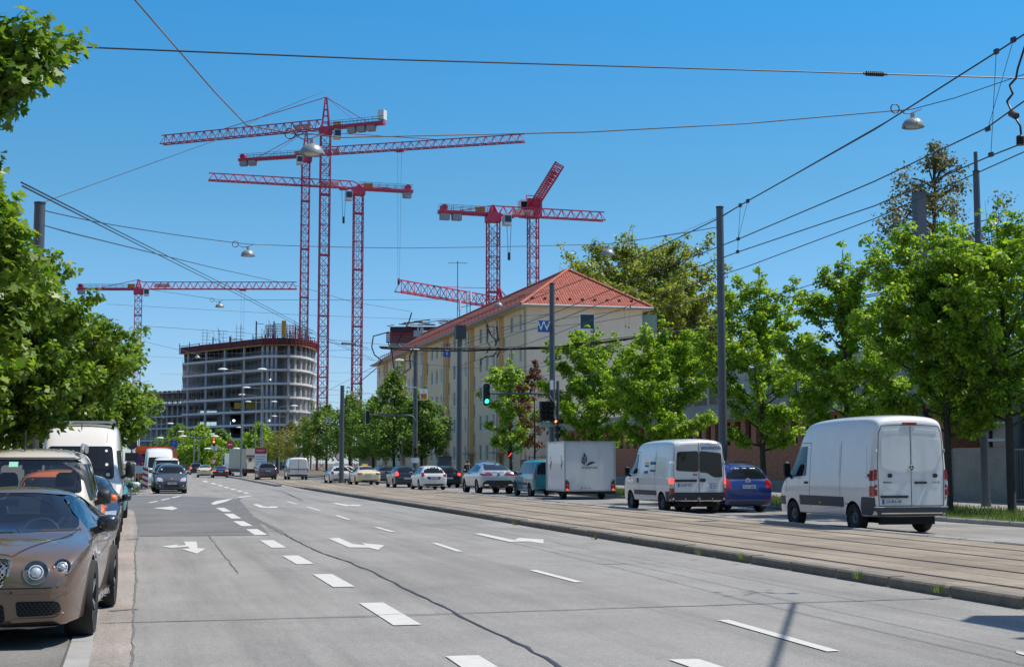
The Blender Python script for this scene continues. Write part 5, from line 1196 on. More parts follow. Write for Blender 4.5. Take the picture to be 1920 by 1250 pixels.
for z0, z1, m_ in ((1.26,1.50,M_lred), (1.15,1.26,M_lclear), (1.08,1.15,M_lred), (1.04,1.08,M_lclear), (.90,1.04,M_lred)): v.patch('taillight', 'rear', rect(.885, .975, z0, z1), m_, .015, True, res=.06)
v.patch('hinge', 'rear', rect(.87, .985, 1.90, 1.98, .01), M_chrome, .05, True); v.patch('hinge', 'rear', rect(.88, .985, .80, .87, .01), M_chrome, .03, True)
v.patch('brake_light', 'rear', rect(-.20, .17, 2.555, 2.60, .01), M_lred, .02)
for x in (-.56, .62): v.patch('door_stop', 'rear', circ(x, 1.36, .05, 14), M_trim, .05)
v.patch('door_handle', 'rear', rect(.08, .40, 1.17, 1.22, .02), M_trim, .035); v.patch('handle_strip', 'rear', rect(-.80, -.10, .84, .90, .01), M_trim, .03)
v.plate('rear', -.50, .755, 'GU:RA 44'); v.emblem_star('rear', 0, 1.54, .075)
for tx, x, sz in (('SPRINTER', -.62, .052), ('313 CDI', .66, .055)):
    p, _ = v.hit('rear', x, 1.20); text_obj('lettering', tx, sz, (x, p.y-.008, 1.20), (1,0,0), (0,0,1), M_trim, v.root)
v.mirror(1.62, 1.48, .99, .20, .42, .16, M_trim)
mb = MB(); mb.box(-.7, .7, -2.45, -2.3, .22, .40); mb.tube([(-.55,-2.3,.30), (-.55,-1.3,.3)], .06, 8); mb.box(-.8,.8,-1.7,-1.5,.25,.4); obj('underbody', mb, M_well, v.root)
# ---------------------------------------------------------------- carpenter's van
st = [(y*.94, zb, w_, b, wr*1.0, zr*.895) for (y, zb, w_, b, wr, zr) in BASE['van']]
v = Vehicle('carpenter_van', 'white joiner van with dark rear windows and blue lettering on its dented roof', 'van', (17.95, 46.15, .003), 0, st, P_white, 4.95, 1.99, 2.46, [(1.50, .86, .33, .22), (-1.55, .86, .33, .22)], GV, sub=3)
v.style = ('steel', 0); v.finish()
for sx, poly in ((-1, [(-.02,1.36), (-.80,1.40), (-.76,2.02), (-.02,2.05)]), (1, [(.02,1.34), (.28,1.34), (.50,1.19), (.83,1.18), (.79,1.98), (.02,2.05)])): v.patch('rear_window', 'rear', poly, M_glass, .012, r=.09)
v.line('rear', [(0,.60), (0,2.40)], .018); v.line('rear', [(-.86,.62), (-.88,1.4), (-.84,2.2), (-.6,2.38), (.6,2.38), (.84,2.2), (.88,1.4), (.86,.62)], .014)
v.patch('door_panel', 'rear', rect(-.93, -.01, .42, .70, .03), M_trim, .014); v.patch('door_panel', 'rear', rect(.01, .93, .42, .70, .03), M_trim, .014)
v.patch('rear_bumper', 'rear', rect(-.95, .95, .37, .44, .01), M_chrome, .03)
for vw in ('left', 'right'):
    v.patch('bumper_corner', vw, [(-2.44,.40), (-1.98,.40), (-1.94,.72), (-2.44,.74)], M_trimg, .014, r=.03); v.patch('side_strip', vw, rect(-1.10, 1.05, .58, .74, .02), M_trimg, .012)
    raised(v, vw, rect(-2.15, -1.05, 1.22, 2.0), .007, .06, name='side_panel'); raised(v, vw, rect(-.93, .36, 1.22, 2.0), .007, .06, name='side_panel')
    v.patch('cab_window', vw, [(.74,1.30), (1.66,1.26), (1.40,1.66), (1.14,1.96), (.76,1.97)], M_glass, .006, r=.05); v.line(vw, [(.56,.5), (.56,2.03), (1.1,2.03)], .014); v.line(vw, [(-1.0,.5), (-1.0,2.1)], .014); v.line(vw, [(-2.3,1.06), (.52,1.06)], .012, .003, P_white)
    v.patch('door_handle', vw, rect(.62, .74, .98, 1.14, .02), M_trim, .02)
    for z0, z1, m_ in ((.98,1.15,M_lredlit), (.84,.98,M_lclear), (.62,.84,M_lred)): v.patch('taillight', vw, rect(-2.46, -2.32, z0, z1), m_, .014, res=.06)
for z0, z1, m_ in ((.98,1.15,M_lredlit), (.84,.98,M_lclear), (.62,.84,M_lred)): v.patch('taillight', 'rear', rect(.88, .97, z0, z1), m_, .015, True, res=.06)
v.patch('hinge', 'rear', rect(.86, .99, 1.62, 1.74, .02), M_chrome, .06, True); v.patch('brake_light', 'rear', rect(-.22, -.06, 1.25, 1.30, .02), M_lred, .02)
v.patch('handle_strip', 'rear', rect(-.84, -.08, 1.04, 1.12, .01), M_trim, .03); v.patch('door_handle', 'rear', rect(.03, .22, 1.04, 1.15, .03), M_trim, .03)
v.plate('rear', -.48, .93, 'LL:RF 912', off=.02)
M_bluet = M('letter_blue', (.02,.10,.34), .6); M_orl = M('letter_orange', (.75,.36,.05), .6)
for t, z in (('SCHREINEREI', 2.275), ('BERNRIEDER', 2.135)):
    p, n_ = v.hit('rear', .44, z); u = Vector((0, n_.z*-1 if False else 0, 1)); t_ = Vector((0, -n_.z, n_.y)); t_ = t_ if t_.z > 0 else -t_
    text_obj('lettering', t, .13, p+n_*.014, (1,0,0), t_, M_bluet, v.root)
v.patch('orange_rule', 'rear', rect(.10, .78, 2.198, 2.208), M_orl, .012, res=.2)
for k, t in enumerate(('Tegernseer Str. 12', '83661 Lenggries', 'Telefon 08042 50', 'Telefax 08042 51', 'www.schreinerei.de')):
    p, _ = v.hit('rear', .50, 1.02-k*.045); text_obj('lettering', t, .045, (.50, p.y-.009, .985-k*.05-(.03 if k == 4 else 0)), (1,0,0), (0,0,1), M_bluet, v.root)
for y0, z0, w_, h, m_ in ((-.72,1.60,.52,.10,M_bluet), (-.72,1.36,.50,.07,M_bluet), (-.05,1.62,.36,.06,M_orl), (-.05,1.52,.36,.07,M_bluet), (-.05,1.30,.40,.09,M_bluet)): v.patch('side_lettering', 'left', rect(y0-.3, y0-.3+w_, z0, z0+h, .02), m_, .011)
v.mirror(1.42, 1.36, .99, .18, .34, .15, M_trim); mb = MB(); mb.box(-.7,.7,-2.2,-1.4,.22,.38); mb.tube([(0,-2.5,.36), (0,-2.3,.33)], .03, 8); mb.box(-.1,.1,-2.46,-2.36,.24,.36); obj('underbody', mb, M_well, v.root)
# ---------------------------------------------------------------- blue family van
v = basic_car('mpv', 'family_van', 'dark blue family van between the two white vans', 'car', (19.98, 46.5, .003), 0, P_blue, 4.4, 1.80, 1.66, GV, .32, [(.60,.80), (.86,.78), (.86,1.06), (.66,1.12)], False, None, ('steel', 0))
v.plate('rear', 0, .86, 'M:VP 2098'); v.emblem_round('rear', 0, 1.06, .085, 'VW'); v.patch('bumper_reflector', 'rear', rect(.6, .84, .42, .46, .01), M_lred, .012, True); v.patch('pressed_line', 'rear', rect(-.84, .84, .72, .75, .01), P_blue, .014)
for sx in (-1, 1): mb = MB(); mb.tube([(sx*.58,-1.4,1.63), (sx*.60,-1.3,1.69), (sx*.60,.2,1.70), (sx*.58,.35,1.64)], .02, 8); obj('roof_rail', mb, M_trim, v.root, 60)
# ---------------------------------------------------------------- box trailer and its towing van
t = thing('box_trailer', 'tall white box trailer with an olive twig emblem on its rear', 'trailer', (20.15, 63.45, .003), math.radians(-1), GV)
M_box = M('trailer_panel', (.62,.64,.66), .25, coat=.6, var=.05, scale=1.2)
mb = MB(); mb.box(-1.18, 1.18, -1.55, 1.55, .42, 2.60); obj('body', mb, M_box, t)
mb = MB()
for sx in (-1, 1):
    for y in (-1.55, 1.55): mb.bar((sx*1.18,y,.40), (sx*1.18,y,2.62), .075)
    for z in (.42, 2.61): mb.bar((sx*1.18,-1.55,z), (sx*1.18,1.55,z), .075)
for y in (-1.55, 1.55):
    for z in (.42, 2.61): mb.bar((-1.18,y,z), (1.18,y,z), .07)
obj('edge_frame', mb, M('alu_edge', (.45,.46,.48), .4, metal=.5), t)
mb = MB(); mb.box(-1.12, 1.12, -1.45, 1.45, .30, .40); mb.box(-1.2, 1.2, -1.60, -1.5, .28, .38); mb.box(-.5, .5, -1.3, .6, .24, .3); mb.bar((0,1.5,.4), (0,3.2,.45), .1); obj('chassis', mb, M_well, t)
for sx in (-1, 1):
    mb = MB(); mb.lathe([(.14,-.1), (.29,-.1), (.31,-.05), (.31,.05), (.29,.1), (.14,.1)], 28, c=(sx*.92,-.35,.31), axis='x'); o = obj('wheel', mb, M_tyre, t, 40); mb = MB(); mb.lathe([(0,-.06), (.15,-.06), (.15,.07), (0,.07)], 20, c=(sx*.92,-.35,.31), axis='x'); obj('rim', mb, M_steelrim, o)
    mb = MB(); mb.prism([(sx*1.0,.42), (sx*1.17,.42), (sx*1.17,.86), (sx*1.13,.90), (sx*1.0,.80)], 'y', -1.62, -1.588); o = obj('lamp_cluster', mb, M_trim, t)
    for z0, z1, m_ in ((.74,.80,M_lred), (.62,.70,M_lamb), (.53,.60,M_lred)): mb = MB(); mb.box(sx*1.085-.055, sx*1.085+.055, -1.63, -1.621, z0, z1); obj('lens', mb, m_, o)
    mb = MB(); mb.prism([(sx*1.085-.07,.43), (sx*1.085+.07,.43), (sx*1.085,.52)], 'y', -1.63, -1.621); obj('triangle_reflector', mb, M_lredlit, o)
mb = MB(); mb.box(-.42, .08, -1.60, -1.592, .46, .58); o = obj('number_plate', mb, M_plate, t); mb = MB(); mb.box(-.418, -.375, -1.603, -1.6, .462, .578); obj('plate_band', mb, M_plateb, o); text_obj('lettering', 'M:OL 310', .09, (-.15, -1.602, .52), (1,0,0), (0,0,1), M_ink, o)
M_twig = M('print_dark', (.035,.035,.06), .6)
def blade(mb, x, z, l, w_, ang, y=-1.5995, bend=0.):
    p = []
    for i in range(9):
        s = i/8; wv = w_*math.sin(PI*min(1, s*.95+.03))**.8; a = ang+bend*s; p.append((x+l*s*math.cos(a), z+l*s*math.sin(a), wv, a))
    L_ = [(q[0]-q[2]*math.sin(q[3]), q[1]+q[2]*math.cos(q[3])) for q in p]; R_ = [(q[0]+q[2]*math.sin(q[3]), q[1]-q[2]*math.cos(q[3])) for q in p]
    mb.prism(L_+R_[::-1], 'y', y, y+.012)
mb = MB()
for a in ((-.26,1.52,.42,.02,1.72,-.1), (-.18,1.53,.46,.055,.75,-.4), (-.28,1.60,.24,.036,2.5,-.5), (-.26,1.76,.22,.034,2.3,-.3), (-.23,1.63,.27,.026,1.1,.2), (-.22,1.78,.22,.022,1.2,.2), (-.27,1.92,.18,.045,1.5,0)): blade(mb, *a[:5], bend=a[5])
obj('twig_print', mb, M_twig, t); text_obj('lettering', 'OLIVENSTAND', .115, (-.02, -1.594, 1.44), (1,0,0), (0,0,1), M_twig, t, .016)
for y in (.85, -1.0):
    mb = MB(); mb.bar((-1.184,y,1.3), (-1.184,y,2.0), .004, .012, up=(1,0,0)); mb.bar((-1.184,y,1.5), (-1.184,y-.18,1.75), .004, .025, up=(1,0,0)); mb.bar((-1.184,y,1.42), (-1.184,y+.15,1.6), .004, .02, up=(1,0,0)); obj('twig_print', mb, M_twig, t)
v = basic_car('kangoo', 'towing_van', 'teal panel van pulling the white box trailer', 'van', (20.05, 70.0, .003), 0, P_teal, 4.2, 1.83, 1.86, GV, .32, None, False, None, ('steel', 0)); v.both('side_strip', rect(-.95, .95, .58, .68, .02), M_trim, .012)
# ---------------------------------------------------------------- silver SUV coupé
v = Vehicle('sport_utility', 'silver coupe SUV with wide thin red taillights in front of the teal van', 'car', (18.9, 76.3, .003), 0, BASE['suvcoupe'], P_silver, 4.9, 2.0, 1.73, [(1.50, .85, .385, .27), (-1.43, .85, .385, .27)], GV); v.style = ('dark', 5); v.finish()
v.patch('rear_window', 'rear', [(-.70,1.28), (.70,1.28), (.62,1.44), (.50,1.60), (.30,1.655), (-.30,1.655), (-.50,1.60), (-.62,1.44)], M_glass, .006, r=.06); v.tail([(.32,1.00), (.94,1.00), (.95,1.10), (.36,1.115)], [(-2.42,1.02), (-2.1,1.06), (-2.1,1.10), (-2.42,1.12)])
v.patch('rear_bumper', 'rear', [(-.90,.36), (.90,.36), (.86,.62), (.66,.74), (-.66,.74), (-.86,.62)], M_trim, .014, r=.05); v.plate('rear', 0, .68, 'M:GW 5758'); v.emblem_star('rear', 0, 1.05, .07); v.patch('exhaust', 'rear', [(.52,.46), (.80,.46), (.76,.53), (.56,.53)], M_chrome, .03, True, r=.03)
v.patch('spoiler_lip', 'rear', rect(-.74, .74, 1.17, 1.20, .01), P_silver, .03); side_glass(v, -1.62, 1.15, 1.17, 1.58, [-.6, .25], .55, .55); v.line('left', [(.2,.4), (.2,1.15)]); v.line('left', [(-.7,.4), (-.72,1.15)]); v.mirror(1.0, 1.22, .97, .2, .15, .12)
v.both('sill_trim', rect(-1.0, 1.0, .34, .42, .02), M_trim, .012)
# ---------------------------------------------------------------- rest of the queue, farther away
v = basic_car('hatch', 'hatchback', 'small white hatchback with a black rear window and rounded tail', 'car', (18.1, 88.8, .003), 0, P_white, 3.85, 1.70, 1.51, GV, .31, [(.60,.86), (.80,.80), (.80,1.04), (.66,1.10)], False, None, ('alloy', 7)); v.plate('rear', 0, .74, 'M:XS 410'); v.patch('plate_recess', 'rear', [(-.36,.66), (.36,.66), (.46,.82), (-.46,.82)], M_trim, .006, r=.05)
basic_car('hatch', 'hatchback', 'black hatchback with glowing left taillight beside the small white hatchback', 'car', (18.0, 97.2, .003), 0, P_navy, 4.0, 1.74, 1.50, GV, .31, [(.58,.84), (.82,.78), (.82,1.0), (.66,1.12)], True, ('M:KA 21', .62))
basic_car('hatch', 'hatchback', 'dark blue car with lit brake lights, right of the small white hatchback', 'car', (20.6, 96.0, .003), 0, P_navy, 4.1, 1.76, 1.48, GV, .31, None, True, ('M:BD 77', .66))
basic_car('hatch', 'estate_car', 'blue grey estate car between the cream taxi and the black hatchback', 'car', (20.4, 119, .003), 0, P_bluegrey, 4.4, 1.78, 1.50, GV, .31, None, False, None)
v = basic_car('sedan', 'taxi', 'cream taxi saloon waiting behind the white estate car, taxi sign on the roof', 'taxi', (17.35, 109.8, .003), 0, P_taxi, 4.85, 1.86, 1.47, GV, .33, None, False, ('M:TX 1', .80))
mb = MB(); mb.box(-.22, .22, -.3, -.15, 1.48, 1.60); obj('taxi_sign', mb, M('taxi_yellow', (.75,.55,.05), .4), v.root)
basic_car('hatch', 'estate_car', 'white estate car, leftmost of the queue near the grey tram mast', 'car', (16.5, 118.4, .003), 0, P_white, 4.55, 1.79, 1.48, GV, .32, [(.58,.82), (.80,.80), (.82,1.0), (.64,1.02)], False, ('M:SK 9', .82))
basic_car('hatch', 'small_car', 'white car seen in the gap between the white estate and the cream taxi', 'car', (19.0, 132, .003), 0, P_white, 4.0, 1.72, 1.46, GV, .31, None, False, None)
st = [(y, zb, w_, b, wr, zr*.87) for (y, zb, w_, b, wr, zr) in BASE['van']]
v = Vehicle('delivery_van', 'white delivery van far ahead, left of the olive trees', 'van', (15.75, 143.0, .003), 0, st, P_white, 4.9, 1.97, 2.22, [(1.5, .85, .33, .22), (-1.5, .85, .33, .22)], GV); v.style = ('steel', 0); v.finish()
v.line('rear', [(0,.5), (0,2.1)], .03); v.patch('handle_strip', 'rear', rect(-.8, .8, 1.02, 1.10), M_trim, .02); v.tail(rect(.86, .96, .75, 1.2)); v.patch('rear_bumper', 'rear', rect(-.94, .94, .38, .55, .02), M_trim, .02); v.plate('rear', .0, .72); v.both('cab_window', [(.8,1.18), (1.75,1.18), (1.3,1.74), (.8,1.76)], M_glass, .006, r=.05); v.mirror(1.5, 1.3, .98, .18, .3, .15, M_trim)
basic_car('mpv', 'family_van', 'dark grey people carrier left of the white delivery van', 'car', (13.1, 146.5, .003), 0, P_grey, 4.8, 1.9, 1.74, GV, .33, None, False, ('M:SH 5', .84))
GF = 'cars queuing at the far crossing'
basic_car('sedan', 'convertible', 'black car with two bright red taillights left of the box truck', 'car', (9.75, 166.2, .003), math.radians(-3), P_black, 4.5, 1.8, 1.36, GF, .32, None, True, ('M:C 11', .78))
basic_car('sedan', 'taxi', 'cream taxi far ahead beside the black low car', 'taxi', (8.35, 172.5, .003), math.radians(-4), P_taxi, 4.85, 1.86, 1.45, GF, .33, None, False, ('M:TX 2', .8))
basic_car('mpv', 'dark_car', 'black tall car with red lights at the head of the far queue', 'car', (9.0, 214, .003), 0, P_black, 4.4, 1.8, 1.7, GF, .32, None, True, None, hi=False)
basic_car('hatch', 'blue_car', 'dark blue hatchback with red lights behind the far cream taxi', 'car', (9.35, 194, .003), 0, P_navy, 4.0, 1.75, 1.5, GF, .31, None, True, None, hi=False)
basic_car('hatch', 'white_car', 'white car partly hidden behind the black low car', 'car', (12.4, 196, .003), 0, P_white, 4.0, 1.75, 1.5, GF, .31, None, False, None, hi=False)
# box truck
t = thing('box_truck', 'grey and cream box lorry standing at the far crossing', 'truck', (13.9, 181.5, .003), math.radians(14), GF)
mb = MB(); mb.box(-1.25, 1.25, -3.4, 3.4, .95, 3.45); obj('cargo_box', mb, M('truck_grey', (.42,.40,.36), .6, var=.1, scale=.8), t); mb = MB(); mb.box(-1.275, -1.252, -3.3, 3.3, 1.1, 3.35); obj('side_curtain', mb, M('truck_cream', (.50,.47,.33), .6), t)
mb = MB(); mb.box(-1.15, 1.15, -3.5, -3.402, .95, 1.75); obj('tail_lift', mb, M('lift_pale', (.55,.52,.46), .6), t); mb = MB(); mb.box(-1.2, 1.2, -3.46, -3.402, 2.5, 2.62); mb.box(-1.2, 1.2, -3.3, 3.2, .55, .94); mb.box(-1.1, 1.1, -3.4, -3.2, .45, .8); obj('chassis', mb, M_trim, t)
mb = MB(); mb.box(-1.2, 1.2, 3.5, 5.4, .6, 2.9); obj('cab', mb, P_white, t); mb = MB(); mb.box(-.9, -.55, -3.43, -3.401, 1.9, 2.3); mb.box(.55,.9,-3.43,-3.401,1.9,2.3); obj('door_gear', mb, M_trim, t)
for y in (-2.2, 3.9):
    for sx in (-1, 1): mb = MB(); mb.lathe([(.2,-.15), (.46,-.15), (.5,-.1), (.5,.1), (.46,.15), (.2,.15)], 24, c=(sx*1.05,y,.5), axis='x'); o = obj('wheel', mb, M_tyre, t, 40); mb = MB(); mb.lathe([(0,-.1), (.22,-.1), (.22,.1), (0,.1)], 16, c=(sx*1.05,y,.5), axis='x'); obj('rim', mb, M_steelrim, o)
for sx in (-1, 1): mb = MB(); mb.box(sx*1.0-.12, sx*1.0+.12, -3.49, -3.461, .62, .76); obj('taillight', mb, M_lred, t)
# ---------------------------------------------------------------- bronze grand-touring coupé, nose towards us (world -Y)
ST = [(-2.40,.45,.76,.78,.66,.82),(-2.32,.32,.88,.92,.74,.99),(-2.05,.25,.945,.985,.74,1.05),(-1.5,.2,.97,1.01,.76,1.15),(-.85,.18,.965,.97,.71,1.34),(-.35,.18,.955,.94,.70,1.40),(.12,.18,.95,.93,.695,1.385),(.34,.18,.95,.93,.69,1.33),
      (1.0,.18,.955,.93,.82,1.01),(1.2,.18,.965,.92,.81,.975),(1.55,.18,.972,.90,.77,.945),(1.9,.18,.955,.87,.70,.90),(2.18,.18,.90,.80,.56,.845),(2.335,.17,.84,.70,.50,.775),(2.40,.20,.76,.60,.46,.69),(2.42,.26,.66,.52,.42,.60)]
v = Vehicle('grand_tourer', 'bronze two door coupe with twin round headlamps and mesh grille, nearest at the left kerb', 'car', (-1.225, 16.0, 0), PI-math.radians(3.2), ST, P_bronze, None, None, None, [(1.42, .86, .365, .265), (-1.36, .86, .365, .275)], GP, sub=3, arch=.03)
WS = soft([(-.79,1.005), (-.34,.975), (.34,.975), (.79,1.005), (.70,1.20), (.63,1.315), (.28,1.345), (-.28,1.345), (-.63,1.315), (-.70,1.20)], .06)
SG = soft([(-.62,1.0), (.88,.985), (.55,1.16), (.24,1.30), (-.30,1.335), (-.58,1.28)], .05)
BWD = soft([(-.55,1.08), (.55,1.08), (.50,1.28), (-.50,1.28)], .06)
v.cavity(-1.1, 1.05, .06, .40, .10); v.hole('front', WS, 28.0, 30.6); v.hole('left', SG, 28.9, 29.35); v.hole('right', SG, 28.9, 29.35); v.hole('rear', BWD, 27.9, 29.4)
v.style = ('dark', 5); v.finish(28)
v.patch('windscreen', 'front', WS, M_clear, -.004, skirt=0); v.patch('windscreen_edge', 'front', soft([(-.81,.985), (.81,.985), (.80,1.005), (.34,.985), (-.34,.985), (-.80,1.005)], 0), M_trim, .004)
for vw in ('left', 'right'):
    v.patch('side_window', vw, SG, M_clear, -.004, skirt=0); v.line(vw, [(-.60,.995), (.90,.98)], .02, .006, M_chrome, 'window_chrome')
    v.line(vw, [(.62,.34), (.70,.6), (.66,.98)], .010); v.line(vw, [(-.60,.36), (-.62,.98)], .010); v.line(vw, [(.62,.33), (-.6,.33)], .010)
    v.patch('door_handle', vw, rect(-.52, -.26, .865, .895, .015), M_chrome, .03); v.patch('wing_vent', vw, rect(.80, .98, .70, .745, .02), M_chrome, .01)
    v.patch('sill', vw, [(-.98,.20), (.98,.20), (.95,.29), (-.95,.29)], P_bronze, .03, r=.02)
    v.line(vw, [(1.02,.72), (.3,.70), (-.5,.75), (-1.0,.88)], .02, .006, P_bronze, 'body_crease')
v.patch('rear_window', 'rear', BWD, M_clear, -.004, skirt=0)
mb = MB(); mb.box(-.76, .76, .62, 1.02, .55, .90); mb.box(-.80,.80,-1.1,.62,.38,.45); mb.box(-.72, .72, -1.05, -.9, .4, 1.0); o = obj('dashboard', mb, M('dashboard', (.015,.017,.022), .7), v.root)
v.seats(.05, .50, (-.36, .36), M('leather', (.03,.03,.035), .5), .56); v.seats(-.62, .52, (-.34, .34), M('leather_pale', (.13,.12,.11), .5), .42); v.steering(-.36, .52, .905, .19)
mb = MB(); mb.box(-.12, .12, .33, .36, 1.21, 1.28); mb.bar((0,.34,1.28), (0,.30,1.34), .03); obj('rear_view_mirror', mb, M_trim, v.root)
# bonnet shut lines and creases, grille, lamps, bumper
for sx in (-1, 1):
    v.line('top', [(sx*.77,1.06), (sx*.69,1.5), (sx*.47,1.95), (sx*.335,2.24)], .010, .002); v.line('top', [(sx*.75,1.10), (sx*.665,1.5), (sx*.44,1.95), (sx*.30,2.24)], .030, .004, P_bronze, 'bonnet_crease')
v.line('front', [(-.33,.815), (-.15,.835), (.15,.835), (.33,.815)], .012, .003)
GR = soft([(-.33,.80), (.33,.80), (.315,.62), (.24,.53), (-.24,.53), (-.315,.62)], .06)
v.patch('grille_frame', 'front', GR, M_chrome, .014); G2 = [(x*.94, .672+(z-.672)*.90) for x, z in GR]; g = v.patch('grille', 'front', G2, M_well, .018)
mb = MB(); 
from_y = lambda x, z: v.hit('front', x, z)[0].y+.022
def inside(px_, pz_, poly):
    c = False; j = len(poly)-1
    for i in range(len(poly)):
        (xi, zi), (xj, zj) = poly[i], poly[j]
        if (zi > pz_) != (zj > pz_) and px_ < (xj-xi)*(pz_-zi)/(zj-zi)+xi: c = not c
        j = i
    return c
def mesh_lattice(poly, pitch, wd, mat, name):
    m = MB(); x0, x1 = min(p[0] for p in poly), max(p[0] for p in poly); z0, z1 = min(p[1] for p in poly), max(p[1] for p in poly)
    for sg in (-1, 1):
        k = int((x1-x0+z1-z0)/pitch)+1
        for i in range(-k, k+1):
            prev = None
            for s in range(int((z1-z0)/.02)+1):
                z = z0+s*.02; x = x0+i*pitch+sg*(z-z0)*.9
                ok = inside(x, z, poly); p = (x, from_y(x, z), z) if ok else None
                if ok and prev: m.bar(prev, p, wd)
                prev = p
    return obj(name, m, mat, v.root)
mesh_lattice(G2, .042, .006, M_chrome, 'grille_mesh')
v.line('front', [(0,.55), (0,.80)], .014, .026, M_chrome, 'grille_bar')
for sx in (-1, 1):
    for (x, z, r) in ((.545,.672,.112), (.765,.712,.078)):
        p, n_ = v.hit('front', sx*x, z); c = p; ax = (n_+Vector((0,1.2,0))).normalized(); u = ax.cross(Vector((0,0,1))).normalized(); w_ = u.cross(ax)
        def disc(prof, mat, nm, par):
            m = MB(); n = 32; vs = [c+ax*h+(u*math.cos(2*PI*j/n)+w_*math.sin(2*PI*j/n))*rr for j in range(n) for rr, h in prof]; k = len(prof)
            m.add(vs, [(j*k+i, ((j+1) % n)*k+i, ((j+1) % n)*k+i+1, j*k+i+1) for j in range(n) for i in range(k-1)]); return obj(nm, m, mat, par, 50)
        o = disc([(r*1.0,-.06), (r*1.03,.010), (r*1.0,.018), (r*.93,.018), (r*.93,-.01)], M('lamp_rim', (.45,.46,.48), .22, metal=.9), 'headlamp', v.root)
        disc([(r*.93,-.012), (r*.62,-.02), (r*.60,-.02), (r*.0001,-.02)], M('lamp_bowl', (.16,.18,.21), .15, coat=1), 'lamp_bowl', o); disc([(r*.62,-.02), (r*.60,.012), (r*.52,.015), (r*.46,-.005)], M('lamp_ring', (.72,.74,.78), .25, metal=.3, coat=1), 'lamp_ring', o)
        disc([(r*.46,.0), (r*.36,.022), (r*.2,.034), (r*.0001,.038)], M('lamp_lens', (.62,.68,.74), .08, coat=1, metal=.4), 'lens', o)
IN = [(sx, p) for sx in (-1, 1) for p in ([(.40,.285), (.70,.295), (.775,.33), (.755,.405), (.71,.42), (.38,.42)],)]
for sx, p in IN:
    p = soft([(x*sx, z) for x, z in p], .03); v.patch('air_intake', 'front', p, M_well, .010); mesh_lattice(p, .04, .004, M_trim, 'intake_mesh')
    v.patch('bumper_blade', 'front', [(sx*.34,.235), (sx*.78,.25), (sx*.81,.32), (sx*.72,.275), (sx*.36,.265)], P_bronze, .03, r=.02)
    v.line('front', [(sx*.27,.50), (sx*.31,.47), (sx*.68,.47), (sx*.88,.50)], .02, .012, P_bronze, 'bumper_crease')
p = soft([(-.30,.24), (.30,.24), (.28,.40), (-.28,.40)], .04); v.patch('air_intake', 'front', p, M_well, .012); mesh_lattice(p, .04, .004, M_trim, 'intake_mesh')
v.patch('splitter', 'front', rect(-.84, .84, .165, .20, .01), M_trim, .05); v.line('front', [(-.82,.172), (.82,.172)], .010, .055, M_chrome, 'splitter_edge')
v.line('front', [(-.875,.55), (-.6,.535), (.6,.535), (.875,.55)], .010, .002)
for sx in (-1, 1): v.patch('parking_sensor', 'front', circ(sx*.34, .50, .012, 12), M_trim, .004)
v.mirror(.74, 1.04, .88, .22, .18, .15, P_black); v.tail([(.50,.80), (.84,.78), (.86,.90), (.52,.92)]); v.plate('rear', 0, .62)
# ---------------------------------------------------------------- champagne leisure van behind it
v = Vehicle('leisure_van', 'champagne coloured high roof leisure van with roof rails behind the bronze coupe', 'van', (-1.36, 21.9, 0), PI, BASE['kangoo'], P_beige, 4.35, 1.83, 1.86, [(1.41, .80, .32, .21), (-1.35, .80, .32, .21)], GP, sub=3)
WS = soft([(-.70,1.24), (.70,1.24), (.66,1.50), (.62,1.68), (.3,1.71), (-.3,1.71), (-.62,1.68), (-.66,1.50)], .06); SG = soft([(-1.8,1.14), (1.12,1.14), (.72,1.66), (-1.8,1.68)], .06)
BWD = rect(-.66, .66, 1.12, 1.62, .08)
v.cavity(-2.0, 1.30, .06, .40, .09); v.hole('front', WS, 28.0, 30.5); v.hole('rear', BWD, 27.5, 29.5)
for a, b in ((-1.75,-.80), (-.70,.12), (.22,1.0)): v.hole('left', rect(a, b, 1.16, 1.64, .06), 28.9, 29.5); v.hole('right', rect(a, b, 1.16, 1.64, .06), 28.9, 29.5)
v.style = ('alloy', 5); v.finish(30); v.patch('windscreen', 'front', WS, M_clear, -.004, skirt=0)
v.patch('screen_edge', 'front', [(-.74,1.70), (.74,1.70), (.74,1.735), (-.74,1.735)], M_trim, .005)
for vw in ('left', 'right'):
    for a, b in ((-1.75,-.80), (-.70,.12), (.22,1.0)): v.patch('side_window', vw, rect(a, b, 1.16, 1.64, .06), M_clear, -.004, skirt=0)
    v.line(vw, [(.17,.4), (.17,1.7)], .012); v.line(vw, [(1.05,.5), (1.1,1.12)], .012); v.patch('pillar_trim', vw, [(1.02,1.14), (1.2,1.14), (.80,1.66), (.70,1.66)], M_trim, .006)
for sx in (-1, 1):
    mb = MB(); mb.tube([(sx*.66,-1.6,1.83), (sx*.665,-1.45,1.91), (sx*.665,.35,1.91), (sx*.66,.55,1.82)], .028, 10); obj('roof_rail', mb, M('rail_silver', (.5,.51,.53), .35, metal=.7), v.root, 60)
for k in range(-3, 4): v.line('top', [(k*.17,-1.8), (k*.17,.5)], .03, .010, P_beige, 'roof_rib')
mb = MB(); mb.tube([(.12,.52,1.83), (.12,.40,2.12)], .008, 6); mb.lathe([(.03,0), (.02,.03), (0,.035)], 10, c=(.12,.52,1.845)); obj('aerial', mb, M_trim, v.root)
mb = MB(); mb.box(-.76,.76,.85,1.15,.55,1.05); mb.box(-.8,.8,-1.9,.85,.38,.45); obj('dashboard', mb, MATS['dashboard'], v.root); v.seats(.30, .62, (-.4,.4), None, .64); v.steering(-.4, .74, 1.08, .19)
mb = MB(); mb.box(-.13, .13, .72, .75, 1.56, 1.64); obj('rear_view_mirror', mb, M_trim, v.root)
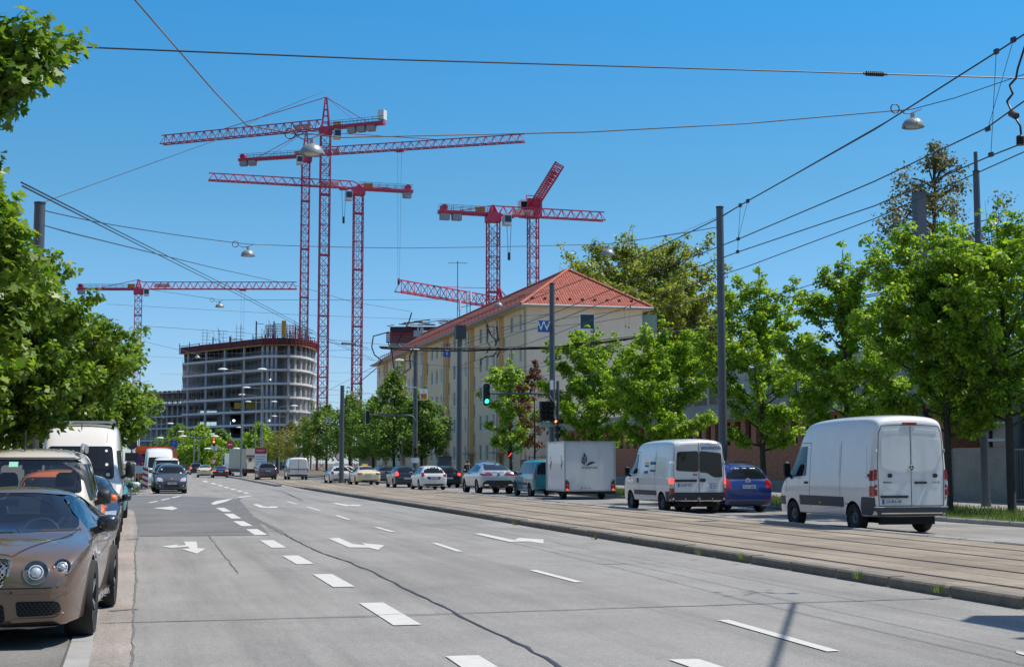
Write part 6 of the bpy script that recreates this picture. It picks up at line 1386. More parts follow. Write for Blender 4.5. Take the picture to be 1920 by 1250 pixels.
mb = MB(); mb.box(.20, .33, .842, .85, 1.60, 1.67); 
v.patch('windscreen_sticker', 'front', rect(.18, .30, 1.60, 1.67), M('sticker_green', (.25,.62,.45), .5), .004, skirt=0)
v.mirror(.98, 1.18, .84, .20, .22, .16, M_trim); v.patch('headlamp', 'front', [(.46,.82), (.78,.84), (.80,1.0), (.55,.98)], M_lclear, .012, True, r=.04); v.patch('grille', 'front', rect(-.42, .42, .72, .86, .03), M_trim, .012); v.tail(rect(.78, .88, .9, 1.4))
# ---------------------------------------------------------------- orange city car, only partly visible
v = basic_car('hatch', 'city_car', 'bright orange small car squeezed between the champagne van and the dark hatchback', 'car', (-1.25, 26.05, 0), PI, P_orange, 2.75, 1.66, 1.54, GP, .29, None, False, None, front=True)
v.patch('headlamp', 'front', [(.44,.70), (.70,.68), (.72,.86), (.52,.84)], M_lclear, .012, True, r=.04)
mb = MB(); mb.tube([(.1,.1,1.54), (.12,-.05,1.76)], .007, 6); obj('aerial', mb, M_trim, v.root)
# ---------------------------------------------------------------- dark hatchback
v = basic_car('hatch', 'hatchback', 'navy black hatchback parked in front of the white high roof van', 'car', (-1.08, 30.0, 0), PI, P_navy, 4.3, 1.78, 1.44, GP, .325, None, False, None, ('alloy', 7), front=True, sub=3)
v.patch('headlamp', 'front', [(.42,.62), (.80,.66), (.82,.76), (.50,.74)], M_lclear, .014, True, r=.03); v.patch('grille', 'front', [(-.36,.42), (.36,.42), (.40,.74), (-.40,.74)], M_trim, .012, r=.04)
# ---------------------------------------------------------------- white high-roof van with a roof bar
st = [(y*1.13, zb, w_*1.03, b, wr*1.02, zr*.96) for (y, zb, w_, b, wr, zr) in BASE['van']]
v = Vehicle('high_roof_van', 'white high-roof van facing us with a pale roof bar, above the dark hatchback', 'van', (-1.21, 37.6, 0), PI, st, paint('white_warm', (.70,.67,.62)), 5.9, 2.06, 2.66, [(1.9, .9, .34, .22), (-1.9, .9, .34, .22)], GP, sub=3); v.style = ('steel', 0); v.finish()
v.patch('windscreen', 'front', [(-.80,1.28), (.80,1.28), (.79,1.6), (.74,2.06), (-.74,2.06), (-.79,1.6)], M_glass, .006, r=.08)
for vw in ('left', 'right'): v.patch('cab_window', vw, [(.95,1.32), (2.12,1.28), (1.62,1.95), (.97,1.98)], M_glass, .006, r=.05); v.line(vw, [(.85,.5), (.85,2.1)], .014); v.line(vw, [(2.15,.6), (2.15,1.25)], .014); v.patch('side_strip', vw, rect(-1.4, 1.4, .58, .72, .02), M_trim, .012)
mb = MB(); mb.bar((-.80,1.02,2.66), (.80,1.02,2.66), .16, .05); obj('roof_bar', mb, M('bar_pale', (.55,.58,.60), .4, metal=.4), v.root)
for sx in (-1, 1): mb = MB(); mb.bar((sx*.72,1.02,2.50), (sx*.76,1.02,2.66), .07); mb.bar((sx*.76,1.02,2.66), (sx*.84,1.02,2.66), .15, .09); obj('bar_clamp', mb, M_trim, v.root)
v.line('front', [(-.6,2.15), (-.62,2.4)], .008); v.line('top', [(0,1.3), (0,1.0)], .02); mb = MB(); mb.tube([(0,1.35,2.48), (0,1.28,2.62)], .012, 6); obj('aerial', mb, M_trim, v.root)
v.mirror(1.85, 1.50, 1.0, .22, .42, .18, M_trim); v.patch('headlamp', 'front', [(.55,.95), (.86,.90), (.86,1.20), (.66,1.24)], M_lclear, .012, True, r=.05); v.patch('grille', 'front', rect(-.5, .5, .62, .92, .04), M_trim, .012); v.patch('front_bumper', 'front', rect(-.85, .85, .38, .60, .05), M_trim, .012)
v.patch('windscreen_sticker', 'front', circ(-.62, 1.62, .035, 14), M_plate, .008); v.patch('windscreen_sticker', 'front', circ(-.66, 1.38, .045, 14), M_plate, .008); v.patch('windscreen_sticker', 'front', circ(-.6, 1.95, .03, 14), M_plate, .008)
# ---------------------------------------------------------------- teal car with white mirror caps
v = basic_car('hatch', 'teal_car', 'dark teal car with white mirror caps, just showing behind the navy hatchback', 'car', (-.98, 46.3, 0), PI, P_pale, 4.2, 1.78, 1.5, GP, .31, None, False, None, front=True)
v.mirror(.85, 1.0, .93, .24, .16, .16, P_white, sides=(-1,)); v.mirror(.86, 1.0, .93, .24, .16, .16, P_white, sides=(1,))
# ---------------------------------------------------------------- beyond the side street
v = basic_car('mpv', 'compact_car', 'dark grey compact van facing us beyond the side street', 'car', (2.10, 81.9, 0), PI, P_grey, 3.75, 1.70, 1.62, GP, .29, None, False, None, ('alloy', 5), front=True, sub=3)
v.patch('headlamp', 'front', [(.44,.66), (.76,.68), (.78,.90), (.52,.84)], M_lclear, .014, True, r=.05); v.patch('grille', 'front', rect(-.40, .40, .66, .74, .02), M_trim, .012); v.patch('lower_grille', 'front', rect(-.42, .42, .32, .52, .04), M_trim, .012); v.patch('fog_recess', 'front', rect(.52, .78, .36, .48, .04), M_trim, .012, True)
v.patch('fog_lamp', 'front', circ(.62, .42, .045, 14), M_lclear, .02, True); v.plate('front', 0, .555, 'M:OP 826'); v.emblem_round('front', 0, .80, .065)
for dx, dz in ((.52,1.32), (-.5,1.12)): v.patch('windscreen_sticker', 'front', circ(dx, dz, .045, 12), M_plate, .008)
v = basic_car('mpv', 'dark_car', 'dark blue car with a roof rack just behind the grey compact van', 'car', (2.0, 87.2, 0), PI, P_navy, 4.3, 1.76, 1.66, GP, .31, None, False, None, front=True)
for sx in (-1, 1): mb = MB(); mb.bar((sx*.6,-1.3,1.72), (sx*.6,.4,1.72), .04); obj('roof_rail', mb, M_trim, v.root)
mb = MB(); mb.bar((-.75,.2,1.80), (.75,.2,1.80), .06); obj('cross_bar', mb, M_trim, v.root); mb = MB(); mb.bar((-.75,-.8,1.80), (.75,-.8,1.80), .06); obj('cross_bar', mb, M_trim, v.root)
basic_car('kangoo', 'small_van', 'small white van behind the dark car with the roof rack', 'van', (2.1, 92.6, 0), PI, P_white, 4.3, 1.83, 2.02, GP, .31, None, False, None, front=True)
st = [(y, zb, w_, b, wr, zr*.98) for (y, zb, w_, b, wr, zr) in BASE['van']]
v = Vehicle('high_roof_van', 'tall white van with its windscreen towards us, far along the left kerb', 'van', (1.75, 99.8, 0), PI, st, P_white, 5.5, 2.02, 2.70, [(1.7, .88, .34, .22), (-1.7, .88, .34, .22)], GP); v.style = ('steel', 0); v.finish()
v.patch('windscreen', 'front', [(-.76,1.34), (.76,1.34), (.70,2.05), (-.70,2.05)], M_glass, .006, r=.08); v.mirror(1.75, 1.5, .97, .2, .42, .18, M_trim); v.patch('grille', 'front', rect(-.5, .5, .62, .9, .04), M_trim, .012); v.patch('headlamp', 'front', [(.5,.95), (.82,.9), (.82,1.15), (.6,1.2)], M_lclear, .012, True)
v.both('cab_window', [(.82,1.36), (1.86,1.32), (1.28,2.06), (.84,2.08)], M_glass, .006, r=.05)
t = thing('orange_lorry', 'orange tipper lorry body rising behind the tall white van', 'truck', (1.45, 107.5, 0), PI, GP)
M_or2 = M('lorry_orange', (.55,.12,.02), .5, var=.1, scale=1); mb = MB(); mb.box(-1.35, 1.25, -3.2, 1.4, 1.1, 2.85); obj('skip_body', mb, M_or2, t); mb = MB(); mb.box(-1.2, 1.2, 1.5, 3.2, .6, 2.5); obj('cab', mb, M_or2, t)
mb = MB(); mb.box(-.95, .95, 3.2, 3.23, 1.5, 2.3); obj('windscreen', mb, M_glass, t); mb = MB(); mb.box(-1.1, 1.1, -3.1, 3.1, .5, 1.05); obj('chassis', mb, M_trim, t); mb = MB(); mb.box(-1.66,-1.38,2.2,2.5,1.9,2.5); obj('wing_mirror', mb, M_or2, t)
for k in range(6): mb = MB(); mb.box(-1.40, -1.352, -3.1+k*.85, -2.98+k*.85, 1.1, 2.85); obj('body_rib', mb, M_or2, t)
for y in (-1.8, 2.2):
    for sx in (-1, 1): mb = MB(); mb.lathe([(0,-.14), (.45,-.14), (.5,-.08), (.5,.08), (.45,.14), (0,.14)], 24, c=(sx*1.05,y,.5), axis='x'); obj('wheel', mb, M_tyre, t, 40)
# ================================================================== POLES, WIRES, LAMPS, SIGNALS, SIGNS
M_pole = M('pole_grey', (.085,.095,.11), .5, metal=.2, var=.12, scale=2)
M_polel = M('pole_pale', (.22,.23,.235), .45, metal=.3, var=.1, scale=2)
M_wire = M('wire_black', (.012,.012,.014), .5)
M_wireg = M('wire_grey', (.05,.06,.075), .5)
M_ropeb = M('rope_tan', (.20,.15,.10), .7)
M_hood = M('lamp_hood', (.26,.28,.29), .4, metal=.3)
M_blue = M('sign_blue', (.02,.09,.32), .4); M_sw = M('sign_white', (.72,.74,.74), .4); M_sred = M('sign_red', (.45,.02,.03), .4)
GW = 'overhead wires across the street'
POLEG = 'tall grey tram masts'
def pole(name, label, px, py, top, r, mat=M_pole, z0=.1, cap=True, group=POLEG, r2=None):
    p = G(px, py, z0); h = (p+Vector((0,0,0))); Zd = p.x*math.sin(YAW)+p.y*math.cos(YAW); H = CAMH+(HY-top)*Zd/F*math.cos(PITCH)**2*(1.0)
    # exact height: the ray through the top of the mast, at the mast's own distance
    d = ray(px, top); H = CAMH+d.z*(math.hypot(p.x, p.y)/math.hypot(d.x, d.y))
    t = thing(name, label, 'mast', (p.x, p.y, 0), 0, group); mb = MB(); mb.tube([(0,0,0), (0,0,H)], r, 20, r2=r2 or r*.82); obj('shaft', mb, mat, t, 60)
    mb = MB(); mb.tube([(0,0,H+.002), (0,0,H+.06)], (r2 or r*.82)*1.08, 20); obj('cap', mb, M_dark, t, 60)
    mb = MB(); mb.tube([(0,0,.0), (0,0,.35)], r*1.25, 20); obj('base_collar', mb, mat, t, 60)
    t['H'] = H; return t, p, H
pA, gA, hA = pole('tram_mast', 'tall grey tram mast between the carpenter van and the blue family van', 1357, 947, 390, .165)
pB, gB, hB = pole('tram_mast', 'tall grey tram mast carrying the W plate and the signal arm', 1036, 923, 533, .17)
pC, gC, hC = pole('tram_mast', 'grey tram mast with a dark square box at its top, left of the silver SUV', 861, 908, 612, .22)
pD, gD, hD = pole('tram_mast', 'plain grey tram mast above the white estate car', 640, 904, 724, .2)
pE, gE, hE = pole('tram_mast', 'thin grey tram mast with a slimmer top section at the right', 1849, 950, 322, .14)
pG_, gG, hG = pole('tram_mast', 'grey mast with the orange number sign and a signal arm', 778, 905, 650, .2)
q = atY(1736, 868, 60); t = thing('tram_mast', 'thick square-shouldered grey mast among the right-hand trees', 'mast', (q.x, q.y, 0), 0, POLEG); d = ray(1736, 362); hF = CAMH+d.z*(math.hypot(q.x, q.y)/math.hypot(d.x, d.y))
mb = MB(); mb.box(-.24, .24, -.24, .24, 0, hF); obj('shaft', mb, M_pole, t); mb = MB(); mb.box(-.25, .25, -.25, .25, hF-3.2, hF-3.12); obj('band', mb, M_zinc, t); mb = MB(); mb.box(-.2,.2,-.26,-.241,hF-4.6,hF-3.4); obj('door_plate', mb, M_dark, t)
mb = MB(); mb.box(-.25, .25, -.25, .25, hF+.002, hF+.06); obj('cap', mb, M_dark, t)
q = atY(60, 868, 39); d = ray(60, 382); hL = CAMH+d.z*(math.hypot(q.x, q.y)/math.hypot(d.x, d.y)); t = thing('tram_mast', 'grey mast rising out of the left trees', 'mast', (q.x, q.y, 0), 0, POLEG); mb = MB(); mb.tube([(0,0,0), (0,0,hL)], .17, 16, r2=.14); obj('shaft', mb, M_pole, t, 60); mb = MB(); mb.tube([(0,0,hL), (0,0,hL+.05)], .15, 16); obj('cap', mb, M_dark, t, 60); gL = Vector((q.x, q.y, 0))
# slim top of mast E, box on mast C, plates on mast B
mb = MB(); mb.tube([(0,0,hE+.06), (0,0,hE+.75)], .07, 12); obj('top_section', mb, M_pole, pE, 60)
mb = MB(); mb.box(-.35, .42, -.35, .35, hC-.9, hC+.08); obj('equipment_box', mb, M_dark, pC)
def zof(px, py, g): d = ray(px, py); return CAMH+d.z*(math.hypot(g.x, g.y)/math.hypot(d.x, d.y))
zb = zof(1019, 613, gB)
mb = MB(); mb.box(-.86, -.22, -.26, -.23, zb-.31, zb+.31); o = obj('letter_plate', mb, M_blue, pB); text_obj('lettering', 'W', .70, (-.54,-.264,zb), (1,0,0), (0,0,1), M_sw, o)
mb = MB(); mb.bar((-.2,-.2,zb), (0,-.1,zb), .04); obj('plate_bracket', mb, M_dark, pB)
def conv(g, px, py): p = EYE+ray(px, py)*(math.hypot(g.x, g.y)/math.hypot(ray(px, py).x, ray(px, py).y)); return p
# ---- hanging bell lamps on span wires across the street
def wire(label, pts, r, mat=M_wire, group=GW, sag=0., name='overhead_wire', n=14, insul=(), cat='wire'):
    P = [Vector(p) for p in pts]; L = []
    for a, b in zip(P[:-1], P[1:]):
        for i in range(n):
            s = i/n; L.append(a+(b-a)*s-Vector((0,0,sag*4*s*(1-s))))
    L.append(P[-1]); mb = MB(); r *= .72 if r < .03 else 1; mb.tube(L, r, 6); o = tag(obj(name, mb, mat, None, 60), label, cat, group)
    for (a, b) in insul:
        m = MB(); k = 9; d = b-a
        for i in range(k): m.tube([a+d*(i/k), a+d*((i+.45)/k)], r*3.6, 8)
        m.tube([a-d*.15, b+d*.15], r*1.8, 8); obj('insulator', m, M_dark, o)
    return o
def extend(a, b, t): return a+(b-a)*t
LG2 = 'bell lamps hanging over the street'
def bell(label, px, py, Y, dia):
    """bell hood whose rim is seen at (px, py)"""
    c = atY(px, py, Y); t = thing('bell_lamp', label, 'street lamp', c, 0, LG2); r = dia/2
    mb = MB(); mb.lathe([(r,0), (r*1.0,.02), (r*.95,.10*dia*1.4), (r*.80,.20*dia*1.4), (r*.55,.27*dia*1.4), (r*.22,.31*dia*1.4), (r*.12,.32*dia*1.4)], 32); mb.lathe([(r*.97,.005), (r*.75,.10), (r*.2,.2)], 32); obj('hood', mb, M_hood, t, 60)
    mb = MB(); mb.lathe([(0,-.01), (r*.55,.0), (r*.70,.04)], 24); obj('diffuser', mb, M('diffuser', (.45,.46,.40), .3), t, 60)
    zt = .45*dia; mb = MB(); mb.tube([(0,0,zt-.03), (0,0,zt+.12)], .07, 10); mb.bar((-.05,0,zt+.12), (.28,0,zt+.26), .03); obj('hanger', mb, M_zinc, t, 60)
    mb = MB(); pts = [(-.55+.13*math.cos(a), 0, zt+.22+.13*math.sin(a)) for a in [2*PI*i/14 for i in range(15)]]; mb.tube(pts, .016, 6, caps=False); mb.tube([(-.42,0,zt+.2), (-.25,0,zt+.1), (0,0,zt+.12)], .016, 6); obj('cable_loop', mb, M_wire, t, 60)
    return c+Vector((0,0,zt+.24))
b1 = bell('nearest bell lamp, hanging before the two tallest crane masts', 585, 290, 35, .62)
b2 = bell('bell lamp at the upper right under the catenary wires', 1712, 239, 35, .62)
b3 = bell('bell lamp at the left hanging below the second span wire', 465, 480, 62, .62)
b4 = bell('bell lamp hanging in front of the big tree behind the roof', 1140, 478, 62, .62)
b5 = bell('small bell lamp above the concrete shell', 412, 576, 100, .62)
b6 = bell('small bell lamp at the eaves of the cream block', 935, 574, 100, .62)
b7 = bell('tiny bell lamp at the upper left corner of the shell', 370, 671, 152, .6)
wire('tan span rope with the two upper bell lamps, falling from the top edge', [atY(250, -3, 24), atY(400, 170, 31), atY(462, 235, 34.5)], .022, M_ropeb, n=6)
wire('span wire joining the nearest bell lamp to the upper right bell lamp', [atY(462, 235, 34.5), atY(560, 252, 35), b1], .022, M_wire, n=5)
wire('long span wire from the nearest bell lamp to the upper right one', [b1, atY(640, 258, 35), atY(1100, 248, 35), atY(1400, 232, 35), b2], .022, M_ropeb, n=6)
wire('span wire running right from the upper right bell lamp to the frame edge', [b2, atY(1790, 184, 34), atY(1925, 138, 33)], .016, M_wire, n=5)
wire('span wire with the left and middle bell lamps', [gL+Vector((0,0,zof(75,393,gL))), atY(250, 428, 50), b3, atY(760, 465, 62), b4, gA+Vector((0,0,zof(1352,425,gA)-.1))], .02, n=6, sag=.03)
wire('lower thin wire from the left mast down towards the shell cranes', [gL+Vector((0,0,zof(70,420,gL))), atY(130, 436, 30), atY(400, 502, 60), atY(566, 538, 95), atY(660, 566, 110), atY(772, 584, 118)], .02, M_wireg, n=4)
wire('span wire with the two small bell lamps', [atY(262, 540, 96), b5, atY(700, 562, 100), b6, atY(1030, 545, 96)], .022, M_wireg, n=6)
wire('thin span wire below the small bell lamps', [atY(200, 570, 110), atY(560, 590, 118), atY(800, 599, 120), atY(1030, 590, 110)], .022, M_wireg, n=5)
wire('thin span wire just above the shell roof', [atY(255, 610, 130), atY(430, 622, 140), atY(660, 640, 140), atY(760, 650, 135)], .025, M_wireg, n=5)
wire('thin span wire crossing the shell at mid height', [atY(270, 640, 150), atY(370, 664, 152), atY(500, 660, 152), atY(700, 655, 150)], .025, M_wireg, n=5)
wire('thin span wire across the lower storeys of the shell', [atY(230, 665, 150), atY(360, 672, 155), atY(620, 668, 160), atY(880, 690, 140)], .022, M_wireg, n=5)
wire('high span wire across the whole top of the picture', [atY(-60, 80, 22), atY(700, 111, 22), atY(1620, 138, 22), atY(1985, 149, 22)], .018, n=8, insul=[(atY(1624, 138, 22), atY(1658, 139.5, 22))])
wire('thin blue grey stay wire rising towards the tallest crane', [atY(82, 379, 30), atY(400, 265, 40), atY(500, 215, 44), atY(606, 172, 47)], .012, M_wireg, n=5)
wire('first of the paired cables sloping down from the left edge', [atY(40, 342, 24), atY(250, 448, 45), atY(430, 538, 80), atY(600, 628, 120), atY(700, 672, 140)], .020, n=6)
wire('second of the paired cables sloping down from the left edge', [atY(42, 349, 24), atY(252, 455, 45), atY(432, 545, 80), atY(602, 633, 120), atY(702, 676, 140)], .020, n=6)
# ---- catenary and contact wires along the tram tracks, continued behind the viewer
def line_at(name_, pts, X, r, mat=M_wire, ext=True, n=8):
    P = [atX(px, py, X if not isinstance(X, (list, tuple)) else X[i]) for i, (px, py) in enumerate(pts)]
    if ext: d = (P[0]-P[1]); d = d/abs(d.y); P = [P[0]+Vector((d.x*.2, d.y*25, d.z*.3*25))]+P
    return P, wire(name_, P, r, mat, n=n)
PM, _ = line_at('catenary messenger wire rising steeply to the upper right corner', [(1920,65), (1870,97), (1640,243), (1400,378), (1340,413), (1180,490), (1000,560), (880,610)], 11.3, .016)
PC1, _ = line_at('contact wire below the messenger, crossing above the thin airy tree', [(1920,190), (1850,240), (1640,340), (1390,446), (1200,520), (1036,588), (870,645)], 11.3, .014)
PC2, _ = line_at('lower contact wire meeting the right edge near the insulator cable', [(1920,268), (1858,292), (1640,386), (1385,472), (1200,540), (1036,604), (860,660)], 11.9, .014)
PC3, _ = line_at('lowest of the right contact wires', [(1920,285), (1640,410), (1400,500), (1200,565), (1036,628), (850,690)], 14.3, .014)
line_at('upper wire of the far pair running through the right-hand tree tops', [(1920,415), (1700,480), (1500,540), (1300,600), (1100,660), (900,708)], 17.5, .013, ext=False)
line_at('lower wire of the far pair running through the right-hand tree tops', [(1920,432), (1700,492), (1500,552), (1300,612), (1100,668), (900,715)], 17.8, .013, ext=False)
line_at('wire across the end wall of the cream block towards the W plate', [(1345,552), (1200,590), (1120,604), (1036,612), (930,628)], 21.5, .016, ext=False)
line_at('wire under the eaves of the cream block', [(1345,556), (1240,578), (1180,580), (1036,600), (940,614)], 22, .016, ext=False)
wire('thin pull-off wire beside the messenger wire', [atX(1690, 212, 12.4), atX(1400, 378, 12.6), atX(1345, 412, 13)], .008, M_wireg, n=4); wire('thin wire from the top right mast head to the tree line', [gA+Vector((0,0,hA-.4)), atY(1280, 435, 70), atY(1170, 455, 84)], .012, M_wireg, n=4)
HG = 'droppers between messenger and contact wire'
for (p, q, X, lab) in (((1868,97), (1858,290), 11.4, 'long dropper near the right edge'), ((1900,75), (1852,242), 11.3, 'slanting dropper crossing the long one near the right edge'), ((1388,385), (1383,472), 11.4, 'straight dropper beside the mast by the carpenter van'), ((1402,377), (1384,448), 11.3, 'slanting dropper beside the mast by the carpenter van'), ((1170,578), (1173,612), 21.6, 'left dropper before the end wall of the cream block'), ((1182,575), (1179,614), 21.6, 'right dropper before the end wall of the cream block')):
    a, b = atX(*p, X), atX(*q, X); o = wire(lab, [a, b], .006, M_wireg, HG, n=2, name='dropper_wire', cat='wire')
    mb = MB(); mb.box(a.x-.02, a.x+.02, a.y-.04, a.y+.04, a.z-.035, a.z+.035); mb2 = MB(); mb2.box(b.x-.02, b.x+.02, b.y-.04, b.y+.04, b.z-.03, b.z+.03); obj('clamp', mb, M_dark, o); obj('clamp', mb2, M_dark, o)
X = 11.5; wire('wavy feeder cable dangling at the right edge', [atX(x, y, X) for x, y in ((1922,86), (1908,130), (1905,147), (1893,160), (1899,176), (1888,190), (1899,213), (1913,236), (1916,268))], .022, n=5, name='feeder_cable', cat='cable')
o = wire('cable clamp and ribbed insulator hanging at the right edge', [atX(1895, 212, X), atX(1906, 218, X)], .05, M_dark, n=2, name='cable_clamp', cat='clamp'); mb = MB()
for k in range(5): c = atX(1914, 256+k*3.6, X); mb.lathe([(0,-.012), (.065,-.012), (.05,.012), (0,.012)], 12, c=c)
obj('insulator', mb, M_dark, o)
# thick feeder bundle crossing in front of the cream block
def YB(px): return 74.8
bundle = [(712,651), (760,653), (860,655), (960,653), (1036,651), (1060,650), (1130,640), (1210,630), (1300,619), (1380,606), (1480,585), (1530,572), (1660,548)]
P = [atY(x, y, 75) for x, y in bundle]
for k, (dx, dz) in enumerate(((0,0), (.06,-.07), (-.05,.06))):
    wire(('upper', 'middle', 'lower')[k] + ' strand of the thick black cable bundle before the cream block', [p+Vector((dx, dx, dz+.03*math.sin(i*1.7+k*2))) for i, p in enumerate(P)], .036, n=4, group='strands of the thick cable bundle', name='feeder_cable', cat='cable')
wire('dark tensioner wire leading left from the cable bundle', [atY(690, 652, 80), atY(640, 645, 80), atY(610, 641, 82), atY(560, 638, 84)], .02, n=4); wire('thick black tension link before the third crane mast', [atY(640, 643, 80), atY(668, 645, 80)], .055, n=2, name='tension_link', cat='insulator')
def loose(label, pts, Y=75, r=.035): wire(label, [atY(x, y, Y) for x, y in pts], r, n=4, group='loose cable loops before the cream block', name='cable_loop', cat='cable')
loose('long looping cable left of the cream block', [(730,622), (700,630), (697,650), (702,665), (716,676), (710,684)])
loose('cable curving down from the antenna bracket to the bundle', [(772,586), (766,605), (750,632), (745,645), (755,652), (768,653)])
loose('cable dropping from the bundle to the far facade', [(727,640), (735,660), (738,690)]); loose('thin cable loop over the lamp arm', [(775,652), (768,668), (770,690), (752,702), (742,690)])
loose('left loop of the tangled cables beside the tall mast', [(908,598), (915,610), (913,640), (920,650), (912,662)]); loose('right loop of the tangled cables beside the tall mast', [(932,610), (934,632), (928,648), (938,655), (932,670)])
loose('tangled cable hanging under the bundle', [(930,660), (925,668), (912,668), (902,674), (901,684)]); loose('square cable loop above the bundle', [(912,612), (930,611), (936,640), (925,632), (912,618)]); loose('crossing cable inside the tangle', [(912,608), (922,630), (928,636), (930,646)])
wire('diagonal wire from the far mast up to the cable loops', [atY(560, 760, 120), atY(700, 688, 80), atY(800, 660, 76), atY(1036, 585, 74)], .014, M_wireg, n=5); wire('steep dark stay at the left corner of the cream block', [atY(672, 718, 100), atY(706, 690, 90)], .03, n=3)
for k, (a, b, Y) in enumerate((((545,700), (900,690), 130), ((560,725), (860,748), 120), ((470,745), (880,765), 125), ((560,770), (865,782), 112), ((430,742), (700,738), 160), ((300,700), (640,715), 170), ((360,760), (640,776), 170), ((900,752), (1200,762), 80), ((880,734), (1040,700), 78), ((1040,705), (1345,690), 66))):
    wire(('low span wire over the far crossing, upper one at the cream block', 'low span wire before the dark maples', 'low span wire at the height of the second traffic signal', 'low span wire just above the far maple tops', 'span wire at the middle storeys of the shell', 'span wire at the upper storeys of the shell', 'span wire at the lower storeys of the shell', 'low span wire left of the black signal cluster', 'slanting wire behind the green light', 'wire through the round bright maple')[k], [atY(*a, Y), atY(a[0]*.5+b[0]*.5, a[1]*.5+b[1]*.5+2, Y), atY(*b, Y)], .016, M_wireg, n=4)
# ---- traffic signals
M_sig = M('signal_black', (.012,.013,.014), .5); M_green = M('signal_green', (.03,.95,.55), .3, emit=3.0); M_amber = M('signal_amber', (1,.25,.03), .3, emit=2.2); M_redl = M('signal_red', (1,.05,.02), .3, emit=2.5); M_lensd = M('signal_lens', (.03,.032,.035), .2)
def signal(parent, c, s, lit=None, n=3, border=False, name='signal_head', face=-1):
    """signal head of n lamps at local point c, lamp spacing s"""
    mb = MB(); h = s*n/2; r = s*.48; f = 1 if face < 0 else -1
    if border:
        pl = soft([(c[0]-r*1.15, c[2]-h-.10), (c[0]+r*1.15, c[2]-h-.10), (c[0]+r*1.15, c[2]+h+.10), (c[0]-r*1.15, c[2]+h+.10)], r*1.0); o = obj(name, MB().prism(pl, 'y', c[1]-.0, c[1]+.03), M_sw, parent)
        pl = soft([(c[0]-r*.98, c[2]-h-.05), (c[0]+r*.98, c[2]-h-.05), (c[0]+r*.98, c[2]+h+.05), (c[0]-r*.98, c[2]+h+.05)], r*.9); obj('housing', MB().prism(pl, 'y', c[1]-.15, c[1]-.002), M_sig, o)
    else:
        mb.box(c[0]-r, c[0]+r, c[1]-.12, c[1]+.12, c[2]-h, c[2]+h); o = obj(name, mb, M_sig, parent)
    y = c[1]-.16 if border else c[1]-.13
    for k in range(n):
        z = c[2]+h-s*(k+.5); m = MB(); m.lathe([(0,y-.012), (r*.62,y-.008), (r*.66,y+.02)], 16, c=(c[0],0,z), axis='y'); obj('lens', m, lit[1] if lit and lit[0] == k else M_lensd, o)
        m = MB(); m.lathe([(r*.74,y-.16), (r*.74,y+.02)], 14, c=(c[0],0,z), axis='y', a0=0 if False else -PI*.05, a1=PI*1.05); obj('visor', m, M_sig, o)
    return o
def arm_signal(P_, g, px_from, px_to, py, sig_px, s, lit, label_part='signal_arm'):
    a = conv(g, px_from, py)-Vector((g.x, g.y, 0)); b = conv(g, px_to, py)-Vector((g.x, g.y, 0)); rt = Vector((math.cos(YAW), -math.sin(YAW), 0))
    mb = MB(); z = a.z; ln = (b-a).dot(rt); mb.tube([rt*.0+Vector((0,0,z-1.2)), rt*(.05)+Vector((0,-.25,z-.6)), rt*(-.25)+Vector((0,-.3,z-.1)), rt*(-.7)+Vector((0,-.3,z)), rt*(b.dot(rt))+Vector((0,-.3,z))], .055, 10); obj(label_part, mb, M_pole, P_, 60)
    c = conv(g, *sig_px)-Vector((g.x, g.y, 0)); c = rt*c.dot(rt)+Vector((0,-.3,c.z)); signal(P_, c, s, lit, 3, True); return c
arm_signal(pB, gB, 1040, 916, 738, (909,740), .36, (2, M_green)); arm_signal(pG_, gG, 780, 694, 778, (687,782), .32, None)
rt = Vector((math.cos(YAW), -math.sin(YAW), 0))
def loc(g, px, py, dy=-.35): c = conv(g, px, py)-Vector((g.x, g.y, 0)); return rt*c.dot(rt)+Vector((0, dy, c.z))
for k, px in enumerate((1012.5, 1021, 1029.5)): signal(pB, loc(gB, px, 771), .26, None, 4, False)
c = loc(gB, 1022, 796); mb = MB(); mb.box(c.x-.42, c.x+.36, c.y-.02, c.y, c.z-.12, c.z+.12); o = obj('arrow_plate', mb, M('plate_grey', (.40,.43,.42), .5), pB)
for k in range(3): mb = MB(); x = c.x-.3+k*.24; mb.bar((x,c.y-.024,c.z-.04), (x,c.y-.024,c.z+.08), .025, .004); mb.bar((x-.05,c.y-.024,c.z+.03), (x,c.y-.024,c.z+.085), .02, .004); mb.bar((x+.05,c.y-.024,c.z+.03), (x,c.y-.024,c.z+.085), .02, .004); obj('arrow_mark', mb, M_ink, o)
signal(pB, loc(gB, 1037, 790), .24, (0, M_amber), 1); signal(pB, loc(gB, 1048, 790), .24, None, 1); signal(pB, loc(gB, 1042, 804), .24, None, 1); signal(pB, loc(gB, 1042, 817), .24, None, 1)
mb = MB(); c = loc(gB, 1032, 722); mb.box(c.x-.06, c.x+.06, c.y, c.y+.2, c.z-.25, c.z+.25); obj('warning_lamp', mb, M('lamp_white', (.8,.8,.78), .4), pB); mb = MB(); c = loc(gB, 1047, 770, .1); mb.tube([(c.x, c.y, .1), (c.x, c.y, c.z+1.6)], .08, 12); obj('signal_post', mb, M_pole, pB, 60)
for (px, py) in ((776,843), (777,852)): signal(pG_, loc(gG, px, py), .28, None, 1)
c = loc(gG, 777, 862); mb = MB(); mb.box(c.x-.3, c.x+.3, c.y-.02, c.y, c.z-.22, c.z+.18); obj('small_plate', mb, M_sw, pG_)
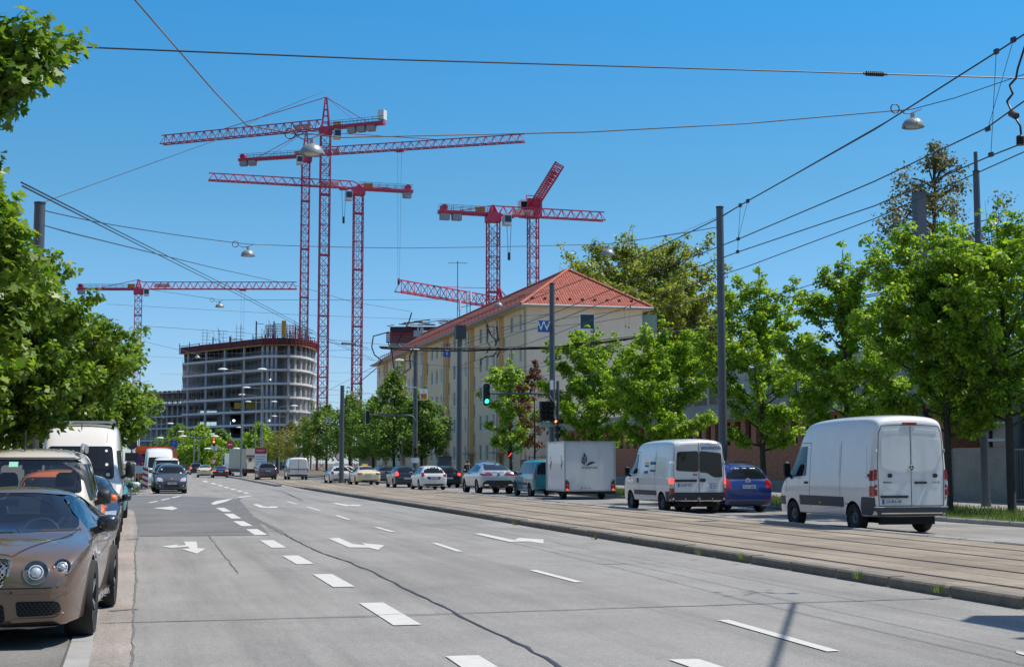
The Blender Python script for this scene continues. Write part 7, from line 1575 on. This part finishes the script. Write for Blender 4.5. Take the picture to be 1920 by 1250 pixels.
c = loc(gG, 793, 740); mb = MB(); mb.box(c.x-.32, c.x+.32, c.y-.03, c.y, c.z-.45, c.z+.45); o = obj('number_sign', mb, M_sw, pG_); mb = MB(); mb.box(c.x-.25, c.x+.25, c.y-.036, c.y-.031, c.z-.40, c.z+.12); obj('orange_field', mb, M('sign_orange', (.72,.30,.02), .4), o); text_obj('lettering', '95', .42, (c.x, c.y-.04, c.z-.14), (1,0,0), (0,0,1), M_ink, o); text_obj('lettering', 'H', .2, (c.x, c.y-.034, c.z+.28), (1,0,0), (0,0,1), M_ink, o)
mb = MB(); a = loc(gG, 752, 723); b = loc(gG, 780, 727); mb.bar(a, b, .09); obj('bracket_arm', mb, M_sw, pG_)
for px, lab in ((748, 0), (776, 1)):
    c = loc(gG, px, 676 if lab == 0 else 656); mb = MB(); mb.lathe([(0,.14), (.25,.10), (.42,0), (.3,-.08), (0,-.1)], 18, c=c); obj('lamp_head', mb, M('lamp_pale', (.62,.64,.64), .35), pG_, 60)
mb = MB(); mb.tube([loc(gG, 750, 676), loc(gG, 777, 678)], .04, 8); mb.tube([(0,0,hG), loc(gG, 777, 656)], .05, 8); obj('lamp_arm', mb, M_pole, pG_, 60)
# T plate with number on the span wire
c = atY(838, 661, 92); t = thing('letter_sign', 'blue T plate with the number 105 above it, hung on the cables', 'sign', c, -YAW, None); mb = MB(); mb.box(-.25, .25, 0, .03, -.28, .28); obj('plate', mb, M_blue, t); text_obj('lettering', 'T', .5, (0,-.004,0), (1,0,0), (0,0,1), M_sw, t); text_obj('lettering', '105', .36, (0,-.004,.42), (1,0,0), (0,0,1), M_ink, t); mb = MB(); mb.bar((0,.015,.28), (0,.015,.75), .03); mb.bar((-.3,.02,.56), (.3,.02,.56), .02); obj('hanger', mb, M_dark, t)
# E sign on an arm of mast D
c = loc(gD, 617, 789); mb = MB(); mb.bar(c, (0,-.3,c.z), .05); obj('sign_arm', mb, M_pole, pD); mb = MB(); mb.box(c.x-.3, c.x+.02, c.y-.06, c.y-.03, c.z-.28, c.z+.28); o = obj('letter_plate', mb, M_sw, pD); mb = MB(); mb.box(c.x-.26, c.x-.02, c.y-.066, c.y-.061, c.z-.24, c.z+.24); obj('plate_field', mb, M_ink, o); text_obj('lettering', 'E', .40, (c.x-.14, c.y-.07, c.z), (1,0,0), (0,0,1), M_sw, o)
# ---- double-headed street lamps and other far lamps
SG_ = 'street lamps along the middle of the far road'
def streetlamp(label, px, base, Y, top, heads, mat=M_polel):
    q = atY(px, 868, Y); d = ray(px, top); h = CAMH+d.z*(math.hypot(q.x, q.y)/math.hypot(d.x, d.y)); t = thing('street_lamp', label, 'street lamp', (q.x, q.y, 0), 0, SG_)
    mb = MB(); mb.tube([(0,0,0), (0,0,h*.45), (0,0,h)], [.13,.10,.06], 10); obj('post', mb, mat, t, 60)
    for hx in heads:
        e = rt*hx*1.9+Vector((0,0,h+.12)); mb = MB(); mb.tube([(0,0,h-.02), rt*hx*.8+Vector((0,0,h+.02)), e], .035, 6); obj('lamp_arm', mb, mat, t, 60)
        m = MB(); pr_ = [(.0,.16), (.2,.15), (.42,.06), (.50,-.02), (.3,-.06), (0,-.07)]; m.lathe(pr_, 18); m.v = [(x*1.25, y*.8, z) for x, y, z in m.v]; m.v = [tuple(Vector(v)+e+rt*hx*.45) for v in m.v]; obj('lamp_head', m, M('lamp_pale', (.62,.64,.64), .35), t, 60)
streetlamp('tall double headed street lamp in front of the shell', 452, 893, 172, 694, (-1, 1)); streetlamp('single armed street lamp right of the tall double one', 491, 890, 205, 728, (-1,)); streetlamp('slim street lamp behind the red and white notice board', 478, 880, 240, 741, (-1,)); streetlamp('double headed street lamp lower before the shell', 488, 880, 262, 754, (-1, 1))
streetlamp('street lamp with its arm to the right before the shell corner', 523, 880, 230, 762, (1,)); streetlamp('low double headed street lamp left of the red signal', 372, 880, 215, 819, (-1, 1)); streetlamp('small street lamp at the end of the left tree row', 327, 880, 235, 822, (-1,)); streetlamp('small street lamp at the foot of the lower wing', 363, 880, 260, 810, (-1,)); streetlamp('small street lamp before the shell right corner', 535, 880, 290, 781, (-1,)); streetlamp('lowest street lamp in the centre of the far road', 467, 880, 320, 802, (-1,)); streetlamp('farthest street lamp right of the lorry', 530, 880, 330, 798, (1,)); streetlamp('pair of lamp heads above the box lorry', 416, 880, 235, 842, (-1, 1)); streetlamp('small street lamp leaning out from the left trees', 293, 880, 260, 795, (1,))
# ---- far signals and traffic signs
def signpost(name, label, px, Y, top, build, r=.05, cat='sign', mat=M_polel):
    q = atY(px, 868, Y); d = ray(px, top); h = CAMH+d.z*(math.hypot(q.x, q.y)/math.hypot(d.x, d.y)); t = thing(name, label, cat, (q.x, q.y, 0), -YAW); mb = MB(); mb.tube([(0,0,0), (0,0,h)], r, 8); obj('post', mb, mat, t, 60); build(t, h); return t
def disc(t, z, r, mat, name='plate', y=-.06, rim=None):
    m = MB(); m.lathe([(0,y-.012), (r,y-.012), (r,y+.012), (0,y+.012)], 28, c=(0,0,z), axis='y'); o = obj(name, m, rim or mat, t)
    if rim: m = MB(); m.lathe([(0,y-.018), (r*.78,y-.018), (r*.78,y-.013)], 28, c=(0,0,z), axis='y'); obj('field', m, mat, o)
    return o
def b_noentry(t, h):
    o = disc(t, h-.5, .52, M_sw, rim=M_sred); m = MB(); m.lathe([(0,-.082), (.40,-.082), (.40,-.079)], 24, c=(0,0,h-.5), axis='y'); obj('red_field', m, M_sred, o); m = MB(); m.box(-.3,.3,-.09,-.083,h-.58,h-.42); obj('white_bar', m, M_sw, o)
signpost('no_entry_sign', 'round red no entry sign above the box lorry', 431, 200, 826, b_noentry)
def b_arrow(t, h):
    o = disc(t, h-.5, .52, M_blue); m = MB(); m.bar((-.05,-.08,h-.8), (-.05,-.08,h-.2), .12, .01); m.bar((-.05,-.08,h-.45), (.3,-.08,h-.45), .12, .01); obj('arrow_mark', m, M_sw, o)
signpost('direction_sign', 'round blue direction sign left of the shell foot', 326, 190, 825, b_arrow)
def b_board(t, h):
    m = MB(); m.box(-.62, .62, -.1, -.06, h-2.3, h); o = obj('board', m, M_sw, t); m = MB(); m.box(-.62, .62, -.105, -.101, h-.62, h-.002); obj('red_field', m, M_sred, o); text_obj('lettering', 'MARKT', .26, (0,-.11,h-.3), (1,0,0), (0,0,1), M_sw, o)
    for k in range(4): m = MB(); m.box(-.45, .45-.12*(k % 2), -.104, -.101, h-.95-k*.26, h-.88-k*.26); obj('text_line', m, M('text_grey', (.35,.35,.36), .6), o)
    m = MB(); m.bar((0,-.104,h-2.2), (0,-.104,h-1.95), .08, .006); m.prism([(-.12,h-1.98), (.12,h-1.98), (0,h-1.82)], 'y', -.107, -.101); obj('arrow_mark', m, M_ink, o)
signpost('notice_board', 'white notice board with red top beside the box lorry', 489, 150, 839, b_board)
def b_round(t, h): disc(t, h-.45, .36, M_sw, rim=M_sred); m = MB(); m.box(-.36,.36,-.07,-.05,h-1.25,h-.95); obj('lower_plate', m, M_sw, t)
signpost('prohibition_sign', 'round white sign with red rim on the mast above the white estate car', 637, 117, 845, b_round)
def b_sig(t, h): signal(t, (0,-.1,h-.5), .34, (0, M_redl), 3); disc(t, h-1.15, .45, M_sw, y=.1); m = MB(); m.prism([(-.5,h-2.6), (.5,h-2.6), (0,h-3.4)], 'y', -.08, -.05); o = obj('yield_plate', m, M_sred, t); m = MB(); m.prism([(-.3,h-2.72), (.3,h-2.72), (0,h-3.2)], 'y', -.086, -.081); obj('field', m, M_sw, o); m = MB(); m.lathe([(0,-.255), (.14,-.25)], 14, c=(0,0,h-.5), axis='y'); obj('amber_lens', m, M_amber, t)
signpost('traffic_signal', 'far traffic signal showing red and amber over a give way plate', 401, 178, 820, b_sig, cat='traffic light')
def b_poster(t, h): m = MB(); m.box(-.85, .85, -.08, -.02, h-2.5, h); o = obj('board', m, M('poster_grey', (.45,.42,.38), .6, var=.3, scale=2), t)
signpost('poster_board', 'pale poster board behind the dark maples over the queue', 690, 140, 845, b_poster)
def b_side(t, h): signal(t, (0,-.1,h-.2), .26, None, 2); m = MB(); m.bar((-.05,-.24,h-.35), (.15,-.24,h-.1), .1, .04); obj('lit_lens', m, M_redl, t)
signpost('pedestrian_signal', 'pedestrian signal with red lens in the slender maple', 955, 94, 846, b_side, cat='traffic light')
# signs at the left corner
def b_dark(t, h):
    m = MB(); pl = [(.27*math.cos(PI/8+k*PI/4), h-.35+.27*math.sin(PI/8+k*PI/4)) for k in range(8)]; m.prism(pl, 'y', -.08, -.05); obj('plate', m, M_dark, t); m = MB(); m.box(-.3, .34, -.08, -.05, h-1.15, h-.75); obj('plate', m, M_dark, t)
signpost('road_sign', 'dark backs of two road signs on a leaning post before the corner', 247, 69, 818, b_dark, .035)
def b_park(t, h): o = disc(t, h-.32, .30, M('sign_violet', (.16,.03,.30), .5), rim=M_sred); m = MB(); m.box(-.3,.3,-.07,-.05,h-1.15,h-.7); obj('lower_plate', m, M_sw, t)
signpost('parking_sign', 'small violet and red round sign in front of the orange lorry', 260, 86, 850, b_park, .03)
bo = thing('construction_beacon', 'red and white slanted beacon board at the grass corner', 'beacon', tuple(atY(273.5, 868, 80.5).xy)+(.11,), -YAW); mb = MB(); mb.box(-.16, .16, -.02, .02, .15, 1.35); o = obj('board', mb, M_sw, bo)
for k in range(4): z = .17+k*.30; mb = MB(); mb.prism([(-.158,z+.13), (.158,z-.0), (.158,z+.14), (-.158,z+.27)], 'y', -.026, -.021); obj('red_stripe', mb, M_sred, o)
mb = MB(); mb.box(-.25,.25,-.2,.2,0,.14); obj('foot', mb, M_dark, bo)
for px, lab in ((253, 'pale bollard post on the grass corner, left one'), (262.5, 'pale bollard post on the grass corner, right one')):
    q = atY(px, 868, 79.3+(px-253)*.05); t = thing('bollard', lab, 'bollard', (q.x, q.y, .11), 0, 'bollards on the grass corner'); mb = MB(); mb.tube([(0,0,0), (0,0,.42 if px > 260 else 1.5)], .05, 12); obj('post', mb, M_polel, t, 60); mb = MB(); mb.lathe([(.06,0), (.06,.03), (0,.06)], 12, c=(0,0,.42 if px > 260 else 1.5)); obj('cap', mb, M_sw, t, 60)
for px, Y, w_, h_, lab in ((243, 79.5, .55, .38, 'grey rough boulder on the grass corner'), (272, 79.0, .8, .16, 'flat reddish slab lying on the grass corner'), (280, 79.2, .35, .22, 'small pale stone next to the flat slab')):
    q = atY(px, 868, Y); r_ = random.Random(int(px)); mb = MB(); vs = []
    for i in range(6):
        for j in range(10): a = 2*PI*j/10; b = PI/2*i/5; k = r_.uniform(.82, 1.1); vs.append((q.x+w_/2*math.cos(a)*math.cos(b)*k, q.y+w_/2*math.sin(a)*math.cos(b)*k, .1+h_*math.sin(b)*k))
    mb.add(vs, [(i*10+j, i*10+(j+1) % 10, (i+1)*10+(j+1) % 10, (i+1)*10+j) for i in range(5) for j in range(10)]); tag(obj('stone', mb, M('stone_pale', (.25,.22,.18), .9, var=.2, scale=4, bump=.4)), lab, 'stone', 'stones on the grass corner')
# ---- barriers, cabinet, workers by the masts
def barrier(label, px, Y, w_): 
    q = atY(px, 868, Y); t = thing('striped_barrier', label, 'barrier', (q.x, q.y, .12), -YAW, 'striped site barriers'); m = MB().use(MATS['barrier_red']); m.box(-w_/2, w_/2, -.02, .02, .55, .95); m.use(MATS['barrier_white']); n = int(w_/.5)
    for k in range(n): m.box(-w_/2+k*.5+.02, -w_/2+k*.5+.27, -.026, .026, .548, .952)
    obj('board', m, None, t); m = MB(); m.box(-w_/2, -w_/2+.06, -.2, .2, 0, 1.0); m.box(w_/2-.06, w_/2, -.2, .2, 0, 1.0); obj('legs', m, M_zinc, t)
barrier('red and white barrier left of the box-topped mast', 842, 108, 1.6); barrier('red and white barrier left of the silver SUV roof', 985, 104, 2.4)
q = atY(833, 868, 113); t = thing('switch_cabinet', 'grey switch cabinet in front of the cream block', 'cabinet', (q.x, q.y, .12)); mb = MB(); mb.box(-.55, .55, -.25, .25, 0, 2.0); obj('body', mb, M_pole, t); mb = MB(); mb.box(-.6,.6,-.3,.3,2.0,2.08); obj('lid', mb, M_dark, t); mb = MB(); mb.box(-.5, .5, -.27, -.251, .15, 1.9); obj('door', mb, M_pole, t)
M_skin = M('skin', (.36,.20,.14), .6); M_hair = M('hair', (.03,.02,.015), .8); M_otr = M('trousers_orange', (.72,.13,.015), .8); M_jack = M('jacket_navy', (.02,.024,.04), .85); M_boot = M('boots', (.02,.018,.016), .8)
def person(label, loc_, rz, joints, top, legs, hair=M_hair):
    """one continuous skinned body, coloured by height zones through separate clothing meshes"""
    t = thing('person', label, 'person', loc_, rz)
    def skin(name, pts, edges, rad, mat):
        me = bpy.data.meshes.new(name); me.from_pydata([joints[p] if isinstance(p, str) else p for p in pts], edges, []); o = bpy.data.objects.new(name, me); COL.objects.link(o)
        md = o.modifiers.new('k', 'SKIN'); lay = me.skin_vertices[0] if me.skin_vertices else me.attributes and None
        for i, r in enumerate(rad): me.skin_vertices[0].data[i].radius = (r, r)
        me.skin_vertices[0].data[0].use_root = True; s2 = o.modifiers.new('s', 'SUBSURF'); s2.levels = 2; s2.render_levels = 2
        m2 = bpy.data.meshes.new_from_object(o.evaluated_get(bpy.context.evaluated_depsgraph_get())); bpy.data.objects.remove(o); m2.materials.clear(); m2.materials.append(mat); shade(m2, 180); return link(name, m2, t)
    P_ = ['pelvis', 'waist', 'chest', 'neck', 'head', 'crown', 'lsh', 'lel', 'lwr', 'lhd', 'rsh', 'rel', 'rwr', 'rhd', 'lhip', 'lkn', 'lan', 'lto', 'rhip', 'rkn', 'ran', 'rto']
    E_ = [(0,1),(1,2),(2,3),(3,4),(4,5),(2,6),(6,7),(7,8),(8,9),(2,10),(10,11),(11,12),(12,13),(0,14),(14,15),(15,16),(16,17),(0,18),(18,19),(19,20),(20,21)]
    rr = [.13,.125,.145,.055,.095,.07,.075,.05,.036,.04,.075,.05,.036,.04,.10,.065,.045,.045,.10,.065,.045,.045]
    skin('body', P_, E_, rr, M_skin)
    k = 1.16
    skin('jacket', ['waist', 'chest', 'lsh', 'lel', 'lwr', 'rsh', 'rel', 'rwr', 'pelvis'], [(0,1),(1,2),(2,3),(3,4),(1,5),(5,6),(6,7),(0,8)], [.135*k,.155*k,.085*k,.062*k,.048*k,.085*k,.062*k,.048*k,.13*k], top)
    skin('trousers', ['pelvis', 'lhip', 'lkn', 'lan', 'rhip', 'rkn', 'ran'], [(0,1),(1,2),(2,3),(0,4),(4,5),(5,6)], [.138*k,.108*k,.08*k,.066*k,.108*k,.08*k,.066*k], legs)
    for a, b in (('lan','lto'), ('ran','rto')): skin('boot', [a, b], [(0,1)], [.066,.058], M_boot)
    h = Vector(joints['head']); c = Vector(joints['crown']); u = (c-h).normalized(); m = MB(); m.lathe([(.108,-.01), (.112,.04), (.09,.10), (.05,.13), (0,.14)], 14); R_ = u.to_track_quat('Z', 'Y').to_matrix(); m.v = [tuple(R_ @ Vector(v)+h+u*.02) for v in m.v]; obj('hair', m, hair, t, 180)
    return t
q = atY(853, 868, 103.5)
person('worker in orange trousers and dark jacket bending down beside the box-topped mast', (q.x, q.y, .12), -.5, {'pelvis': (0,-.12,.98), 'waist': (0,.02,1.10), 'chest': (.02,.32,1.18), 'neck': (.02,.50,1.16), 'head': (.02,.60,1.08), 'crown': (.02,.68,1.0), 'lsh': (-.19,.38,1.12), 'lel': (-.22,.46,.84), 'lwr': (-.16,.56,.62), 'lhd': (-.14,.60,.52), 'rsh': (.21,.38,1.12), 'rel': (.25,.48,.84), 'rwr': (.2,.6,.64), 'rhd': (.18,.64,.54), 'lhip': (-.12,-.12,.93), 'lkn': (-.14,.0,.50), 'lan': (-.15,-.08,.08), 'lto': (-.15,.08,.05), 'rhip': (.12,-.12,.93), 'rkn': (.16,.05,.5), 'ran': (.17,-.02,.08), 'rto': (.18,.14,.05)}, M_jack, M_otr)
q = atY(877, 868, 104)
person('standing person in dark clothes seen above the bonnet of the silver SUV', (q.x, q.y, .12), .4, {'pelvis': (0,0,.96), 'waist': (0,0,1.12), 'chest': (0,.02,1.36), 'neck': (0,.02,1.53), 'head': (0,.04,1.62), 'crown': (0,.04,1.72), 'lsh': (-.2,.02,1.42), 'lel': (-.26,.05,1.14), 'lwr': (-.2,.24,1.0), 'lhd': (-.16,.32,.98), 'rsh': (.2,.02,1.42), 'rel': (.27,.0,1.14), 'rwr': (.27,.08,.9), 'rhd': (.27,.11,.82), 'lhip': (-.1,0,.92), 'lkn': (-.12,.03,.5), 'lan': (-.13,-.02,.08), 'lto': (-.14,.14,.05), 'rhip': (.1,0,.92), 'rkn': (.13,.03,.5), 'ran': (.14,-.02,.08), 'rto': (.15,.14,.05)}, M_jack, M('trousers_dark', (.02,.02,.025), .85))
q = atY(1005, 868, 98); t = thing('tree_guard', 'wooden tree guard frame around the thin bronze tree', 'tree guard', (q.x, q.y, .12)); M_wood = M('wood_grey', (.20,.15,.11), .9, var=.2, scale=4)
for sx in (-.6, .6):
    for sy in (-.4, .4): mb = MB(); mb.tube([(sx,sy,0), (sx,sy,2.1)], .05, 8); obj('stake', mb, M_wood, t, 60)
mb = MB(); mb.bar((-.7,-.45,1.95), (.7,-.45,1.95), .10, .06); obj('cross_rail', mb, M_wood, t)
q = atY(998, 868, 100); t = thing('site_container', 'small orange red site box behind the tree guard', 'container', (q.x, q.y, .12)); mb = MB(); mb.box(-.8,.8,-.4,.4,.1,1.7); obj('body', mb, M('box_orange', (.45,.08,.03), .6), t); mb = MB(); mb.box(-.84,.84,-.44,.44,1.7,1.78); obj('lid', mb, M_dark, t)
# ---- fence line and site clutter beyond the far crossing
t = thing('site_fence', 'pale site hoarding along the foot of the concrete shell', 'fence', (0,0,0)); a, b = at_depth(330, 330), at_depth(470, 325); mb = MB(); mb.bar(a+Vector((0,0,1.0)), b+Vector((0,0,1.0)), .2, 2.0); obj('boards', mb, M('hoarding', (.24,.20,.15), .8, var=.3, scale=.3), t); mb = MB(); mb.bar(a+Vector((0,0,2.1)), b+Vector((0,0,2.1)), .3, .2); obj('top_rail', mb, M_zinc, t)
t = thing('excavator', 'orange red excavator arm at the foot of the concrete shell', 'excavator', tuple(at_depth(345, 318))); mb = MB(); mb.bar((-3,0,2.4), (1.5,0,4.4), .7); mb.bar((1.5,0,4.4), (4.2,0,3.6), .6); mb.bar((4.2,0,3.6), (4.6,0,1.2), .5); obj('arm', mb, M('digger_red', (.5,.10,.05), .6), t); mb = MB(); mb.box(-5,-2.4,-1.3,1.3,1.0,3.2); obj('cab', mb, M('digger_red', (.5,.10,.05), .6), t); mb = MB(); mb.box(-5.4,-1.8,-1.5,1.5,0,1.0); obj('tracks', mb, M_dark, t)
# ---- board and tube added out of view to cast road shadows; a span wire
t = thing('shadow_board', 'dark board on a mast, added unseen beyond the right edge to cast a shadow', 'sign', (13.3, 11.5, .12)); mb = MB(); mb.tube([(0,0,0), (0,0,9.0)], .10, 14); obj('post', mb, M_pole, t, 60); mb = MB(); mb.prism([(.5,6.3), (1.9,6.5), (2.0,7.6), (1.5,8.4), (.5,8.3)], 'x', -.10, -.04); obj('board', mb, M_dark, t)
t = thing('shadow_tube', 'inclined tube above the frame, added unseen to cast a shadow on the lanes', 'bracket', (0,0,0)); mb = MB(); mb.tube([(12.1,15.25,8.0), (9.6,10.4,8.1), (8.5,8.3,8.1)], .032, 10); obj('tube', mb, M_pole, t, 60); mb = MB(); mb.tube([(8.5,8.3,8.1), (8.4,8.1,8.1)], .14, 10); obj('end_fitting', mb, M_dark, t, 60)
wire('span wire over the near lanes, above the frame', [Vector((-3,14.9,8.6)), Vector((5,15.1,8.3)), Vector((12.1,15.25,8.1)), Vector((18,15.5,8.9))], .02, n=4)
# ---- more street trees out of view; the far row is added for reflections
for i, (X, Y) in enumerate(((25, -8), (26, 4), (-5, -6), (-4.5, 4), (27, 15), (14, -48), (22, -50), (4, -50), (-5, -46))): tree('maple_tree', ('street maple behind the viewer on the right', 'second street maple behind the viewer on the right', 'street maple behind the viewer on the left', 'left maple standing just beside the viewer', 'right maple just outside the frame', 'large unseen maple added for reflections, far behind the viewer over the tram bed', 'large unseen maple added for reflections, far behind the viewer on the right', 'large unseen maple added for reflections, far behind the viewer over the road', 'large unseen maple added for reflections, far behind the viewer on the left')[i], (X, Y, 0), 9 if i < 5 else 13, 2.4 if i < 5 else .5, 3.2 if i < 5 else 5.2, 90, 2600, .35 if i < 5 else .7, LF_maple, 90+i)
